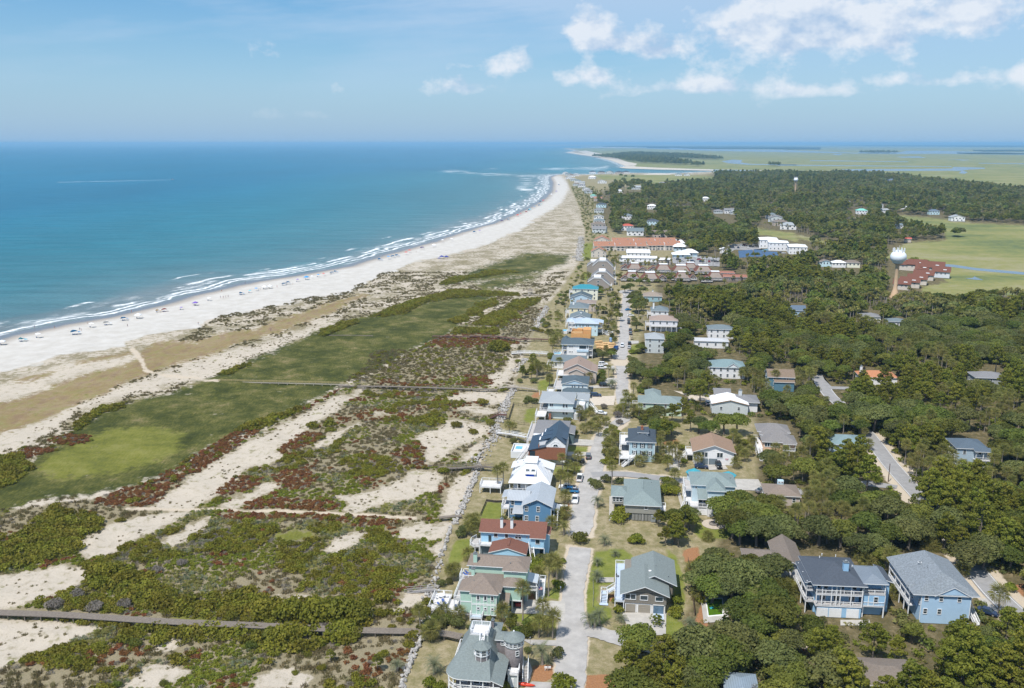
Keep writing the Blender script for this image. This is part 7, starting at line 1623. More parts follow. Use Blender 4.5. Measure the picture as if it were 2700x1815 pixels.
x,y,hp=height_at(2342,1270,1223);t=thing('utility_pole','plain brown utility pole at the curve of the straight road','pole',(x,y,0));ob('shaft',MB().tube([(0,0,-.3),(0,0,hp)],[.17,.12],8).mesh('shaft',mat('creosote',(.10,.06,.045),.9,.2,3)),t);ob('cap',MB().lathe([(.13,hp),(.13,hp+.05)],8).mesh('cap',FLUE),t)
for k,(px,py,lab) in enumerate(((1478,1560,'white mailbox on the lawn edge by the pale green house'),(1444,1768,'white bench sign on the orange mulch by the cupola house'),(1398,1706,'small lamp post by the cupola house drive'))):
 x,y=G(px,py,0);t=thing(('mailbox','garden_sign','lamp_post')[k],lab,('mailbox','sign','lamp')[k],(x,y,0));ob('post',MB().box(-.05,.05,-.05,.05,0,(1.05,.6,2.0)[k]).mesh('post',mat('grey_wood',(.33,.31,.29))),t)
 if k==0: ob('box',MB().box(-.14,.14,-.26,.26,1.05,1.32).mesh('box',WHITE),t);ob('flag',MB().box(.14,.17,-.05,.05,1.2,1.45).mesh('flag',mat('flag_red',(.5,.05,.04),.5)),t)
 elif k==1: ob('board',MB().box(-.7,.7,-.05,.05,.5,.95).mesh('board',WHITE),t);ob('foot',MB().box(-.6,-.5,-.05,.05,0,.5).mesh('foot',WHITE),t)
 else: ob('lantern',MB().lathe([(.1,2.0),(.16,2.2),(.16,2.4),(.04,2.5)],8).mesh('lantern',FLUE),t);ob('base',MB().lathe([(.16,0),(.1,.2)],8).mesh('base',FLUE),t)
LUMB=mat('raw_lumber',(.62,.40,.19));
for k in range(9):
 px,py=H3([(1250+(k*67) % 190,915+(k*41) % 90)])[0];x,y=G(px,py,0);t=thing('lumber_stack','stack of yellow lumber on the building plot, number %s from the road' % ['one','two','three','four','five','six','seven','eight','nine'][k],'lumber',(x,y,0),rnd.uniform(-.4,.4),'lumber stacks on the building plot')
 for j in range(5): ob('bundle',MB().box(-2.2+rnd.uniform(-.3,.3),2.2+rnd.uniform(-.3,.3),-.9,.9,j*.22,j*.22+.19).mesh('bundle',LUMB),t)
x,y=G(*H3([(1388,905)])[0],0);t=thing('portable_toilet','blue portable toilet beside the lumber stacks','portable toilet',(x,y,0));BLUEP=mat('blue_plastic',(.03,.14,.50),.5,.08);ob('cabin',MB().box(-.6,.6,-.6,.6,.1,2.2).mesh('cabin',BLUEP),t);ob('roof',MB().lathe([(.85,2.2),(.5,2.5)],4).mesh('roof',mat('pale_blue_plastic',(.35,.5,.65),.5)),t);ob('door',MB().box(-.4,.4,-.64,-.6,.2,2.0).mesh('door',mat('pale_blue_plastic',(.35,.5,.65))),t)
x,y=G(*H3([(1450,995)])[0],0);t=thing('dumpster','dark blue open dumpster at the edge of the building plot','dumpster',(x,y,0),rad(75));ob('bin',MB().box(-2.6,2.6,-1.1,-1.0,0,1.7).box(-2.6,2.6,1.0,1.1,0,1.7).box(-2.6,-2.5,-.99,.99,0,1.7).box(2.5,2.6,-.99,.99,0,1.7).box(-2.49,2.49,-.99,.99,.05,.9).mesh('bin',mat('navy_steel',(.02,.07,.20),.6,.15)),t);ob('rib',MB().box(-.05,.05,-1.18,-1.1,0,1.7).mesh('rib',mat('navy_steel',(.02,.07,.20))),t)
LOUN=mat('lounger_blue',(.05,.11,.36),.7,.1)
def lounger(label,x,y,z,rz):
 t=thing('deck_lounger',label,'lounger',(x,y,z),rz,'blue deck loungers');ob('seat',MB().box(-.3,.3,-.7,.5,.28,.36).mesh('seat',LOUN),t);ob('backrest',MB().quad((-.3,.5,.34),(.3,.5,.34),(.3,1.1,.85),(-.3,1.1,.85)).quad((-.3,1.1,.80),(.3,1.1,.80),(.3,.5,.29),(-.3,.5,.29)).mesh('backrest',LOUN),t)
 for sx in (-.27,.27):
  for sy in (-.6,.45): ob('leg',unit_box(WHITE),t,(sx,sy,0)).scale=(.05,.05,.28)
def on_green(u,v): c,s=math.cos(rad(-7.4)),math.sin(rad(-7.4));return -12.3+c*u-s*v,188.6+s*u+c*v
for lab,u,v,z,r in (('blue lounger on the roof terrace by the chimney',.6,6.6,6.85,1.3),('blue lounger beside it towards the roof ridge',.9,7.6,6.85,1.3),('blue lounger on the lower sea deck near the rail',-5.2,2.2,.7,1.0),('blue lounger on the lower sea deck near the steps',-4.6,3.6,.7,.6),('blue grill-side lounger on the small deck by the wall',-1.2,.6,1.0,.1)): lounger(lab,*on_green(u,v),z,r)
t=thing('patio_table','round white patio table on the green house sea deck','table',(*on_green(-6.0,6.4),.7));ob('top',MB().lathe([(.9,.70),(.9,.76)],20).mesh('top',WHITE),t);ob('leg',MB().lathe([(.35,0),(.07,.1),(.07,.70)],10).mesh('leg',WHITE),t)
for i in range(5):
 a=i*1.257;t=thing('patio_chair','white patio chair at the round table, %s from the rail' % ['nearest','second','third','fourth','farthest'][i],'chair',(on_green(-6.0,6.4)[0]+1.35*math.cos(a),on_green(-6.0,6.4)[1]+1.35*math.sin(a),.7),a+math.pi/2,'white patio chairs');ob('seat',MB().box(-.24,.24,-.24,.24,.4,.45).mesh('seat',WHITE),t);ob('backrest',MB().box(-.24,.24,-.28,-.24,.4,.95).mesh('backrest',WHITE),t)
 for sx in (-.2,.2):
  for sy in (-.2,.2): ob('leg',unit_box(WHITE),t,(sx,sy,0)).scale=(.04,.04,.4)
x,y=on_green(17.7,8.6);t=thing('flag','small American flag hanging from the green house porch post','flag',(x,y,3.6),rad(-7.4));ob('staff',MB().bar((0,0,0),(.9,-.6,.9),.04).mesh('staff',WHITE),t)
for i in range(7): ob('stripe',MB().box(.25+.0,1.15,-.62+i*0,-.60,.75-i*.1-.1,.75-i*.1-.002).mesh('stripe',mat('flag_red',(.5,.05,.04)) if i % 2==0 else WHITE),t)
ob('canton',MB().box(.25,.62,-.64,-.622,.36,.75).mesh('canton',mat('flag_blue',(.02,.03,.16),.7)),t)
x0,y0=G(1358,1806,.2);t=thing('kayak','red kayak lying beside the path at the cupola house','kayak',(x0+2.1,y0-.1,.1),rad(-12));n=12;mb=MB()
sec=[(-2.2+4.4*i/n,.38*math.sin(math.pi*i/n)**.6+.01,.22+.14*abs(2*i/n-1)**3) for i in range(n+1)]
mb.tube([(s[0],0,s[2]) for s in sec],[s[1] for s in sec],10);ob('hull',mb.mesh('hull',mat('kayak_red',(.55,.045,.015),.35,.05),True),t);ob('cockpit',MB().lathe([(.3,.5),(.34,.58),(.24,.58)],16).mesh('cockpit',mat('black_rubber',(.02,.02,.02),.7)),t)
def on_gar(u,v): c,s=math.cos(rad(-7.4)),math.sin(rad(-7.4));return 27.0+c*u-s*v,190.2+s*u+c*v
for i,(u,v) in enumerate(((-1.8,12.2),(1.2,14.6+2.6))):
 t=thing('deck_chair',['grey chair by the rail of the pale blue deck','grey chair by the wall at the back of the pale blue deck'][i],'chair',(*on_gar(u,v),2.7),1.0+i);ob('seat',MB().box(-.3,.3,-.3,.3,.32,.38).mesh('seat',FLUE),t);ob('backrest',MB().box(-.3,.3,.3,.36,.35,1.0).mesh('backrest',FLUE),t)
 for sx in (-.26,.26): ob('leg',MB().box(sx-.03,sx+.03,-.3,.3,0,.32).mesh('leg',FLUE),t)
# ================================================================== vehicles
TYRE=mat('tyre_rubber',(.018,.018,.018),.85,.1);RIM=mat('alloy_rim',(.45,.46,.47),.35,.05,metal=.6);LAMP=mat('lamp_clear',(.75,.76,.76),.2,.03);TAIL=mat('lamp_red',(.45,.02,.015),.3,.05);BLK=mat('black_trim',(.022,.022,.024),.5,.1)
CAR_GLASS=GLASS
def paint(n,c): return mat('paint_'+n,c,.28,.03,1.0,spec=.6)
PAINTS={'white': paint('white',(.70,.71,.72)),'black': paint('black',(.014,.015,.018)),'navy': paint('navy',(.018,.035,.085)),'grey': paint('grey',(.16,.17,.18)),'silver': paint('silver',(.42,.43,.44)),'blue': paint('blue',(.03,.20,.42)),'red': paint('red',(.30,.02,.02)),'tan': paint('tan',(.42,.34,.22))}
PROF={  # side profile (x forward, z) of the body below the windows, and of the cabin; half width
 'suv': ([(-2.35,.45),(-2.4,.95),(-2.3,1.08),(1.0,1.08),(2.2,.98),(2.38,.85),(2.4,.45)],[(-2.25,1.08),(-2.05,1.72),(.35,1.76),(1.15,1.08)],.94,1.45),
 'sedan': ([(-2.25,.42),(-2.3,.85),(-2.1,.98),(1.0,.92),(2.2,.8),(2.3,.68),(2.3,.42)],[(-1.6,.96),(-1.0,1.42),(.3,1.44),(1.15,.92)],.9,1.35),
 'pickup': ([(-2.85,.55),(-2.85,1.08),(-.85,1.10),(1.3,1.12),(2.65,1.06),(2.8,.9),(2.82,.55)],[(-.95,1.10),(-.8,1.78),(.75,1.80),(1.45,1.12)],.98,1.75),
 'jeep': ([(-2.0,.55),(-2.05,1.15),(.9,1.15),(2.05,1.1),(2.1,.6)],[(-1.95,1.15),(-1.9,1.82),(.55,1.84),(.85,1.15)],.9,1.25),
 'cart': ([(-1.15,.35),(-1.2,.75),(-.2,.75),(.1,.45),(.7,.5),(1.15,.75),(1.2,.4)],[(-1.0,1.75),(-1.0,1.85),(.75,1.85),(.75,1.75)],.58,.8)}
_CARM={}
def car_meshes(kind,pm):
 k=(kind,pm.name)
 if k in _CARM: return _CARM[k]
 body,cab,hw,wb=PROF[kind]
 def ext(prof,w0,w1,m,taper=None):
  mb=MB();n=len(prof);zs=[p[1] for p in prof];z0,z1=min(zs),max(zs)
  wid=lambda z: w0+(w1-w0)*((z-z0)/(z1-z0+1e-6))
  L_=[(p[0],-wid(p[1]),p[1]) for p in prof];R_=[(p[0],wid(p[1]),p[1]) for p in prof]
  mb.poly(L_[::-1]);mb.poly(R_)
  for i in range(n): j=(i+1) % n;mb.quad(L_[i],L_[j],R_[j],R_[i])
  return mb
 b=ext(body,hw,hw*.96,pm)
 if kind=='pickup': pass
 bm_=b.mesh('body',pm)
 z0=cab[0][1];g=ext(cab,hw*.93,hw*.78,CAR_GLASS).mesh('cabin',CAR_GLASS);zt=max(p[1] for p in cab);tp=[p for p in cab if p[1]>zt-.12];r=MB();w=hw*.80
 r.prism([(tp[0][0]-.05,-w),(tp[-1][0]+.12,-w),(tp[-1][0]+.12,w),(tp[0][0]-.05,w)],zt-.03,zt+.05)
 for sg in (-1,1):
  for (xa,za),(xb,zb) in ((cab[0],cab[1]),(cab[-1],cab[-2])): r.bar((xa,sg*hw*.92,za),(xb,sg*w*.97,zb),.09)
  xm=(cab[1][0]+cab[-2][0])/2;r.bar((xm-.1,sg*hw*.93,z0),(xm,sg*w*.98,zt),.1)
 rm=r.mesh('roof',pm)
 wh=(MB().tube([(0,-.12,0),(0,.12,0)],[.36,.36],14).mesh('tyre',TYRE),MB().tube([(0,-.13,0),(0,.13,0)],[.22,.22],10).mesh('rim',RIM));ex={}
 x1,x0=max(p[0] for p in body),min(p[0] for p in body);lz=body[-2][1]*.92
 hl=MB().box(x1-.12,x1+.015,-.18,.18,lz-.12,lz+.04).mesh('headlight',LAMP);tl=MB().box(x0-.015,x0+.1,-.1,.1,.72,1.0 if kind!='sedan' else .85).mesh('tail_light',TAIL)
 bump=MB().box(x1-.1,x1+.06,-hw*.9,hw*.9,.38,.58).box(x0-.06,x0+.1,-hw*.9,hw*.9,.38,.58).mesh('bumper',BLK if kind in ('suv','jeep') else pm)
 ws=MB().box(cab[-1][0]-.02,cab[-1][0]+.06,-.1,.1,z0,z0+.02).mesh('wiper',BLK);bed=MB().box(-2.75,-.98,-hw*.84,hw*.84,.8,1.103).mesh('bed',BLK) if kind=='pickup' else None
 _CARM[k]=(bm_,g,rm,wh,hl,tl,bump,bed,hw,wb,kind);return _CARM[k]
def car(label,kind,colour,px,py,heading,z=0.05,group=None):
 x,y=G(px,py,z);b,g,r,wh,hl,tl,bp,bed,hw,wb,_=car_meshes(kind,PAINTS[colour]);nm={'suv': 'suv','sedan': 'car','pickup': 'pickup_truck','jeep': 'jeep','cart': 'golf_cart'}[kind];nm='off_roader' if nm=='jeep' else nm
 t=thing(nm,label,{'suv': 'car','sedan': 'car','pickup': 'truck','jeep': 'car','cart': 'golf cart'}[kind],(x,y,z),rad(90-heading),group)
 ob('body',b,t)
 if kind!='cart': ob('cabin',g,t);ob('roof',r,t)
 else:
  ob('roof',MB().box(-1.05,.8,-.6,.6,1.8,1.88).mesh('roof',PAINTS[colour]),t);ob('seat',MB().box(-.6,0,-.5,.5,.75,.95).mesh('seat',mat('cart_seat',(.5,.45,.38),.7)),t)
  for sx in (-1.,.72):
   for sy in (-.52,.52): ob('pillar',unit_box(BLK),t,(sx,sy,.7)).scale=(.05,.05,1.1)
 rad_=.36 if kind!='cart' else .22
 for sx in (-wb,wb):
  for sy in (-1,1):
   w=ob('wheel',wh[0],t,(sx,sy*(hw-.1),rad_));w.scale=(rad_/.36,)*3;ob('rim',wh[1],w)
 if kind!='cart':
  for sy in (-1,1): ob('headlight',hl,t,(0,sy*hw*.7,0));ob('tail_light',tl,t,(0,sy*hw*.82,0))
  ob('bumper',bp,t)
 if bed: ob('bed',bed,t)
 return t
def cars(sh,items):
 for lab,k,c,x,y,hd in items: px,py=sh([(x,y)])[0];car(lab,k,c,px,py,hd)
cars(H2,[('white pickup truck parked at the road edge by two palms','pickup','white',1288,1035,10),('white pickup truck facing down the road by the mulch bed','pickup','white',1240,1258,188),('white pickup truck parked nose in under the palms','pickup','white',1160,1135,280),('bright blue pickup truck behind the nose-in white pickup','pickup','blue',1185,1168,280),
  ('dark off-roader standing on the road by the lawn','jeep','grey',1377,815,5),('black suv parked beside the wood-fronted house','suv','black',1268,855,95),('white car parked by the palm clump near the bend','sedan','white',1510,362,110),('navy suv on the shell drive','suv','navy',1455,178,95),('black suv on the drive behind the silver palm','suv','black',1550,75,92)])
cars(H3,[('white suv in the drive of the tan house, far one','suv','white',1300,1178,92),('white suv in the drive of the tan house, near one','suv','white',1288,1222,92),('black suv parked before the silver palm','suv','black',1315,1425,94),('white suv driving on the sandy road','suv','white',1526,962,190),('black car parked right of the road by the lawn corner','sedan','black',1612,930,8),('silver car parked right of the road, nearest one','sedan','silver',1608,978,8),('tan golf cart at the right road edge','cart','tan',1637,872,5),
  ('grey suv parked right of the road, nearer of a pair','suv','grey',1624,815,6),('black suv parked right of the road, farther of a pair','suv','black',1622,778,6),('black car at the far right road edge, nearer one','sedan','black',1603,688,8),('grey car at the far right road edge, farther one','sedan','grey',1602,650,8),('white car across the verge by the bushes','sedan','white',1625,600,96),('blue car half hidden by palms right of the road','sedan','blue',1598,532,60),('white golf cart at the end of the road','cart','white',1552,378,5),('silver pickup truck parked among palms near the road end','pickup','silver',1408,360,95),('white car under the pale blue house stairs','sedan','white',1372,798,95)])
cars(H4,[('black off-roader in front of the open carport','jeep','black',505,985,182),('dark car beside the palm at the carport','sedan','navy',345,990,100),('dark car parked by the taupe bungalow','sedan','grey',905,1212,70),('black car in shade by the slate blue house','sedan','black',1270,295,90),('white van beside the house under repair','suv','white',405,405,5)]);cars(H5,[('navy car on the drive of the pale blue gabled house','sedan','navy',1865,905,130)])
cars(H1,[('red car inside the green house carport','sedan','red',895,800,0)])
lots=[(1150+i*32,1158+(i % 3)*14) for i in range(12)]+[(1360+i*34,1165+(i % 2)*26) for i in range(6)]+[(1640+i*30,1062-(i % 3)*12) for i in range(9)]+[(2120,1105),(2150,1112),(1620,1100),(1650,1112),(1985,1355)]
place=['first','second','third','fourth','fifth','sixth','seventh','eighth','ninth','tenth','eleventh','twelfth']
for i,(x,y) in enumerate(lots):
 c=['white','black','silver','grey','white','navy','white','red'][i % 8];px,py=S1([(x,y)])[0];lot='club parking' if i<18 else 'court parking' if i<27 else 'verge by the courts';k=i if i<12 else i-12 if i<18 else i-18 if i<27 else i-27
 car('%s car %s from the left in the %s%s' % (c,place[k],lot,' back row' if 12<=i<18 else ''),['sedan','suv'][i % 2],c,px,py,95 if i % 3 else 5,.05,'cars parked around the club')
# ================================================================== plants
BARK=mat('bark_grey',(.17,.145,.12),.95,.25,3);PBARK=mat('palm_bark',(.27,.235,.195),.95,.2,5)
def leafmat(name,c1,c2,var=.16):
 m=mat(name,c1,.72,col2=c2,scale=.55,spec=.22,obj_var=var)
 if not m.get('leaf'):      # thin leaves let part of the light through
  m['leaf']=1;N,L=m.node_tree.nodes,m.node_tree.links;b=N['Principled BSDF'];t=N.new('ShaderNodeBsdfTranslucent');mx=N.new('ShaderNodeMixShader');mx.inputs[0].default_value=.45
  L.new(b.inputs['Base Color'].links[0].from_socket,t.inputs['Color']);L.new(b.outputs[0],mx.inputs[1]);L.new(t.outputs[0],mx.inputs[2]);L.new(mx.outputs[0],N['Material Output'].inputs['Surface'])
 return m
OAKL=leafmat('oak_leaf',(.094,.128,.022),(.212,.238,.046),.34);OAKL2=leafmat('oak_leaf_grey',(.114,.140,.042),(.225,.240,.076),.28)
PINEL=leafmat('pine_needle',(.130,.160,.020),(.290,.290,.044),.2)
PALML=leafmat('palm_leaf',(.150,.165,.042),(.33,.31,.085),.2);PALMY=leafmat('palm_leaf_yellow',(.28,.25,.06),(.38,.32,.12),.12)
PINDO=leafmat('pindo_leaf',(.14,.17,.095),(.25,.27,.155),.1)
MYRT=leafmat('myrtle_leaf',(.135,.150,.018),(.31,.285,.038),.25);RUST=leafmat('rust_shrub_leaf',(.20,.092,.034),(.31,.160,.056),.22)
DEAD=leafmat('dead_brush',(.20,.18,.15),(.31,.28,.235),.1);GRASS=leafmat('dune_grass_blade',(.17,.150,.060),(.27,.225,.115),.2);BRIGHT=leafmat('bright_bush_leaf',(.15,.185,.020),(.29,.31,.042),.2)
def leaf_quads(P_,N_,size,jit,rs,aspect=1.0):
 n=len(P_);N_=N_+rs.normal(0,jit,(n,3));N_ /= np.linalg.norm(N_,axis=1)[:,None]+1e-9
 A=np.cross(N_,rs.normal(0,1,(n,3)));A /= np.linalg.norm(A,axis=1)[:,None]+1e-9;B=np.cross(N_,A)
 s=(size*rs.uniform(.6,1.35,n))[:,None]*.5
 V=np.stack([P_-A*s-B*s*aspect,P_+A*s-B*s*aspect*.7,P_+A*s*.8+B*s*aspect,P_-A*s+B*s*aspect*.8],1).reshape(-1,3)
 return V,np.arange(4*n).reshape(n,4)
def sphere_pts(n,rs):
 v=rs.normal(0,1,(n,3));return v/np.linalg.norm(v,axis=1)[:,None]
def crown_mesh(name,blobs,nq,size,m,rs,jit=.45,low=-.35):
 blobs=np.array(blobs);w=blobs[:,3]*blobs[:,4];cnt=np.maximum(4,(nq*w/w.sum()).astype(int));Vs,Fs,k=[],[],0
 for b,c in zip(blobs,cnt):
  u=sphere_pts(int(c*1.5),rs);u=u[u[:,2]>low][:c]
  p=b[:3]+u*b[3:6]*rs.uniform(.72,1.04,(len(u),1));nn=u/b[3:6];nn /= np.linalg.norm(nn,axis=1)[:,None]
  V,F=leaf_quads(p,nn,size,jit,rs);Vs.append(V);Fs.append(F+k);k+=len(V)
 return np_mesh(name,np.vstack(Vs),np.vstack(Fs),m)
def oak_blobs(rs,R=5.0,H=8.5,n=16):
 bl=[(0,0,H*.62,R*.62,R*.62,H*.26)]
 for i in range(n):
  a=2*math.pi*i/n*1.618*3+rs.uniform(-.3,.3);d=R*math.sqrt((i+.6)/n)*.78;r=R*rs.uniform(.26,.40)
  z=H*(.86-.36*(d/R)**2)-r*.5+rs.uniform(-.35,.35);bl.append((d*math.cos(a),d*math.sin(a),z,r,r,r*rs.uniform(.62,.82)))
 return bl
def trunk_mesh(name,H,r,rs,limbs=5,spread=2.6,m=BARK):
 mb=MB();lean=rs.uniform(-.4,.4,2)
 mb.tube([(0,0,-.3),(lean[0]*.3,lean[1]*.3,H*.22),(lean[0],lean[1],H*.48)],[r*1.25,r,r*.75],7)
 for i in range(limbs):
  a=2*math.pi*i/limbs+rs.uniform(-.4,.4);d=spread*rs.uniform(.7,1.2)
  mb.tube([(lean[0]*.8,lean[1]*.8,H*.4),(lean[0]+d*.5*math.cos(a),lean[1]+d*.5*math.sin(a),H*.58),(lean[0]+d*math.cos(a),lean[1]+d*math.sin(a),H*.74)],[r*.6,r*.4,r*.16],5)
 return mb.mesh(name,m)
def pine_blobs(rs,H=11,R=3.4,n=22):
 bl=[]
 for i in range(n):
  t=(i+.5)/n;z=H*(.42+.56*t);a=i*2.4+rs.uniform(-.4,.4);d=R*(1.0-.72*t)*rs.uniform(.45,1.0);r=rs.uniform(.75,1.25)*(1.1-.35*t)
  bl.append((d*math.cos(a),d*math.sin(a),z,r,r,r*.55))
 return bl
def pine_trunk(name,H,r,rs,bl):
 mb=MB();mb.tube([(0,0,-.3),(.1,.05,H*.4),(0,.1,H*.96)],[r,r*.75,r*.2],6)
 for b in bl[::2]: mb.tube([(0,0,b[2]-.5),(b[0]*.9,b[1]*.9,b[2]-.1)],[r*.3,r*.1],4)
 return mb.mesh(name,BARK)
def fan_frond(name,L=1.5,petiole=1.0,m=PALML,n=11,droop=.35):
 V,F=[],[]
 def add(q): F.append(tuple(range(len(V),len(V)+len(q))));V.extend(q)
 pz=lambda x: .28*x-.10*x*x
 add([(0,-.03,0),(petiole,-.025,pz(petiole)),(petiole,.025,pz(petiole)),(0,.03,0)])
 for i in range(n):
  a=rad(-100+200*i/(n-1));w=.5*L/n*1.9;l=L*(1-.18*abs(a)/rad(100));c,s=math.cos(a),math.sin(a);x0,z0=petiole,pz(petiole)
  mid=(x0+c*l*.6,s*l*.6,z0+.10*l*.6-.06*abs(s)*l);tip=(x0+c*l*.97,s*l*.97,z0-droop*l*(.45+.4*abs(s)))
  px_,py_=-s*w*.5,c*w*.5
  add([(x0,0,z0),(mid[0]+px_,mid[1]+py_,mid[2]-.02),(mid[0],mid[1],mid[2]+.05)]);add([(x0,0,z0),(mid[0],mid[1],mid[2]+.05),(mid[0]-px_,mid[1]-py_,mid[2]-.02)])
  add([(mid[0]+px_,mid[1]+py_,mid[2]-.02),tip,(mid[0]-px_,mid[1]-py_,mid[2]-.02)])
 me=bpy.data.meshes.new(name);me.from_pydata(V,[],F);me.materials.append(m);me.update();return me
def feather_frond(name,L=2.6,m=PINDO,n=13,arch=1.0):
 V,F=[],[]
 def add(q): F.append(tuple(range(len(V),len(V)+len(q))));V.extend(q)
 def rach(t): return Vector((L*(t-.22*t*t*arch),0,L*(.62*t-.80*t*t*arch)))
 for i in range(n):
  t=(i+.6)/n;p=rach(t*.97);q=rach(min(1,t*.97+.5/n));l=L*.24*math.sin(math.pi*min(1,.18+t*.80))
  for sg in (-1,1):
   tip=p+Vector((l*.55,sg*l*.85,-l*.25+.10));add([tuple(p),tuple(q),tuple(tip)])
 for i in range(4):
  a,b=rach(i/4),rach((i+1)/4);add([(a.x,-.03,a.z),(b.x,-.02,b.z),(b.x,.02,b.z),(a.x,.03,a.z)])
 me=bpy.data.meshes.new(name);me.from_pydata(V,[],F);me.materials.append(m);me.update();return me
FANS=[fan_frond('frond',1.35,1.05),fan_frond('frond',1.2,.95,droop=.55)];FAN_DRY=fan_frond('frond',1.15,.9,PALMY,droop=.7)
FEATH=[feather_frond('frond',2.5),feather_frond('frond',2.2,arch=1.15)];DATE=[feather_frond('frond',3.0,PALML,15,.9)]
def frond_set(kind,rs):
 out=[]
 if kind=='sabal':
  for i in range(26):
   t=(i+.5)/26;el=rad(78-125*t)+rs.uniform(-.12,.12);az=i*2.399+rs.uniform(-.2,.2)
   me=FAN_DRY if t>.84 else FANS[0 if t<.5 else 1];out.append((me,el,az,rs.uniform(.85,1.12)))
 elif kind=='pindo':
  for i in range(24):
   t=(i+.5)/24;el=rad(52-72*t)+rs.uniform(-.1,.1);out.append((FEATH[i % 2],el,i*2.399+rs.uniform(-.2,.2),rs.uniform(.85,1.1)))
 else:
  for i in range(30):
   t=(i+.5)/30;el=rad(60-95*t)+rs.uniform(-.1,.1);out.append((DATE[0],el,i*2.399+rs.uniform(-.2,.2),rs.uniform(.85,1.1)))
 return out
def palm_trunk(H,r=.17):
 k=('ptr',round(H*2)/2,r)
 if k in _WC: return _WC[k]
 H=round(H*2)/2;mb=MB();n=6
 mb.tube([(.12*math.sin(i*.9)*i/n,.08*math.sin(i*1.3)*i/n,H*i/n-.1*(i==0)) for i in range(n+1)],[r*1.25]+[r]*(n-1)+[r*1.3],7)
 _WC[k]=mb.mesh('trunk',PBARK);return _WC[k]
def trunk_top(H):
 n=6;return (.12*math.sin(n*.9),.08*math.sin(n*1.3),round(H*2)/2)
def crown_of_fronds(kind,rs):
 Vs,Fs,Mi,k=[],[],[],0
 for me,el,az,sc in frond_set(kind,rs):
  co=np.empty(len(me.vertices)*3);me.vertices.foreach_get('co',co);co=co.reshape(-1,3)*sc
  ce,se=math.cos(el),math.sin(el);c,s=math.cos(az),math.sin(az)
  x=co[:,0]*ce-co[:,2]*se;z=co[:,0]*se+co[:,2]*ce;y=co[:,1]
  Vs.append(np.stack([x*c-y*s,x*s+y*c,z],1))
  for p in me.polygons: Fs.append([k+v for v in p.vertices]+([k+p.vertices[2]] if len(p.vertices)==3 else []));Mi.append(1 if me is FAN_DRY else 0)
  k+=len(co)
 V=np.vstack(Vs);me=bpy.data.meshes.new('crown');me.from_pydata(V.tolist(),[],[f if f[3]!=f[2] else f[:3] for f in Fs])
 for m in ((PALML,PALMY) if kind!='pindo' else (PINDO,PALMY)): me.materials.append(m)
 me.polygons.foreach_set('material_index',Mi);me.update();return me
def far_palm(name,H,rs):
 mb=MB();mb.tube([(0,0,0),(.1,0,H)],[.2,.17],5);V=np.array(mb.v);k=len(V);F=[f for f in mb.f if len(f)==4]
 u=sphere_pts(70,rs);p=np.array([0,0,H+.2])+u*np.array([1.5,1.5,1.3])*rs.uniform(.5,1,(70,1));Vq,Fq=leaf_quads(p,u,.8,.5,rs,.5)
 return np_mesh(name,np.vstack([V,Vq]),np.vstack([np.array(F),Fq+k]),[PBARK,PALML,PALMY],mi=[0]*len(F)+list(rs.choice([1,1,1,2],70)))
def shrub_mesh(name,R,H,nq,size,m,rs,lumps=6,jit=.6,upright=False):
 bl=[(0,0,H*.42,R*.7,R*.7,H*.55)]
 for i in range(lumps):
  a=2*math.pi*i/lumps+rs.uniform(-.3,.3);d=R*.58;r=R*rs.uniform(.35,.55);bl.append((d*math.cos(a),d*math.sin(a),H*rs.uniform(.3,.6),r,r,H*rs.uniform(.3,.45)))
 return crown_mesh(name,bl,nq,size,m,rs,jit,-.2)
def palmetto_mesh(name,rs,n=16,m=PALML):
 Vs,Fs,k=[],[],0
 for i in range(n):
  az=rs.uniform(0,6.28);el=rad(rs.uniform(15,75));b=rs.normal(0,.5,2);L=rs.uniform(.6,1.0)
  for j in range(5):
   a=rad(-70+35*j);d0=np.array([math.cos(a),math.sin(a)*.9,0]);tip=np.array([.55+d0[0]*.6,d0[1]*.6,-.1]);w=np.array([-d0[1],d0[0],0])*.11
   q=np.array([[.5,0,0],tip*.75+w,tip,tip*.75-w])*L
   ce,se=math.cos(el),math.sin(el);c,s=math.cos(az),math.sin(az);x=q[:,0]*ce-q[:,2]*se;z=q[:,0]*se+q[:,2]*ce
   Vs.append(np.stack([x*c-q[:,1]*s+b[0],x*s+q[:,1]*c+b[1],z],1));Fs.append(np.arange(4)+k);k+=4
 return np_mesh(name,np.vstack(Vs),np.array(Fs),m)
def grass_mesh(name,rs,n=40,R=.8,H=.7,m=GRASS):
 Vs,Fs=[],[]
 for i in range(n):
  a=rs.uniform(0,6.28);d=R*math.sqrt(rs.rand());b=np.array([d*math.cos(a),d*math.sin(a),0]);t=b+np.array([rs.normal(0,.2),rs.normal(0,.2),H*rs.uniform(.5,1.1)]);w=np.array([math.sin(a),-math.cos(a),0])*.05
  Vs+=[b-w*2,b+w*2,t+w,t-w];Fs.append([4*i,4*i+1,4*i+2,4*i+3])
 return np_mesh(name,np.array(Vs),np.array(Fs),m)

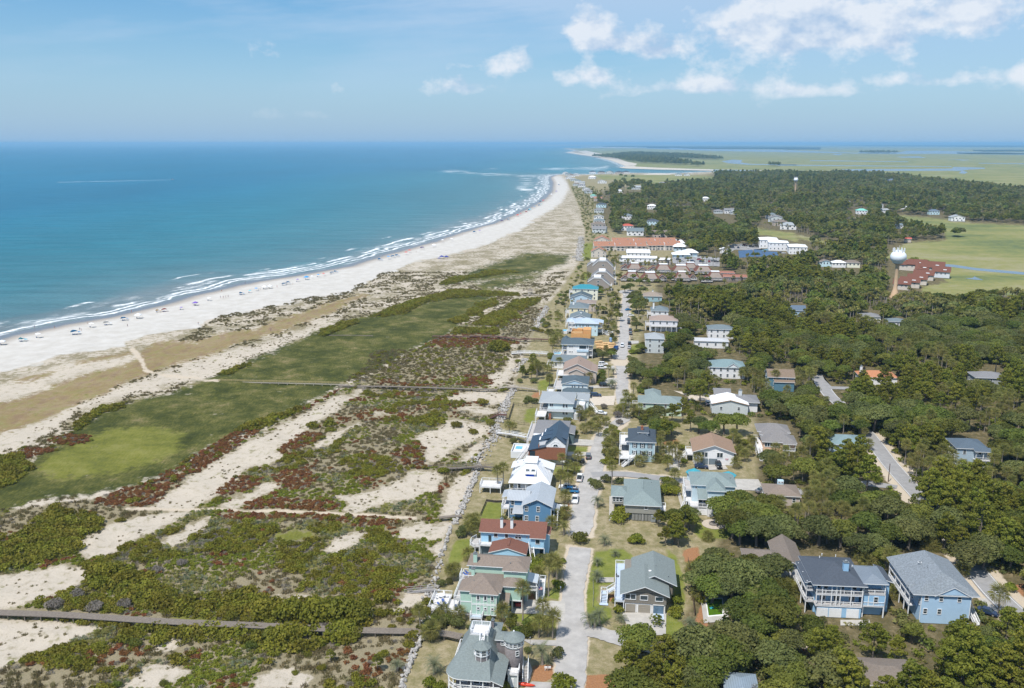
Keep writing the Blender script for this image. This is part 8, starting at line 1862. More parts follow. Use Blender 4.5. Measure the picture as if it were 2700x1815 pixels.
PROTO={'oak': [],'pine': []}
for i in range(6):
 rs=np.random.RandomState(100+i);R,H=(4.6,8.2) if i<4 else (3.6,7.2);bl=oak_blobs(rs,R,H,17 if i<4 else 13)
 PROTO['oak'].append((crown_mesh('crown',bl,3900 if i<4 else 2900,.33,OAKL if i % 3 else OAKL2,rs,.5),trunk_mesh('trunk',H,.34,rs),H,R))
for i in range(4):
 rs=np.random.RandomState(200+i);H=9.5+i*.9;bl=pine_blobs(rs,H,3.3+.25*i,24)
 PROTO['pine'].append((crown_mesh('crown',bl,2900,.29,PINEL,rs,.9,-.8),pine_trunk('trunk',H,.22,rs,bl),H,3.4))
PALMCROWN={k: [crown_of_fronds(k,random.Random(31+i)) for i in range(3)] for k in ('sabal','pindo','date')}

ORD=['nearest','second nearest','third nearest','fourth nearest','fifth nearest','sixth nearest','seventh nearest','eighth nearest','ninth nearest','tenth nearest','eleventh nearest','twelfth nearest']+['%dth nearest' % i for i in range(13,90)]
class Labeller:
 def __init__(s): s.items=[]
 def add(s,o,kind,x,y): s.items.append((o,kind,x,y))
 def run(s):
  HS=[h for h in HOUSES if len(h[2].split())<=6];H_=np.array([(h[0]+5,h[1]+5) for h in HS]);buckets={}
  for o,kind,x,y in s.items:
   d=np.hypot(H_[:,0]-x,H_[:,1]-y);i=int(d.argmin());dx,dy=x-H_[i,0],y-H_[i,1]
   rel=('right of' if dx>0 else 'left of') if abs(dx)>abs(dy) else ('behind' if dy>0 else 'in front of')
   buckets.setdefault((kind,rel,HS[i][2]),[]).append((d[i],o))
  for (kind,rel,i),lst in buckets.items():
   lst.sort(key=lambda t: t[0])
   for n,(d,o) in enumerate(lst):
    o['label']='%s %s the %s' % (kind,rel,i)+('' if len(lst)==1 else ', '+ORD[n])
LAB=Labeller()
def tree_thing(kind,v,x,y,sc,rz,z=0.0):
 cm,tm,H,R=PROTO[kind][v]
 nm,desc,cat,grp={'oak': ('live_oak','dark green live oak','tree','live oaks around the houses'),'pine': ('pine_tree','yellow-green pine','tree','pines around the houses')}[kind]
 o=thing(nm,desc,cat,(x,y,z),rz,grp);o.scale=(sc,sc,sc*(.9+.2*((x*7.3+y*3.1) % 1)))
 ob('crown',cm,o);ob('trunk',tm,o);LAB.add(o,desc,x,y);return o
def palm_thing(x,y,H,kind='sabal',sc=1.0,leaves=False,seed=0):
 rs=random.Random(int(x*13+y*7)+seed)
 nm,desc,grp={'sabal': ('cabbage_palm','cabbage palm','cabbage palms'),'pindo': ('pindo_palm','squat grey-green palm','pindo palms'),'date': ('date_palm','long-leaved date palm','date palms')}[kind]
 o=thing(nm,desc,'palm',(x,y,0),rs.uniform(0,6.28),grp);H=max(.5,H)
 ob('trunk',palm_trunk(H,.17 if kind=='sabal' else .26),o);t=trunk_top(H)
 if leaves:
  for me,el,az,s in frond_set(kind,rs):
   f=ob('frond',me,o,t,None,s*sc);f.rotation_euler=Matrix.Rotation(az,3,'Z').__matmul__(Matrix.Rotation(-el,3,'Y')).to_euler()
 else: ob('crown',PALMCROWN[kind][rs.randrange(3)],o,t,rs.uniform(0,6.28),sc)
 LAB.add(o,desc,x,y);return o
BUSH={}
def bush_proto(key,R,H,m,n,size):
 if key not in BUSH:
  BUSH[key]=[]
  for i in range(3):
   rs=np.random.RandomState(abs(hash(key)) % 1000 if False else 300+len(BUSH)*7+i);BUSH[key].append((shrub_mesh('foliage',1.0*R,H,n,size,m,rs,7),MB().tube([(0,0,-.2),(.05,0,H*.4)],[.12*R,.06*R],5).tube([(0,0,0),(R*.3,R*.1,H*.45)],[.07*R,.03*R],4).mesh('stem',BARK)))
 return BUSH[key]
def bush_thing(x,y,R,H,style,z=0.0):
 m,nm,desc={'myrtle': (MYRT,'wax_myrtle','olive green bush'),'dark': (OAKL,'evergreen_bush','dark green evergreen bush'),'bright': (BRIGHT,'green_bush','bright green clipped bush'),'rust': (RUST,'rust_shrub','rust red shrub'),
  'grey': (DEAD,'bare_shrub','bare grey-brown shrub'),'oleander': (OAKL2,'oleander_bush','grey-green oleander bush')}[style]
 a=bush_proto(style,1.0,1.0,m,950,.125);f,s=a[int(x*3+y) % 3]
 o=thing(nm,desc,'bush',(x,y,z),(x*1.7+y) % 6.28,'bushes');o.scale=(R,R,H)
 ob('foliage',f,o);ob('stem',s,o);LAB.add(o,desc,x,y);return o
def palm_px(sh,items,kind='sabal',leaves=True):
 for it in items:
  (px,py),(_,pt)=sh([(it[0],it[1])])[0],sh([(it[0],it[2])])[0]
  x,y,h=height_at(px,py,pt);sc=it[3] if len(it)>3 else 1.0
  palm_thing(x,y,max(.6,h-1.5*sc),kind,sc*1.18,leaves)
def bush_px(sh,items,style):
 for cx,cy,hw in items:
  (px,py),(qx,_)=sh([(cx,cy)])[0],sh([(cx+hw,cy)])[0]
  x,y=G(px,py,1.0);x2,_=G(qx,py,1.0);R=max(.5,x2-x);bush_thing(x,y,R,R*(1.35 if R<2 else 1.15),style)
PLANT_XY=[]
palm_px(H1,[(1155,738,430),(928,952,630),(1105,925,780),(752,962,835),(1190,575,380,1.15),(1215,560,420),(505,225,60),(530,230,110),(475,215,90),(455,420,330),(1175,150,50),(1230,90,0),(985,420,370,.8),(1070,1100,930),(1190,1110,880),(1150,1090,960,.9),(130,1130,980,1.1),(95,1120,1010),(370,960,850,.9),(230,920,830,.9),(330,590,470),(300,600,480),(1060,590,500,.7)],'sabal')
palm_px(H1,[(1580,470,395,.85),(1580,600,505,.9),(1585,615,530,.85),(1740,385,330,.8),(1520,1010,880,1.05),(1600,990,855,1.05),(1560,1020,900,.9),(1650,290,200,1.0),(1790,960,910,.85),(150,1420,1290,1.1),(1100,1340,1150,1.35)],'pindo')
palm_px(H1,[(1225,600,440,.9),(1290,200,90,.9)],'date')
palm_px(H6,[(1000,1470,1340,.9)],'pindo');palm_px(H6,[(1060,1190,1100),(1150,700,640),(1010,960,910),(1560,1180,1090,1.1),(1520,1240,1150),(1620,1300,1180),(1460,1230,1140),(1750,1150,1050,1.2),(1820,1130,1050,1.1)],'sabal')
palm_px(H2,[(440,1145,900),(500,1145,870),(1090,1195,960),(1170,1135,990),(1135,1285,1160),(560,595,440),(1235,965,875,.9),(1265,895,755),(1620,1095,865),(1205,545,455),(975,70,-40),(1140,1440,1330,1.1),(1100,1430,1345),(985,1480,1420),(210,1500,1400),(150,1500,1420),(1400,380,300),(1350,480,330),(1440,520,400,1.1),(1500,470,380),(1560,480,400),(1400,560,450),(1480,590,480),(1330,560,470),(1300,420,350)],'sabal')
palm_px(H2,[(1475,1320,1200,1.1),(1620,100,5,1.2)],'pindo');palm_px(H2,[(1950,850,760),(2000,820,780),(1900,900,800),(2080,860,790),(2120,850,800),(1640,740,560),(1600,780,620),(1690,700,580),(1570,800,680),(1660,860,720),(1610,860,740),(1980,100,20),(1830,220,160),(1860,280,200),(1790,300,220),(1840,370,280),(1900,400,320),(1780,400,330),(1950,420,340),(2000,400,330),(1690,330,280),(1720,350,300)],'sabal')
palm_px(H4,[(100,1115,1010),(310,960,860),(35,1020,900),(1020,270,100,1.2),(1740,170,10),(1250,690,530),(660,990,900),(740,930,830),(700,880,800),(790,880,800),(690,800,700),(650,760,680),(830,300,170),(880,300,190),(930,330,180),(960,400,250),(900,420,280),(1230,260,160),(1330,290,200),(200,320,240),(330,370,270),(460,300,250),(1130,320,240),(1420,600,510),(1480,660,560),(1390,640,540),(1880,830,740)],'sabal')
palm_px(H5,[(985,600,330,1.25),(1955,930,690,1.2),(1640,560,470),(100,700,620,1.3),(180,760,660,1.3),(1040,760,680),(1080,720,670),(800,480,400,1.2),(740,420,330,1.2),(1340,330,230,1.2),(1400,340,260),(760,300,240),(1090,170,100),(2050,980,880)],'sabal')
palm_px(H3,[(780,1210,1095),(1140,1410,1270),(1365,1330,1180,.7),(665,1440,1310),(540,1290,1180),(590,1280,1150),(640,1290,1180),(690,1250,1150),(490,1270,1170),(1440,920,850,.8),(1330,1000,950,.8),(1800,1480,1360),(1400,480,420),(690,950,870),(730,960,870),(760,640,560),(800,660,580),(1420,740,660),(1390,640,560),(1060,170,110)],'sabal',leaves=False)
palm_px(H3,[(1420,1290,1210,1.0),(1410,1430,1340,1.1)],'pindo')
bush_px(H1,[(1425,235,80),(1010,1015,65),(880,1040,55),(960,1060,60)],'dark');bush_px(H1,[(1280,420,35),(1925,240,60),(2290,770,55),(2275,890,50),(1760,60,75),(1880,240,40),(1975,250,35),(1770,850,45),(1260,640,50),(1220,620,45),(1050,430,50),(1090,540,40),(850,900,30)],'bright')
bush_px(H1,[(420,160,70),(380,190,50),(1230,1240,65),(970,1200,40),(60,890,50),(190,900,60),(270,940,75),(350,980,70),(200,980,60),(90,960,50),(30,1010,40),(150,1000,55),(640,930,35),(450,990,25),(210,620,45),(280,600,35)],'oleander')
bush_px(H1,[(110,1500,70),(200,1530,60),(720,1530,90),(1280,1520,120),(760,1010,30),(1690,660,30)],'bright')
bush_px(H6,[(450,490,80),(800,290,70),(860,300,60),(560,690,50),(880,1290,60),(890,1180,40),(380,1190,30),(410,1270,45),(760,500,55)],'bright')
bush_px(H2,[(1470,1100,70),(1560,1030,65),(1420,1060,50),(1700,1050,50),(600,640,45),(690,660,40),(760,210,50),(820,230,45),(730,230,30),(1380,260,40),(1000,870,40),(1160,430,50),(1580,640,50),(1620,620,60),(500,1430,40),(620,1440,40),(700,1440,40)],'oleander')
bush_px(H2,[(1680,370,50),(1540,280,40),(1700,440,40)],'grey');bush_px(H3,[(1270,1320,50),(1300,1260,40),(1270,1390,45)],'dark');bush_px(H3,[(1990,740,55)],'rust')
bush_px(H4,[(165,800,40),(185,920,35),(1960,1110,48),(600,730,40),(720,760,50),(270,760,40)],'bright');bush_px(H5,[(2075,670,60)],'bright')

def oak_px(sh,items,kind='oak'):
 for cx,cy,R in items:
  px,py=sh([(cx,cy)])[0];sc=R/4.3;x,y=G(px,py,5.2*sc);tree_thing(kind,rnd.randrange(4),x,y,sc,rnd.uniform(0,6.28))
oak_px(H6,[(1230,830,3.8),(1150,900,4.0),(1300,930,4.6),(1420,960,4.2),(1510,900,4.2),(1600,960,4.6),(1090,1010,4.2),(1190,1060,4.4),(1350,1080,4.4),(1700,920,4.4),(1280,430,4.8),(1400,360,5.2),(1360,520,5.0),(1520,480,5.2),(1640,420,5.0),(1560,600,4.6),(1420,600,4.2)]);oak_px(H6,[(880,610,3.2),(800,660,2.6),(960,560,3.0),(740,520,2.2)],'pine')
oak_px(H4,[(700,1290,4.6),(620,1370,4.4),(820,1330,4.6),(560,560,4.4),(420,600,4.2),(680,560,4.6),(330,560,4.0),(980,900,4.2),(1040,1000,4.4),(1300,960,5),(1500,1000,4.6)]);oak_px(H4,[(80,470,3.6),(180,480,3.6),(250,560,3.4)],'pine')
oak_px(H3,[(1690,1190,4.2),(1640,1250,3.2),(1770,1260,3.8),(1850,1290,4.0),(1930,1260,4.0),(2070,1210,4.4),(2100,1080,4.0),(2080,950,4.2),(1740,960,2.8),(1700,700,3.2),(1660,420,3.8),(1720,390,4.2),(1760,460,3.8),(1700,490,3.8),(1690,330,3.8),(1560,260,3.6),(1620,240,3.4),(1250,260,3.0),(1180,270,3.0)]);oak_px(H2,[(2100,330,4.4),(2130,480,4.4),(2060,430,3.8),(1960,1060,2.4)])
OPEN=[H6([(0,560),(700,560),(720,720),(1080,700),(1090,900),(1000,950),(1010,1100),(1040,1330),(1060,1470),(790,1480),(780,1400),(560,1390),(420,1480),(0,1568),(-1500,1568),(-1500,560)]),
 H6([(1090,1150),(1340,1150),(1270,1360),(1120,1380)]),H6([(1075,700),(1400,650),(1500,700),(1610,820),(1390,900),(1320,780),(1240,760),(1080,860)]),
 H6([(340,120),(980,90),(1380,130),(1570,190),(1600,300),(1440,280),(1230,400),(1190,510),(1230,600),(1340,650),(1040,720),(960,640),(1090,540),(900,440),(760,440),(700,560),(340,560),(-1500,560),(-1500,120)]),
 H4([(920,1190),(1090,1110),(1170,1115),(1290,1230),(1130,1310),(1000,1260)]),H4([(-300,1040),(200,1000),(660,1085),(880,1095),(900,1210),(660,1210),(200,1250),(-300,1300)]),
 H4([(180,780),(300,650),(480,640),(680,830),(640,920),(600,1010),(720,1030),(880,1080),(660,1100),(-300,1050),(-300,760)]),H4([(760,950),(900,880),(920,1000),(880,1090),(670,1080)]),
 H4([(800,760),(830,550),(990,520),(1210,590),(1290,720),(1270,840),(1170,870),(1060,815),(920,800),(870,900),(810,890)]),H4([(1520,690),(1630,650),(1870,785),(1840,800),(1700,730),(1560,730)]),
 H4([(1410,170),(1480,110),(1560,220),(1710,240),(1710,285),(1570,290),(1630,380),(1600,410),(1410,250)]),H4([(1860,690),(1970,650),(2110,850),(2265,1060),(2360,1200),(2360,1300),(2265,1300),(2190,1230),(2150,1190),(1790,1150),(1730,1110),(1950,1020),(2000,960),(1910,860)]),
 H5([(150,290),(670,315),(740,460),(900,470),(1010,640),(990,710),(900,840),(880,880),(820,940),(770,970),(560,970),(550,850),(350,800),(190,600)]),H5([(1030,380),(1310,300),(1580,420),(1740,740),(1715,920),(1420,930),(1330,970),(1180,840),(1030,650)]),
 H5([(1690,540),(1850,540),(2250,590),(2250,900),(2100,910),(1960,940),(1840,880),(1790,790),(1720,770),(1680,640)]),H5([(0,930),(60,1020),(210,1140),(300,1250),(230,1300),(100,1130),(0,1080)]),
 H4([(-900,-50),(60,220),(220,320),(430,300),(530,240),(620,215),(830,290),(890,390),(790,430),(640,460),(440,440),(370,430),(230,330),(210,400),(0,420),(-900,500)]),H4([(940,20),(1220,20),(1210,160),(1170,270),(1020,290),(940,160)]),H4([(390,90),(430,0),(490,-70),(780,-30),(750,40),(600,140),(430,120)]),
 H3([(1200,740),(1850,730),(2050,760),(2040,1000),(2020,1080),(2030,1180),(1900,1190),(1740,1150),(1620,1200),(1200,1300)]),H3([(1400,500),(1790,620),(1870,555),(2000,550),(2120,590),(2220,680),(2210,760),(1600,760),(1400,760)]),H3([(1790,510),(1880,430),(1950,470),(2100,480),(2090,535),(1850,565)]),H3([(1400,300),(1760,310),(1880,265),(2010,310),(2010,375),(1880,375),(1640,380),(1640,520),(1400,520)]),
 H4([(1790,55),(1840,55),(1940,85),(2180,105),(2140,155),(1960,155),(1800,135)]),[(2505,1140),(2600,1138),(2615,1180),(2600,1230),(2520,1205)],[(2575,965),(2655,965),(2650,990),(2580,990)],[(1826,884),(1926,884),(1926,908),(1826,908)],[(1866,845),(1936,845),(1936,868),(1866,868)],[(2080,800),(2130,800),(2130,820),(2080,820)],[(2272,814),(2326,814),(2326,836),(2272,836)],[(2340,838),(2390,838),(2390,850),(2340,850)],
 [(2335,640),(2392,640),(2384,772),(2340,788)],S2([(1000,1400),(1110,1190),(1300,1190),(1590,1300),(1590,1390),(1400,1440),(1250,1420),(1060,1470)]),S1([(300,1190),(1480,1200),(1830,1250),(1830,1360),(1560,1390),(300,1390)]),S1([(350,940),(1220,950),(1220,1060),(1340,1070),(1570,1110),(1570,1230),(640,1220),(350,1180)]),
 S1([(1610,1010),(1750,1000),(1920,1030),(1910,920),(2210,930),(2300,1000),(2300,1110),(2100,1140),(1720,1150)]),S2([(-20,940),(310,990),(320,1070),(200,1100),(0,1120)]),S2([(370,1170),(500,1170),(780,1190),(780,1260),(390,1260)]),S1([(180,340),(480,360),(560,520),(560,900),(600,960),(380,960),(350,600),(250,480)]),
 S1([(640,860),(760,850),(850,880),(850,960),(720,960),(650,910)]),S1([(1930,770),(2060,740),(2260,850),(2240,910),(1930,920)]),S1([(420,420),(560,430),(560,480),(430,470)]),S1([(620,520),(850,470),(850,560),(620,560)]),S2([(640,690),(830,690),(830,760),(700,760)]),S2([(960,670),(1010,670),(1010,740),(960,740)]),S2([(1080,835),(1170,835),(1150,885),(1080,880)]),S2([(1400,705),(1520,710),(1520,760),(1400,770)]),S2([(1620,770),(1760,770),(1760,840),(1620,830)]),
 S2([(140,405),(195,405),(185,540),(150,540)]),S2([(1000,430),(1060,430),(1060,455),(1000,455)]),S1([(1470,710),(1700,715),(1720,830),(1640,830),(1470,740)]),S1([(1390,595),(1470,595),(1470,640),(1390,640)]),S1([(660,765),(760,765),(760,805),(660,805)]),S1([(890,790),(990,790),(990,860),(890,860)]),S1([(890,670),(975,670),(975,735),(890,735)]),S1([(1130,350),(1300,350),(1300,405),(1130,405)])]
WOODS=[ZONES['forest'][0],S1([(560,500),(900,500),(980,560),(1000,640),(1900,870),(1900,960),(1200,960),(1150,1000),(1200,1090),(1620,1100),(1600,1000),(900,930),(560,930),(540,700),(430,560)])]
def inside(px,py,poly): return poly_sdf(px,py,poly,5,1.0)>0
def build_woods():
 pts=[]
 for (y0,y1,step) in ((150,330,4.6),(330,700,5.6),(700,1400,7.5),(1400,3200,10.5)):
  xs=np.arange(-20,1600 if y1>700 else 520,step);ys=np.arange(y0,y1,step)
  X,Y=np.meshgrid(xs,ys);X=X+rng.uniform(-.48,.48,X.shape)*step;Y=Y+rng.uniform(-.48,.48,Y.shape)*step
  pts.append(np.stack([X.ravel(),Y.ravel()],1))
 pts=np.vstack(pts);x,y=pts[:,0],pts[:,1]
 px,py=Pn(x,y,0.0);k=(px>1450) & (px<2860) & (py<2150);x,y,px,py=x[k],y[k],px[k],py[k]
 m=np.zeros(len(x),bool)
 for w in WOODS: m |= inside(px,py,w)
 m &= ~(zone_sdf(px,py,'marsh',30)>-6)
 dens=fbm(x,y,60,3);m &= rng.rand(len(x))<np.where(y>700,.93,.97)
 x,y,px,py=x[m],y[m],px[m],py[m]
 n1=fbm(x+500,y,45,3);n2=fbm(x,y+900,30,3);kind=np.zeros(len(x),int)
 kind[(n1>.56)]=1;kind[(n2>.57) & (y>185)]=2
 near_pine=(py>1560) & (px<1800) | (py>1640) & (px>2150);kind[near_pine & (rng.rand(len(x))<.8)]=1;kind[(py>1560) & (kind==2)]=0
 sc=rng.uniform(.58,1.32,len(x));H=np.where(kind==0,7.8,np.where(kind==1,10.,6.5))*sc*np.where(y>500,1.15,1.0);R=np.where(kind==0,4.2,np.where(kind==1,2.8,1.7))*sc
 bad=np.zeros(len(x),bool)
 for poly in OPEN:
  for (fx,fz) in ((0,.98),(-.75,.68),(.75,.68),(0,.55),(0,.05)):
   qx,qy=Pn(x+fx*R*np.where(y>650,.45,1),y,H*fz);bad |= inside(qx,qy,poly) & ((y<650) | (fz>.5))
 for fz in (.6,):
  qx,qy=Pn(x,y,H*fz);bad |= zone_sdf(qx,qy,'marsh',30)>3
 for hx,hy,hw,hd,hr in FOOT:
  c,s=math.cos(-hr),math.sin(-hr);dx,dy=x-hx,y-hy;u,v=c*dx-s*dy,s*dx+c*dy;bad |= (u>hw[0]-2.2) & (u<hw[1]+2.2) & (v>hd[0]-2.2) & (v<hd[1]+2.2)
 k=~bad;x,y,kind,sc,H,px,py=x[k],y[k],kind[k],sc[k],H[k],px[k],py[k]
 size=sc/np.hypot(x,y)
 indiv=np.zeros(len(x),bool)
 for kd,lim in ((0,240),(1,290),(2,70)):
  idx=np.where((kind==kd) & (px>-40) & (px<2760))[0];idx=idx[np.argsort(-size[idx])][:lim];indiv[idx]=True
 for i in np.where(indiv)[0]:
  s_=float(sc[i])*(1.15 if y[i]>500 else 1.0)
  if kind[i]==0: tree_thing('oak',rnd.randrange(6),x[i],y[i],s_,rnd.uniform(0,6.28))
  elif kind[i]==1: tree_thing('pine',rnd.randrange(4),x[i],y[i],s_,rnd.uniform(0,6.28))
  else: palm_thing(float(x[i]),float(y[i]),float(H[i]),'sabal',1.15)
 rest=~indiv
 return x[rest],y[rest],kind[rest],sc[rest]
FOOT=[]
bpy.context.view_layer.update()
for r in [o for o in COL.objects if o.parent is None and o.get('category')=='house']:
 b=[c.location+Vector(v) for c in r.children if c.type=='MESH' and c.name.split('.')[0] in ('wall','roof','deck','wing_wall','rear_wall','wing_roof','rear_roof') for v in c.bound_box]
 if b: FOOT.append((r.location.x,r.location.y,(min(v.x for v in b),max(v.x for v in b)),(min(v.y for v in b),max(v.y for v in b)),r.rotation_euler.z))

def scatter_stuff(name,label,x,y,z,idx,scale,protos,seed=0):
 me=bpy.data.meshes.new(name);n=len(x)
 me.vertices.add(n);me.vertices.foreach_set('co',np.stack([x,y,z],1).astype(np.float32).ravel())
 rs=np.random.RandomState(seed)
 for nm,t,v in (('pick','INT',np.asarray(idx,np.int32)),('scl','FLOAT',np.asarray(scale,np.float32)),('turn','FLOAT',rs.uniform(0,6.28,n).astype(np.float32))):
  a=me.attributes.new(nm,t,'POINT');a.data.foreach_set('value',v)
 pc=bpy.data.collections.new(name+'_kinds')
 for i,pm in enumerate(protos):
  po=bpy.data.objects.new('%s_kind_%02d' % (name,i),pm);pc.objects.link(po)
 o=setting(name,me,'stuff',label)
 ng=bpy.data.node_groups.new(name,'GeometryNodeTree');ng.interface.new_socket('Geometry',in_out='INPUT',socket_type='NodeSocketGeometry');ng.interface.new_socket('Geometry',in_out='OUTPUT',socket_type='NodeSocketGeometry')
 N,L=ng.nodes,ng.links;gi=N.new('NodeGroupInput');go=N.new('NodeGroupOutput');ci=N.new('GeometryNodeCollectionInfo');ci.inputs['Collection'].default_value=pc;ci.inputs['Separate Children'].default_value=True;ci.inputs['Reset Children'].default_value=True
 ip=N.new('GeometryNodeInstanceOnPoints');ip.inputs['Pick Instance'].default_value=True;mp=N.new('GeometryNodeMeshToPoints')
 def attr(nm,t):
  a=N.new('GeometryNodeInputNamedAttribute');a.data_type=t;a.inputs['Name'].default_value=nm;return a.outputs['Attribute']
 cx=N.new('ShaderNodeCombineXYZ');L.new(attr('turn','FLOAT'),cx.inputs[2])
 L.new(gi.outputs[0],mp.inputs[0]);L.new(mp.outputs[0],ip.inputs['Points']);L.new(ci.outputs[0],ip.inputs['Instance']);L.new(attr('pick','INT'),ip.inputs['Instance Index'])
 L.new(attr('scl','FLOAT'),ip.inputs['Scale']);L.new(cx.outputs[0],ip.inputs['Rotation']);L.new(ip.outputs[0],go.inputs[0])
 md=o.modifiers.new('scatter','NODES');md.node_group=ng
 return o
def joined(cm,tm):
 co=np.empty(len(cm.vertices)*3);cm.vertices.foreach_get('co',co);V1=co.reshape(-1,3);F1=[tuple(p.vertices) for p in cm.polygons]
 V2=[tuple(v.co) for v in tm.vertices];F2=[tuple(len(V1)+i for i in p.vertices) for p in tm.polygons]
 me=bpy.data.meshes.new('tree');me.from_pydata(V1.tolist()+V2,[],F1+F2);me.materials.append(cm.materials[0]);me.materials.append(tm.materials[0]);me.polygons.foreach_set('material_index',[0]*len(F1)+[1]*len(F2));me.update();return me
def low_tree(kind,i):
 rs=np.random.RandomState(400+i)
 if kind==0: return crown_mesh('tree',oak_blobs(rs,4.4,8.6,11),520,.95,OAKL if i % 3 else OAKL2,rs,.45)
 return crown_mesh('tree',pine_blobs(rs,11,3.4,14),420,.8,PINEL if i % 2 else OAKL,rs,.7,-.8)
def joined_palm(i):
 cm=PALMCROWN['sabal'][i];H=6.0;tm=palm_trunk(H);t=trunk_top(H);co=np.empty(len(cm.vertices)*3);cm.vertices.foreach_get('co',co);V1=co.reshape(-1,3)*1.15+np.array(t);F1=[tuple(q.vertices) for q in cm.polygons];V2=[tuple(v.co) for v in tm.vertices];F2=[tuple(len(V1)+j for j in q.vertices) for q in tm.polygons]
 me=bpy.data.meshes.new('palm');me.from_pydata(V1.tolist()+V2,[],F1+F2)
 for m in (PALML,PALMY,PBARK): me.materials.append(m)
 me.polygons.foreach_set('material_index',[q.material_index for q in cm.polygons]+[2]*len(F2));me.update();return me
wx,wy,wk,ws=build_woods()
mpalm=[joined_palm(i) for i in range(2)]
mid=[joined(PROTO['oak'][i][0],PROTO['oak'][i][1]) for i in range(4)]+[joined(PROTO['pine'][i][0],PROTO['pine'][i][1]) for i in range(2)]
low=[low_tree(0,i) for i in range(4)]+[low_tree(1,i) for i in range(4,6)];fp=[far_palm('palm',h,np.random.RandomState(500+h)) for h in (6,8)]
# ================================================================== growth on the dunes
RUSTP=[S4([(480,270),(700,190),(900,130),(1000,60),(1130,0),(1240,0),(1100,90),(960,170),(900,240),(820,285),(640,300)]),S4([(1190,210),(1260,150),(1340,110),(1480,120),(1440,170),(1300,190),(1230,220)]),S4([(1200,330),(1300,305),(1900,330),(2150,350),(2330,350),(2130,390),(1900,370),(1500,350),(1300,360)]),S4([(1370,260),(1450,230),(1650,240),(1850,250),(1920,280),(1850,310),(1550,310),(1400,300)]),S4([(1500,110),(1600,70),(1720,90),(1800,140),(1700,200),(1560,180)]),
  S3([(1100,1555),(1300,1450),(1480,1340),(1560,1290),(1700,1260),(1780,1270),(1640,1350),(1480,1470),(1350,1555)]),S3([(330,1330),(480,1270),(600,1290),(640,1330),(500,1360),(380,1360)]),S3([(30,1440),(150,1390),(380,1380),(400,1400),(250,1440),(100,1480)]),S5([(1320,650),(1400,590),(1800,590),(2100,620),(2080,650),(1800,640),(1700,660),(1500,680)]),S5([(1000,970),(1100,955),(1280,965),(1600,980),(1700,910),(1820,890),(1830,930),(1880,990),(1700,1000),(1200,990)]),
  S5([(470,1080),(560,1020),(650,1000),(600,1040),(480,1100)]),S5([(300,1170),(400,1110),(500,1090),(430,1130),(320,1180)]),S5([(90,1555),(200,1400),(330,1370),(460,1380),(430,1450),(250,1520)]),S6([(350,150),(560,40),(640,90),(600,220),(480,220),(430,170)]),S6([(0,620),(100,590),(320,600),(300,650),(150,680),(0,650)]),S6([(100,350),(200,320),(300,350),(200,370)]),S4([(600,1080),(720,1050),(860,1070),(800,1110),(660,1110)])]
HEDGEP=[S3([(490,1230),(560,1160),(700,1090),(860,1060),(840,1090),(700,1130),(620,1200),(520,1260)]),S3([(1490,880),(1700,810),(1720,820),(1560,890)]),S3([(2170,610),(2200,550),(2333,520),(2333,580)]),S5([(430,580),(460,510),(640,480),(760,440),(760,470),(620,540),(500,590)]),S5([(780,420),(900,400),(1030,350),(1200,290),(1380,250),(1500,210),(1700,200),(2100,230),(2060,250),(1700,260),(1380,290),(1140,390),(900,420)]),S5([(1710,490),(1850,390),(2000,350),(2110,430),(2000,440),(1980,510)]),S5([(1520,570),(1560,520),(1900,520),(1920,570)]),S5([(1720,320),(1880,270),(1920,320),(1780,360)]),S5([(1960,350),(2040,290),(2260,270),(2240,310),(2100,370)]),S5([(1640,390),(1700,340),(1790,370),(1780,410),(1680,420)]),S5([(1490,460),(1560,430),(1660,420),(1660,460),(1560,490)]),
  S5([(1430,160),(1500,110),(1700,80),(1900,20),(2150,10),(2000,70),(1700,110),(1500,170)]),S5([(1590,40),(1800,0),(2333,-60),(2333,30),(2100,60)]),S4([(-400,60),(0,20),(120,10),(190,80),(60,170),(-400,300)]),S4([(-400,800),(0,520),(200,370),(300,310),(560,340),(580,380),(420,560),(250,600),(0,660)]),S4([(480,700),(540,620),(700,640),(900,700),(1000,780),(1400,760),(1560,830),(1900,820),(2080,900),(2050,960),(1500,930),(1200,920),(700,830)]),S3([(1610,1270),(1750,1200),(2050,1100),(2070,1120),(1850,1220),(1700,1270)]),S3([(0,1460),(100,1450),(230,1530),(100,1555),(0,1555)]),S4([(560,1050),(800,960),(1000,940),(1400,960),(1480,1000),(1980,960),(1980,1040),(1700,1100),(1500,1090),(1300,1040),(900,1070)]),
  S7([(1500,1105),(1650,1080),(1720,1080),(1600,1120)]),S7([(1790,1100),(1870,1070),(1870,1100)]),S7([(1150,1300),(1300,1220),(1550,1190),(1750,1190),(1600,1240),(1350,1300)]),S7([(1650,1310),(1800,1220),(1980,1190),(1900,1260)]),S5([(1820,700),(1850,670),(1990,670),(1990,710),(1850,720)]),S5([(1260,1270),(1400,1190),(1460,1300),(1350,1330)]),S5([(470,1330),(540,1250),(570,1320),(500,1350)]),S5([(350,1340),(380,1290),(430,1300),(420,1350)])]
def dune_points(x0,x1,y0,y1,step):
 xs=np.arange(x0,x1,step);ys=np.arange(y0,y1,step);X,Y=np.meshgrid(xs,ys);X=(X+rng.uniform(-.5,.5,X.shape)*step).ravel();Y=(Y+rng.uniform(-.5,.5,Y.shape)*step).ravel();px,py=Pn(X,Y,0.);k=(px>-250) & (px<1600) & (py<1950);return X[k],Y[k],px[k],py[k]
def any_in(px,py,polys):
 r=np.zeros(len(px),bool)
 for p in polys: r |= inside(px,py,p)
 return r
def mx_sdf(px,py,polys,R=25):
 r=np.full(len(px),-1e9)
 for p in polys: r=np.maximum(r,poly_sdf(px,py,p,R))
 return r
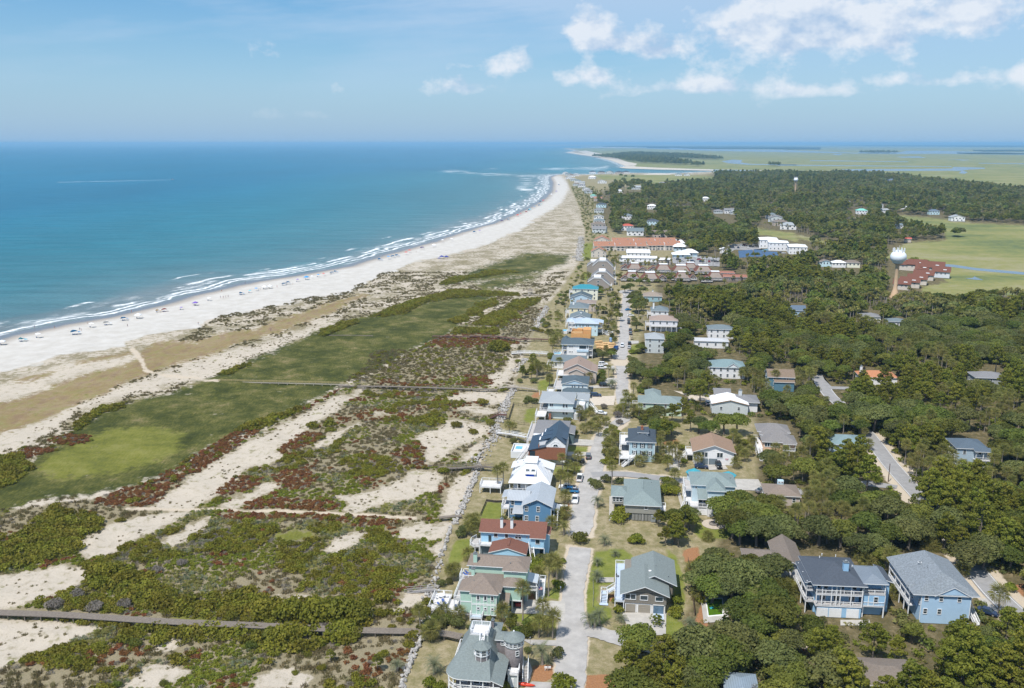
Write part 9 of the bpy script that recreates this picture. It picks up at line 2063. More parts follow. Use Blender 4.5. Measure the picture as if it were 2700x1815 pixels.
BWLINES=[S4([(-300,868),(0,880),(400,895),(900,928),(1500,955),(2000,978),(2333,985)])]
def line_dist(px,py,pts):
 d=np.full(len(px),1e9)
 for a,b in zip(pts[:-1],pts[1:]):
  ex,ey=b[0]-a[0],b[1]-a[1];t=np.clip(((px-a[0])*ex+(py-a[1])*ey)/(ex*ex+ey*ey),0,1);d=np.minimum(d,np.hypot(px-a[0]-t*ex,(py-a[1]-t*ey)*1.5))
 return d
def build_dunes():
 RS=lambda i: np.random.RandomState(600+i)
 protos=[shrub_mesh('s',1.0,1.15,150,.26,MYRT,RS(i),6) for i in range(3)]+[shrub_mesh('s',.9,.8,140,.24,RUST,RS(10+i),5) for i in range(3)]+[shrub_mesh('s',.85,.8,110,.16,DEAD,RS(20+i),5,1.2) for i in range(2)]+[palmetto_mesh('p',RS(30+i),16) for i in range(2)]+[palmetto_mesh('p',RS(36),14,PINDO)]+[grass_mesh('g',RS(40+i),46,.9,.7) for i in range(2)]+[shrub_mesh('s',.8,.7,120,.22,BRIGHT,RS(50+i),5) for i in range(2)]+[grass_mesh('g',RS(60),40,.8,1.1,leafmat('rush_blade',(.055,.075,.022),(.115,.122,.04),.07))]
 x,y,px,py=dune_points(-190,70,150,760,1.15)
 sand=zone_sdf(px,py,'sand',25)+(fbm(x,y,5,3)-.5)*26;scrub=zone_sdf(px,py,'scrub',25);res=zone_sdf(px,py,'resid',30);rush=zone_sdf(px,py,'rush',25);alg=zone_sdf(px,py,'algae',20);beach=zone_sdf(px,py,'beach',25);sw=zone_sdf(px,py,'swale',20)
 rust=mx_sdf(px,py,RUSTP)+(fbm(x+77,y,7,3)-.5)*16;hedge=mx_sdf(px,py,HEDGEP)+(fbm(x,y+177,9,3)-.5)*14
 n1=fbm(x,y,16,4);n2=fbm(x+222,y+91,9,3);n3=fbm(x-90,y+300,22,3);u=rng.rand(len(x));pick=np.full(len(x),-1)
 openz=(sand<-4) & (res<-8) & (beach<-8)
 m=openz & (scrub>0) & (alg<-2) & (rush<2)
 near=np.clip((520-y)/300,.25,1.0)
 g=m & (n1>.445) & (u<.86*near+.1);pick[g]=np.where(n2[g]>.60,8+rng.randint(0,3,g.sum()),np.where(n3[g]>.50,13+rng.randint(0,2,g.sum()),rng.randint(0,3,g.sum())))
 g=m & (n1>.43) & (n3<.40) & (u<.30);pick[g]=6+rng.randint(0,2,g.sum())
 g=m & (n1<=.47) & (u<.42);pick[g]=11+rng.randint(0,2,g.sum());g=m & (pick<0) & (u>.965);pick[g]=6+rng.randint(0,2,g.sum())
 g=m & (n2<.34) & (u<.35);pick[g]=3+rng.randint(0,3,g.sum())
 m=(res<-8) & (beach<2) & (scrub<0) & (rush<0) & (sw<2);g=m & (fbm(x+9,y+5,7,3)>.5) & (u<.38);pick[g]=11+rng.randint(0,2,g.sum())
 g=(beach>-8) & (beach<9) & (n2>.58) & (u<.5);pick[g]=11+rng.randint(0,2,g.sum())
 g=(rust>0) & (res<-4) & (u<.78);pick[g]=np.where(rng.rand(g.sum())<.84,3+rng.randint(0,3,g.sum()),np.where(rng.rand(g.sum())<.5,rng.randint(0,3,g.sum()),6+rng.randint(0,2,g.sum())))
 g=(hedge>0) & (res<-2) & (u<.84);r_=rng.rand(g.sum());pick[g]=np.where(r_<.56,rng.randint(0,3,g.sum()),np.where(r_<.80,13+rng.randint(0,2,g.sum()),np.where(r_<.93,8+rng.randint(0,3,g.sum()),6)))
 tan_=mx_sdf(px,py,[S5([(900,690),(1400,690),(2000,660),(2040,760),(1900,880),(1700,890),(1000,945),(650,960),(800,820)])])+(fbm(x+40,y+30,10,3)-.5)*20;g=(tan_>0) & (rust<0) & (hedge<0);pick[g]=np.where(u[g]<.05,rng.randint(0,3,g.sum()),np.where(u[g]<.45,11+rng.randint(0,2,g.sum()),np.where(u[g]>.97,6,-1)))
 pick[(sand>9)]=-1;g=(sand>2) & (res<-6) & (u<.10) & (n2>.48);pick[g]=11+rng.randint(0,2,g.sum())
 for l in BWLINES: pick[line_dist(px,py,l)<17]=-1
 for l in (S4([(700,300),(860,288),(1100,295),(1300,302),(1600,312),(1900,325),(2333,345)]),S3([(895,690),(945,750),(975,790),(990,840),(1050,865),(1130,880),(1330,890),(1400,915),(1500,925)])): pick[line_dist(px,py,l)<7]=-1
 k=pick>=0;x,y,px,py,pick=x[k],y[k],px[k],py[k],pick[k];z,s=ground_height(x,y,px,py);k=s>20;sc=rng.uniform(.6,1.25,len(x))*np.where(pick<=2,1.1,.9)
 sc=sc*np.where((mx_sdf(px,py,HEDGEP)>4) & (pick<3),1.55,1.0)*np.where(np.isin(pick,(11,12)) & (zone_sdf(px,py,'sand',25)>0),.6,1.0)
 low_=np.isin(pick,(11,12,15))
 for nm,lab,kk in (('dune_scrub','mixed scrub of green, rust red and grey shrubs and palmettos on the dunes',k & ~low_),('dune_grass','tussocks of dune grass and rushes between the shrubs',k & low_)):
  scatter_stuff(nm,lab,x[kk],y[kk],z[kk]-.05,pick[kk],sc[kk],protos,3)
build_dunes()
def dune_bush(sh,items,style,squash=1.0):
 for cx,cy,hw in items:
  (px,py),(qx,_)=sh([(cx,cy)])[0],sh([(cx+hw,cy)])[0];x,y=G(px,py,1.0);R=max(.6,G(qx,py,1.0)[0]-x);bush_thing(x,y,R,R*1.25*squash,style,ground_z(x,y)-.1)
dune_bush(S4,[(1490,870,90),(1620,885,90),(1760,890,95),(1900,885,100),(2000,900,90),(2130,888,38),(1560,1010,75),(1640,985,60),(1900,985,85),(1980,990,55),(1290,900,45),(1110,830,50),(2150,800,55),(600,660,70),(700,690,60),(560,720,60),(880,780,50),(1180,820,45),(1250,870,45)],'myrtle');dune_bush(S4,[(1510,1000,58),(755,1040,38),(1410,1050,38),(955,775,36),(725,720,32),(650,1270,30),(915,1275,28)],'dark')
dune_bush(S4,[(300,832,52),(430,778,46),(525,840,52),(690,815,46),(790,765,36),(1800,960,50),(880,640,34),(1020,600,34)],'grey',.7);dune_bush(S4,[(1215,240,32),(475,605,24),(2145,1098,34),(1800,1170,30),(1650,1190,22),(1720,1090,26),(2190,960,25)],'myrtle',.8)
dune_bush(S5,[(1905,690,90),(1860,738,28),(1705,1358,42),(1850,1298,42),(2070,780,25),(1255,890,22),(1780,1120,50),(1570,1310,50)],'myrtle',.8);dune_bush(S6,[(845,598,32),(905,458,16),(770,250,45),(300,1330,50),(440,1380,30),(620,1330,60),(560,1320,40)],'myrtle',.8)
for (cx,cy,s) in ((1850,1150,.33),(2112,1210,.38)): p=S4([(cx,cy)])[0];x,y=G(*p,0);tree_thing('pine',1,x,y,s,1.0,ground_z(x,y)-.1)
palm_px(S4,[(2222,1210,1140,.9)],'pindo');palm_px(S5,[(2030,1370,1290,.9),(1850,1330,1285,.6)],'sabal')
EXTRA=[]
def cluster(sh,poly,n,kinds,sc=(.5,.8)):
 p=np.array(sh(poly));k=0;tries=0
 while k<n and tries<400:
  tries+=1;q=(rnd.uniform(p[:,0].min(),p[:,0].max()),rnd.uniform(p[:,1].min(),p[:,1].max()))
  if not inside(np.array([q[0]]),np.array([q[1]]),[tuple(v) for v in p])[0]: continue
  x,y=G(*q,0);kd=rnd.choice(kinds);k+=1
  if any((lambda u,v: fw[0]-.5<u<fw[1]+.5 and fd[0]-.5<v<fd[1]+.5)(math.cos(-hr)*(x-hx)-math.sin(-hr)*(y-hy),math.sin(-hr)*(x-hx)+math.cos(-hr)*(y-hy)) for hx,hy,fw,fd,hr in FOOT): continue
  if y>470 and kd in ('sabal','oak','pine'): EXTRA.append((x,y,{'sabal': 2,'oak': 0,'pine': 1}[kd],rnd.uniform(*sc)*(1.2 if kd=='sabal' else 1.0)));continue
  if kd=='sabal': palm_thing(x,y,rnd.uniform(3.5,7.5),'sabal',1.0)
  elif kd in ('oak','pine'): tree_thing(kd,rnd.randrange(4),x,y,rnd.uniform(*sc),rnd.uniform(0,6))
  else: bush_thing(x,y,rnd.uniform(1.2,2.4),rnd.uniform(1.4,2.6),kd)
cluster(H3,[(1130,500),(1500,450),(1500,660),(1320,660),(1130,600)],34,['sabal','sabal','oak','oleander'],(.45,.65));cluster(H3,[(1320,680),(1490,690),(1480,900),(1210,890),(1220,830)],22,['sabal','sabal','oleander','dark'])
cluster(H3,[(780,380),(940,310),(950,470),(870,570),(690,590)],22,['sabal','oak','oleander','dark'],(.4,.6));cluster(H3,[(300,1330),(420,1220),(520,1200),(560,1380),(420,1480),(260,1440)],12,['pine','pine','sabal','oleander'],(.55,.8));cluster(H3,[(640,870),(830,850),(820,990),(680,980)],12,['sabal','sabal','oleander'])
cluster(H3,[(1190,1060),(1400,1060),(1400,1150),(1170,1140)],5,['oak'],(.6,.75));cluster(H3,[(1590,1150),(1800,1180),(1800,1320),(1620,1320)],8,['oak','dark','oleander'],(.55,.7));cluster(H3,[(1600,420),(1790,340),(1800,560),(1680,620)],14,['oak','oak','sabal'],(.6,.8));cluster(H3,[(1640,640),(1790,580),(1780,780),(1690,800)],10,['sabal','sabal','oleander'])
cluster(H3,[(480,600),(700,600),(720,820),(580,830),(440,760)],12,['oleander','dark','myrtle']);cluster(H3,[(630,1080),(700,1040),(700,1140),(640,1180)],5,['dark','sabal']);cluster(H3,[(1230,330),(1520,370),(1500,430),(1250,460)],18,['sabal','sabal','oak'],(.5,.6));cluster(H3,[(1080,130),(1140,230),(1120,260)],3,['sabal'])
cluster(H3,[(1700,1060),(1760,900),(1790,950),(1780,1060)],6,['oak','oleander'],(.5,.6));cluster(H3,[(1690,1430),(1800,1390),(1900,1500),(1720,1560)],8,['sabal','dark','oleander']);cluster(H6,[(690,580),(1080,470),(1100,600),(960,760),(720,760)],7,['pine','oak'],(.55,.75));cluster(H2,[(1690,260),(1780,170),(2000,330),(1960,480),(1700,470)],16,['sabal','sabal','oleander'])
cluster(H2,[(1990,520),(2156,480),(2300,560),(2300,660),(2120,640)],5,['oak','pine'],(.7,.9));cluster(H6,[(540,60),(640,10),(660,80),(560,130)],3,['oleander','sabal']);cluster(H1,[(0,870),(120,850),(190,960),(300,880),(400,960),(380,1040),(180,1060),(0,1080)],8,['oleander','sabal','dark'])
cluster(S1,[(560,1200),(640,1180),(700,1200),(1500,1210),(1500,1240),(700,1290),(600,1300)],40,['sabal']);cluster(S1,[(600,1330),(1600,1330),(1800,1380),(1600,1400),(640,1420)],46,['sabal','sabal','oak'],(.5,.7));cluster(S1,[(1480,1180),(1900,1150),(2200,1180),(2100,1260),(1560,1260)],40,['sabal','sabal','oak'],(.5,.7));cluster(S1,[(400,1130),(640,1130),(640,1200),(560,1220),(420,1180)],18,['sabal','dark']);cluster(S1,[(240,500),(330,530),(400,640),(350,700),(290,640)],26,['sabal','oleander']);cluster(S1,[(300,700),(390,700),(400,900),(330,880)],16,['sabal','oleander']);cluster(S1,[(330,540),(560,560),(640,660),(520,700)],30,['oak','oak','sabal'],(.8,1.1))
cluster(S1,[(1900,860),(2120,860),(2240,900),(2000,900)],18,['sabal']);cluster(S2,[(160,900),(300,880),(480,920),(400,960)],16,['sabal','oak'],(.7,.9));cluster(S1,[(640,400),(900,440),(1000,480),(900,500),(700,560)],22,['oak'],(1.0,1.3));cluster(S2,[(1610,940),(1700,930),(1700,955),(1620,960)],6,['oak'],(.9,1.2))
EX=np.array(EXTRA);wx,wy,wk,ws=np.append(wx,EX[:,0]),np.append(wy,EX[:,1]),np.append(wk,EX[:,2].astype(int)),np.append(ws,EX[:,3])
pick=np.where(wk==2,np.where(wy<520,14,12)+rng.randint(0,2,len(wx)),np.where(wk==0,rng.randint(0,4,len(wx)),4+rng.randint(0,2,len(wx)))+np.where(wy>520,6,0))
scatter_stuff('woodland','evergreen wood covering the island beyond the nearest trees',wx,wy,np.zeros(len(wx)),pick,ws*np.where(wy>500,1.15,1.0)*np.where(wy>1400,1.25,1.0),mid+low+fp+mpalm,1)
ux,uy=[v.ravel() for v in np.meshgrid(np.arange(-10,420,3.0),np.arange(152,620,3.0))];ux=ux+rng.uniform(-1.4,1.4,len(ux));uy=uy+rng.uniform(-1.4,1.4,len(uy));qx,qy=Pn(ux,uy,0.);k=any_in(qx,qy,WOODS) & (qx<2850) & (qy<2100) & (rng.rand(len(ux))<.62) & ~(zone_sdf(qx,qy,'marsh',30)>-4)
for poly in OPEN: k &= ~inside(qx,qy,poly)
for hx,hy,hw,hd,hr in FOOT:
 c,s=math.cos(-hr),math.sin(-hr);dx,dy=ux-hx,uy-hy;u,v=c*dx-s*dy,s*dx+c*dy;k &= ~((u>hw[0]-.8) & (u<hw[1]+.8) & (v>hd[0]-.8) & (v<hd[1]+.8))
for l in (H4([(1430,150),(1600,350),(1750,540),(1860,690),(2050,900),(2265,1160)]),): k &= line_dist(qx,qy,l)>14
gx=rng.uniform(20,330,9000);gy=rng.uniform(330,2300,9000);hx_,hy_=Pn(gx,gy,0.);kk=inside(hx_,hy_,[(1495,470),(1530,550),(1546,640),(1538,690),(1470,780),(1425,870),(1395,960),(1480,960),(1510,830),(1590,760),(1622,700),(1600,600),(1575,500),(1530,465)])
for hx,hy,hw,hd,hr in FOOT:
 c,s=math.cos(-hr),math.sin(-hr);dx,dy=gx-hx,gy-hy;u,v=c*dx-s*dy,s*dx+c*dy;kk &= ~((u>hw[0]-1) & (u<hw[1]+1) & (v>hd[0]-1) & (v<hd[1]+1))
ux,uy,k=np.append(ux,gx[kk]),np.append(uy,gy[kk]),np.append(k,np.ones(kk.sum(),bool))
RSu=np.random.RandomState(77);up=[shrub_mesh('s',1.5,1.7,170,.34,OAKL2,RSu,6),shrub_mesh('s',1.3,1.5,150,.32,BRIGHT,RSu,6),palmetto_mesh('p',RSu,20),shrub_mesh('s',1.6,2.0,170,.34,OAKL,RSu,6)]
scatter_stuff('undergrowth','palmetto and shrub undergrowth beneath the trees',ux[k],uy[k],np.full(k.sum(),-.1),rng.randint(0,4,k.sum()),rng.uniform(.6,1.3,k.sum()),up,5)
cluster(H2,[(2040,760),(2150,760),(2200,860),(2060,880)],6,['sabal','oleander','bright']);cluster(H2,[(1180,430),(1330,400),(1340,620),(1200,600)],4,['sabal','bright']);cluster(H2,[(1560,520),(1700,520),(1660,880),(1540,900)],12,['sabal','oleander','bright']);cluster(H6,[(770,210),(930,230),(900,330),(790,420)],6,['oleander','bright']);cluster(H2,[(1020,960),(1240,960),(1220,1080),(1040,1060)],4,['bright','sabal'])
cluster(H1,[(980,430),(1120,420),(1110,560),(1000,560)],5,['bright','oleander']);cluster(H1,[(820,960),(1000,960),(980,1090),(800,1070)],5,['oleander','dark']);cluster(H4,[(570,700),(830,760),(820,900),(620,980),(560,900)],12,['sabal','bright','oleander']);cluster(H4,[(0,880),(200,880),(240,960),(60,1010)],5,['sabal','bright']);cluster(H3,[(1230,1240),(1330,1230),(1330,1420),(1240,1400)],6,['oleander','dark','bright']);cluster(H3,[(1600,1020),(1700,1010),(1720,1160),(1600,1150)],5,['oleander','bright'])
seen={}
for o in [o for o in COL.objects if o.parent is None and '_far' in o.keys()]: seen.setdefault(tuple(o['_far']),[]).append(o)
for (rn,wn),lst in seen.items():
 lst.sort(key=lambda o: o.location.y)
 for i,o in enumerate(lst):
  o['label']='small far %s house with %s roof' % (wn,rn)+('' if len(lst)==1 else ', %s of its look' % (['nearest','second nearest','third nearest','fourth nearest','fifth nearest','sixth nearest','seventh nearest','eighth nearest','ninth nearest','tenth nearest','eleventh nearest','twelfth nearest'][i] if i<12 else 'number %d away' % i))
  del o['_far']
LAB.run()
# ================================================================== the beach, the boat, the far shores, the air
def beach_at(sh,x,y):
 px,py=sh([(x,y)])[0];X,Y=G(px,py,-.6);return X,Y,ground_z(X,Y)
CL={'blue': mat('cloth_blue',(.03,.27,.58),.8,.12,1),'teal': mat('cloth_teal',(.10,.47,.58),.8,.1,1),'white': mat('cloth_white',(.74,.75,.76),.8,.05,1),'red': mat('cloth_red',(.55,.05,.05),.8,.1,1),'yellow': mat('cloth_yellow',(.62,.36,.04),.8,.1,1),'violet': mat('cloth_violet',(.17,.10,.40),.8,.1,1),'navy': mat('cloth_navy',(.03,.05,.26),.8,.1,1)}
POLE=mat('pole_alloy',(.45,.46,.47),.4,.05,metal=.5);BCH=mat('beach_chair_cloth',(.06,.10,.22),.8,.2,2)
def canopy_mesh(kind,m):
 mb=MB()
 if kind=='sail':   # cloth streaming from one arched pole
  n=8
  for i in range(n):
   a,b=i/n,(i+1)/n;f=lambda t,s: (-1.9+3.8*t,s*2.6,2.2*math.sin(math.pi*(.14+.72*t))**.8*(1-.55*s)+.2+.12*math.sin(5*t+3*s))
   for s0,s1 in ((0,.5),(.5,1)): mb.quad(f(a,s0),f(b,s0),f(b,s1),f(a,s1))
 elif kind=='popup':
  e=[(-1.6,-1.6,2.1),(1.6,-1.6,2.1),(1.6,1.6,2.1),(-1.6,1.6,2.1)]
  for i in range(4): mb.poly([e[i],e[(i+1) % 4],(0,0,3.0)]);a,b=e[i],e[(i+1) % 4];mb.quad((a[0],a[1],1.85),(b[0],b[1],1.85),b,a)
 else:
  for i in range(8):
   a,b=i*math.pi/4,(i+1)*math.pi/4;mb.poly([(1.25*math.cos(a),1.25*math.sin(a),1.95),(1.25*math.cos(b),1.25*math.sin(b),1.95),(0,0,2.4)])
 return mb.mesh('cloth',m)
_BC={}
def chair_thing(label,x,y,z,rz):
 if 'bc' not in _BC: _BC['bc']=(MB().box(-.3,.3,-.3,.3,.22,.27).mesh('seat',BCH),MB().box(-.3,.3,.27,.33,.24,.85).mesh('backrest',BCH),MB().box(-.32,-.28,-.3,.3,0,.5).mesh('frame',POLE),MB().box(.28,.32,-.3,.3,0,.5).mesh('frame',POLE))
 t=thing('beach_chair',label,'beach chair',(x,y,z),rz,'low beach chairs in the shade of the canopies')
 for nm,me in zip(('seat','backrest','frame','frame'),_BC['bc']): ob(nm,me,t)
def canopy(label,kind,col,sh,x,y,sc=1.0,chairs=0):
 X,Y,Z=beach_at(sh,x,y);k=(kind,col)
 if k not in _BC: _BC[k]=canopy_mesh(kind,CL[col])
 t=thing({'sail': 'beach_sail','popup': 'popup_canopy','umb': 'beach_umbrella'}[kind],label,{'sail': 'beach shade','popup': 'canopy','umb': 'umbrella'}[kind],(X,Y,Z),rnd.uniform(-.4,.4),'shades along the beach');t.scale=(sc,)*3
 ob('cloth',_BC[k],t)
 if kind=='sail': ob('pole',MB().tube([(-1.9+3.8*i/8,0,2.2*math.sin(math.pi*(.14+.72*i/8))**.8+.18 if 0<i<8 else 0) for i in range(9)],.04,5).mesh('pole',POLE),t)
 elif kind=='popup':
  for sx in (-1.5,1.5):
   for sy in (-1.5,1.5): ob('pole',unit_box(POLE),t,(sx,sy,0)).scale=(.05,.05,2.1)
 else: ob('pole',unit_box(POLE),t,(0,0,0)).scale=(.05,.05,2.35)
 for i in range(chairs): chair_thing('%sbeach chair under the %s' % ('' if chairs==1 else ['left ','right ','middle '][i],label),X+(-.8+i*.9)*sc,Y+.3,Z,math.pi+rnd.uniform(-.3,.3))
c3=[('large bright blue beach sail, nearest to the viewer','sail','blue',510,605,1.35,3),('pale teal beach sail at the left edge','sail','teal',148,648,1.1,2),('white umbrella between the teal and blue sails','umb','white',262,622,1.3,1),('white umbrella left of the pale sail','umb','white',627,552,1.3,1),('pale white sail with blue edge at the waterline','sail','white',728,538,1.2,2),('blue sail right of the pale sail','sail','blue',846,505,1.15,2),('white pop-up canopy casting a hard shadow','popup','white',945,490,1.2,1),('yellow sail touching the red one','sail','yellow',1078,448,.9,1),('red beach sail beside the yellow one','sail','red',1124,445,1.1,2),
 ('violet umbrella with two dark chairs','umb','violet',1240,432,.9,1),('violet-blue pop-up canopy right of the red sail','popup','violet',1335,402,1.0,2),('small white umbrella past the violet canopy','umb','white',1430,370,1.1,1),('blue sail nearest the group of four bathers','sail','blue',1648,332,1.0,2),('pale teal umbrella next to that blue sail','umb','teal',1708,318,1.0,1),('blue umbrella in the middle of the row','umb','blue',1752,304,1.1,0),('white pop-up canopy, left one of a white pair','popup','white',1808,292,1.0,1),('white pop-up canopy, right one of a white pair','popup','white',1845,288,1.0,1),('large blue sail behind a small one','sail','blue',1968,260,1.1,1),('small blue sail before the large one','sail','blue',1940,268,1.0,1),('violet umbrella on its own','umb','violet',2035,242,1.1,1),('blue pop-up canopy past the violet umbrella','popup','blue',2095,226,1.1,1),('white umbrella beside the blue pop-up','umb','white',2132,216,1.0,0),('blue umbrella left of the red one','umb','blue',2176,208,1.1,1),('red umbrella right of the blue one','umb','red',2212,200,1.1,0),('blue sail at the bend of the shade row, left of two','sail','blue',2268,188,1.0,1),('blue sail at the bend of the shade row, right of two','sail','blue',2292,180,1.0,0),('white pop-up at the far left edge of the beach','popup','white',15,668,1.0,1)]
for l,k,c,x,y,s,n in c3: canopy(l,k,c,S3,x,y,s,n)
c7=[('blue','sail',3,1312),('blue','umb',95,1295),('blue','sail',138,1282),('blue','sail',180,1272),('red','umb',310,1230),('violet','sail',440,1192),('white','popup',560,1172),('navy','popup',640,1298),('navy','popup',690,1302),('navy','umb',615,1325),('white','umb',742,1110),('blue','sail',975,1028),('violet','umb',1030,1024),('violet','sail',1258,914),('blue','sail',1325,898),('red','popup',1418,858),('red','umb',1450,844),('red','sail',1508,820),('blue','sail',1532,802),('teal','popup',1545,798),('blue','umb',1592,775),('blue','sail',1640,752),('teal','umb',1660,746),('red','popup',1680,704),('blue','sail',1650,712),('white','popup',1765,642),('violet','popup',1815,610),('blue','sail',1842,540),('white','umb',1835,525),('red','umb',275,1252),('white','umb',650,1122)]
cnt={}
for c,k,x,y in c7:
 nm={'sail': 'beach sail','popup': 'pop-up canopy','umb': 'umbrella'}[k];i=cnt.get((c,k),0);cnt[(c,k)]=i+1
 canopy('far %s %s up the beach, %s from the viewer' % (c,nm,['first','second','third','fourth','fifth','sixth','seventh','eighth','ninth','tenth'][i]),k,c,S7,x,y,1.25 if k!='umb' else 1.5,0)
def body_mesh(pose):
 v={'pel': (0,0,.95),'che': (0,.02,1.30),'nec': (0,.0,1.48),'hea': (0,-.02,1.60),'top': (0,-.01,1.72)}
 e=[('pel','che'),('che','nec'),('nec','hea'),('hea','top')];r={'pel': .15,'che': .155,'nec': .06,'hea': .095,'top': .07}
 for s,sg in (('l',-1),('r',1)):
  f=.16*sg if pose=='walk' else 0
  v.update({'sh'+s: (.19*sg,.0,1.40),'el'+s: (.25*sg,.04+f*.7,1.14),'wr'+s: (.25*sg,-.06+f*1.3,.92),'ha'+s: (.25*sg,-.09+f*1.4,.83),'hi'+s: (.09*sg,0,.90),'kn'+s: (.10*sg,-.04-f*.9,.50),'an'+s: (.11*sg,.02-f*1.3,.08),'to'+s: (.12*sg,-.15-f*1.3,.04)})
  e+=[('che','sh'+s),('sh'+s,'el'+s),('el'+s,'wr'+s),('wr'+s,'ha'+s),('pel','hi'+s),('hi'+s,'kn'+s),('kn'+s,'an'+s),('an'+s,'to'+s)];r.update({'sh'+s: .07,'el'+s: .05,'wr'+s: .035,'ha'+s: .045,'hi'+s: .095,'kn'+s: .07,'an'+s: .045,'to'+s: .04})
 ks=list(v);me=bpy.data.meshes.new('body');me.from_pydata([v[k] for k in ks],[(ks.index(a),ks.index(b)) for a,b in e],[]);o=bpy.data.objects.new('tmp',me);COL.objects.link(o)
 o.modifiers.new('skin','SKIN');sub=o.modifiers.new('sub','SUBSURF');sub.levels=sub.render_levels=1
 if not me.skin_vertices:
  bmm=bmesh.new();bmm.from_mesh(me);bmm.verts.layers.skin.verify();bmm.to_mesh(me);bmm.free()
 for i,k in enumerate(ks): me.skin_vertices[0].data[i].radius=(r[k],r[k]);me.skin_vertices[0].data[i].use_root=(k=='pel')
 bpy.context.view_layer.update();dg=bpy.context.evaluated_depsgraph_get();m2=bpy.data.meshes.new_from_object(o.evaluated_get(dg));bpy.data.objects.remove(o);m2.name='body'
 skin=mat('skin_tone',(.42,.26,.18),.6,.08,3);m2.materials.clear();m2.materials.append(skin);return m2
BODY={p: body_mesh(p) for p in ('stand','walk')}
def suit_mesh(m,dress):   # clothing close round trunk and hips
 prof=[(.135,.84),(.185,.90),(.175,1.0),(.15,1.12),(.19,1.32),(.16,1.42)] if dress else [(.13,.70),(.19,.80),(.185,.95),(.165,1.02)]
 return MB().lathe(prof,12).mesh('swimsuit',m)
SUITS={c: (suit_mesh(CL[c],True),suit_mesh(CL[c],False)) for c in ('navy','red','blue','violet','white')}
HAIR=MB().lathe([(.10,1.56),(.115,1.64),(.10,1.73),(.05,1.765)],10).mesh('hair',mat('hair_brown',(.05,.03,.02),.8))
def person(label,sh,x,y,pose,suit,dress,rz):
 X,Y,Z=beach_at(sh,x,y);t=thing('person',label,'person',(X,Y,Z),rz,'people on the beach');b=ob('body',BODY[pose],t);ob('hair',HAIR,b);c=ob('swimsuit',SUITS[suit][0 if dress else 1],b);c.scale=(1.0,.78,1.0)
folk=[(S3,236,548,'walk'),(S3,371,555,'walk'),(S3,545,572,'stand'),(S3,556,577,'stand'),(S3,598,524,'walk'),(S3,872,550,'stand'),(S3,898,446,'walk'),(S3,1356,540,'stand'),(S3,1848,584,'walk'),(S3,1856,586,'walk'),(S3,1676,250,'walk'),(S3,1515,304,'stand'),(S3,1508,352,'stand'),(S3,1526,352,'stand'),(S3,1543,350,'stand'),(S3,1560,347,'stand'),(S3,1894,282,'stand'),(S3,1765,302,'stand'),(S3,1778,300,'stand'),(S3,2002,264,'stand'),(S7,913,990,'walk'),(S7,907,943,'walk'),(S7,1102,938,'walk'),(S7,1205,938,'stand'),(S7,1276,818,'walk'),(S7,1350,804,'walk'),(S7,1526,728,'walk'),(S7,690,1058,'stand'),(S7,731,1054,'walk'),(S7,770,1058,'stand'),(S7,851,1050,'stand'),(S7,880,1225,'stand'),(S7,560,1115,'walk'),(S7,531,1118,'walk'),(S7,380,1225,'stand'),(S7,1380,888,'stand')]
cols=['navy','red','blue','violet','white'];cn={}
for i,(sh,x,y,pose) in enumerate(folk):
 s=cols[i % 5];dr=i % 2==0;k=(pose,s,dr);n=cn.get(k,0);cn[k]=n+1
 person('person %s on the beach in %s %s, %s from the left' % ({'walk': 'walking','stand': 'standing'}[pose],s,'swimsuit' if dr else 'shorts',['first','second','third','fourth','fifth','sixth','seventh','eighth'][n]),sh,x,y,pose,s,dr,rnd.uniform(0,6.28))
x,y=G(455,474.5,SEA_Z);t=thing('motor_boat','small white motor boat drawing a wake across the open sea','boat',(x,y,SEA_Z),rad(4));t.scale=(1.6,)*3
hull=MB();n=8;top=[(-3.2+7.2*i/n,1.15*(1-(i/n)**3),.95+.35*(i/n)**2) for i in range(n+1)];kl=[(-3.2+6.6*i/n,.7*(1-(i/n)**2),.0) for i in range(n+1)]
for i in range(n):
 for sg in (-1,1): q=lambda p: (p[0],sg*p[1],p[2]);hull.quad(*([q(kl[i]),q(kl[i+1]),q(top[i+1]),q(top[i])][::sg]))
 hull.quad((top[i][0],-top[i][1],top[i][2]-.2),(top[i+1][0],-top[i+1][1],top[i+1][2]-.2),(top[i+1][0],top[i+1][1],top[i+1][2]-.2),(top[i][0],top[i][1],top[i][2]-.2))
hull.quad((-3.2,-1.15,.95),(-3.2,1.15,.95),(-3.2,.7,0),(-3.2,-.7,0));ob('hull',hull.mesh('hull',CL['white']),t);ob('console',MB().box(-.4,.5,-.4,.4,.75,1.7).mesh('console',CL['white']),t);ob('canopy',MB().box(-.9,.9,-.8,.8,2.3,2.4).mesh('canopy',CL['navy']),t)
for sx in (-.8,.8):
 for sy in (-.7,.7): ob('post',unit_box(POLE),t,(sx,sy,.8)).scale=(.06,.06,1.5)
FOAM=mat('wake_foam',(.62,.68,.70),.7,.25,.08);strip('wake',[(150,481,8),(300,478,9),(400,475.6,7),(450,474.7,3)],SEA_Z+.05,FOAM,edge_noise=2.5)
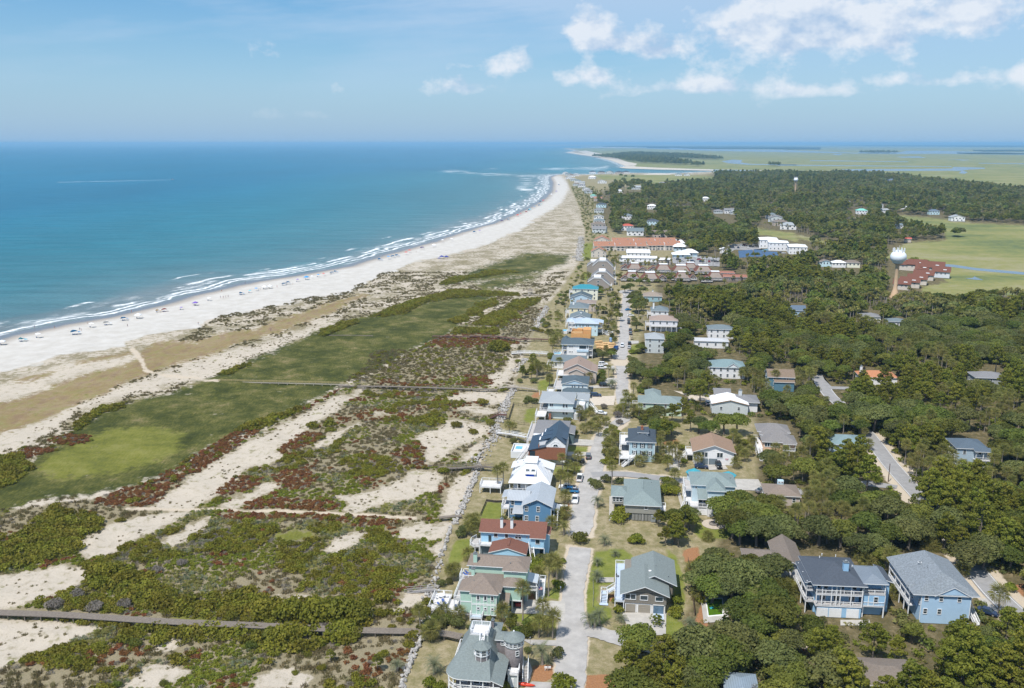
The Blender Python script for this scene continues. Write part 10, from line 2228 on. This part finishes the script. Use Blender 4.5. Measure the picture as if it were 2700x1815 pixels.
def far_wood(name,label,poly,step,sc,hmin=0):
 p=[(q[0],lens_y(*q)) for q in poly];w=np.array([G(q[0],q[1],0) for q in p]);xs=np.arange(w[:,0].min(),w[:,0].max(),step);ys=np.arange(w[:,1].min(),w[:,1].max(),step);X,Y=np.meshgrid(xs,ys);X=(X+rng.uniform(-.5,.5,X.shape)*step).ravel();Y=(Y+rng.uniform(-.5,.5,Y.shape)*step).ravel()
 px,py=Pn(X,Y,0.);k=inside(px,py,p);X,Y=X[k],Y[k]
 if len(X)>9000: s=rng.choice(len(X),9000,False);X,Y=X[s],Y[s]
 scatter_stuff(name,label,X,Y,np.full(len(X),-.5),rng.randint(0,6,len(X)),rng.uniform(.8,1.25,len(X))*sc,low,9)
far_wood('island_wood','dark wood on the next barrier island',S1([(380,222),(560,215),(700,196),(800,190),(1000,200),(1240,205),(1420,225),(1580,240),(1590,246),(1420,246),(1240,238),(1060,240),(1180,262),(1290,285),(1300,300),(1150,296),(960,285),(820,280),(700,262),(560,238)]),22,2.1)
far_wood('island_wood','small hummock of trees in the far marsh',S1([(1300,302),(1340,298),(1420,302),(1410,310),(1310,310)]),20,1.9);far_wood('island_wood','small dark hummock of trees right of the marsh creek',S1([(2005,300),(2060,295),(2115,300),(2100,308),(2010,308)]),20,1.8);far_wood('island_wood','low wooded hummock between far sounds',S2([(740,180),(860,174),(1000,173),(1108,178),(1100,182),(760,184)]),45,2.6)
DISTW=mat('distant_wood',(.028,.042,.016),.95,.2,.004)
def tree_line(label,poly,h):
 p=[G(q[0],lens_y(*q),0) for q in densify(poly,9)];n=len(p);mb=MB();rs=np.random.RandomState(n);k=len(p)
 mb.v=[(q[0],q[1],-1) for q in p]+[(q[0],q[1],h*rs.uniform(.7,1.1)) for q in p];mb.f=[(i,(i+1) % k,k+(i+1) % k,k+i) for i in range(k)]+[tuple(range(k,2*k))];mb.m=[0]*len(mb.f)
 setting('far_wood',mb.mesh('far_wood',DISTW),'stuff',label)
tree_line('thin dark wood on the horizon at the centre',S1([(480,126),(700,122),(1000,124),(1250,128),(1250,133),(900,134),(500,132)]),16);tree_line('long blue wood beyond the marsh, middle',S1([(1040,134),(1300,128),(1700,126),(2000,128),(2265,130),(2265,142),(2000,146),(1600,147),(1300,146)]),16);tree_line('blue wood beyond the marsh right of centre',S2([(-60,128),(200,128),(400,132),(390,148),(100,150),(-60,146)]),15)
tree_line('far wood along the horizon at the right',S2([(380,106),(800,104),(1500,98),(2265,92),(4000,90),(4000,104),(2265,112),(1500,112),(900,114)]),22);tree_line('low wood at the right beyond the second sound',S2([(1800,150),(2000,146),(2265,144),(4000,150),(4000,156),(2265,152),(1900,156)]),12);tree_line('tidal islets beyond the sound',S2([(1650,176),(1900,172),(2265,176),(2265,180),(1800,182)]),8);tree_line('thin wood on the horizon far left of centre',[(1130,379.6),(1300,379.4),(1480,379.6),(1480,380.6),(1130,380.5)],20)
hz=MB().box(-62000,62000,-3000,60500,-9.5,128.0).mesh('haze',bpy.data.materials.new('haze_air'));hm=hz.materials[0];hm.use_nodes=True;hn=hm.node_tree;hn.nodes.remove(hn.nodes['Principled BSDF'])
pv=hn.nodes.new('ShaderNodeVolumePrincipled');pv.inputs['Color'].default_value=(.36,.70,1.0,1);pv.inputs['Density'].default_value=0.000058;pv.inputs['Anisotropy'].default_value=.0;hn.links.new(pv.outputs[0],hn.nodes['Material Output'].inputs['Volume'])
setting('haze',hz,'stuff','pale blue sea haze over the island')
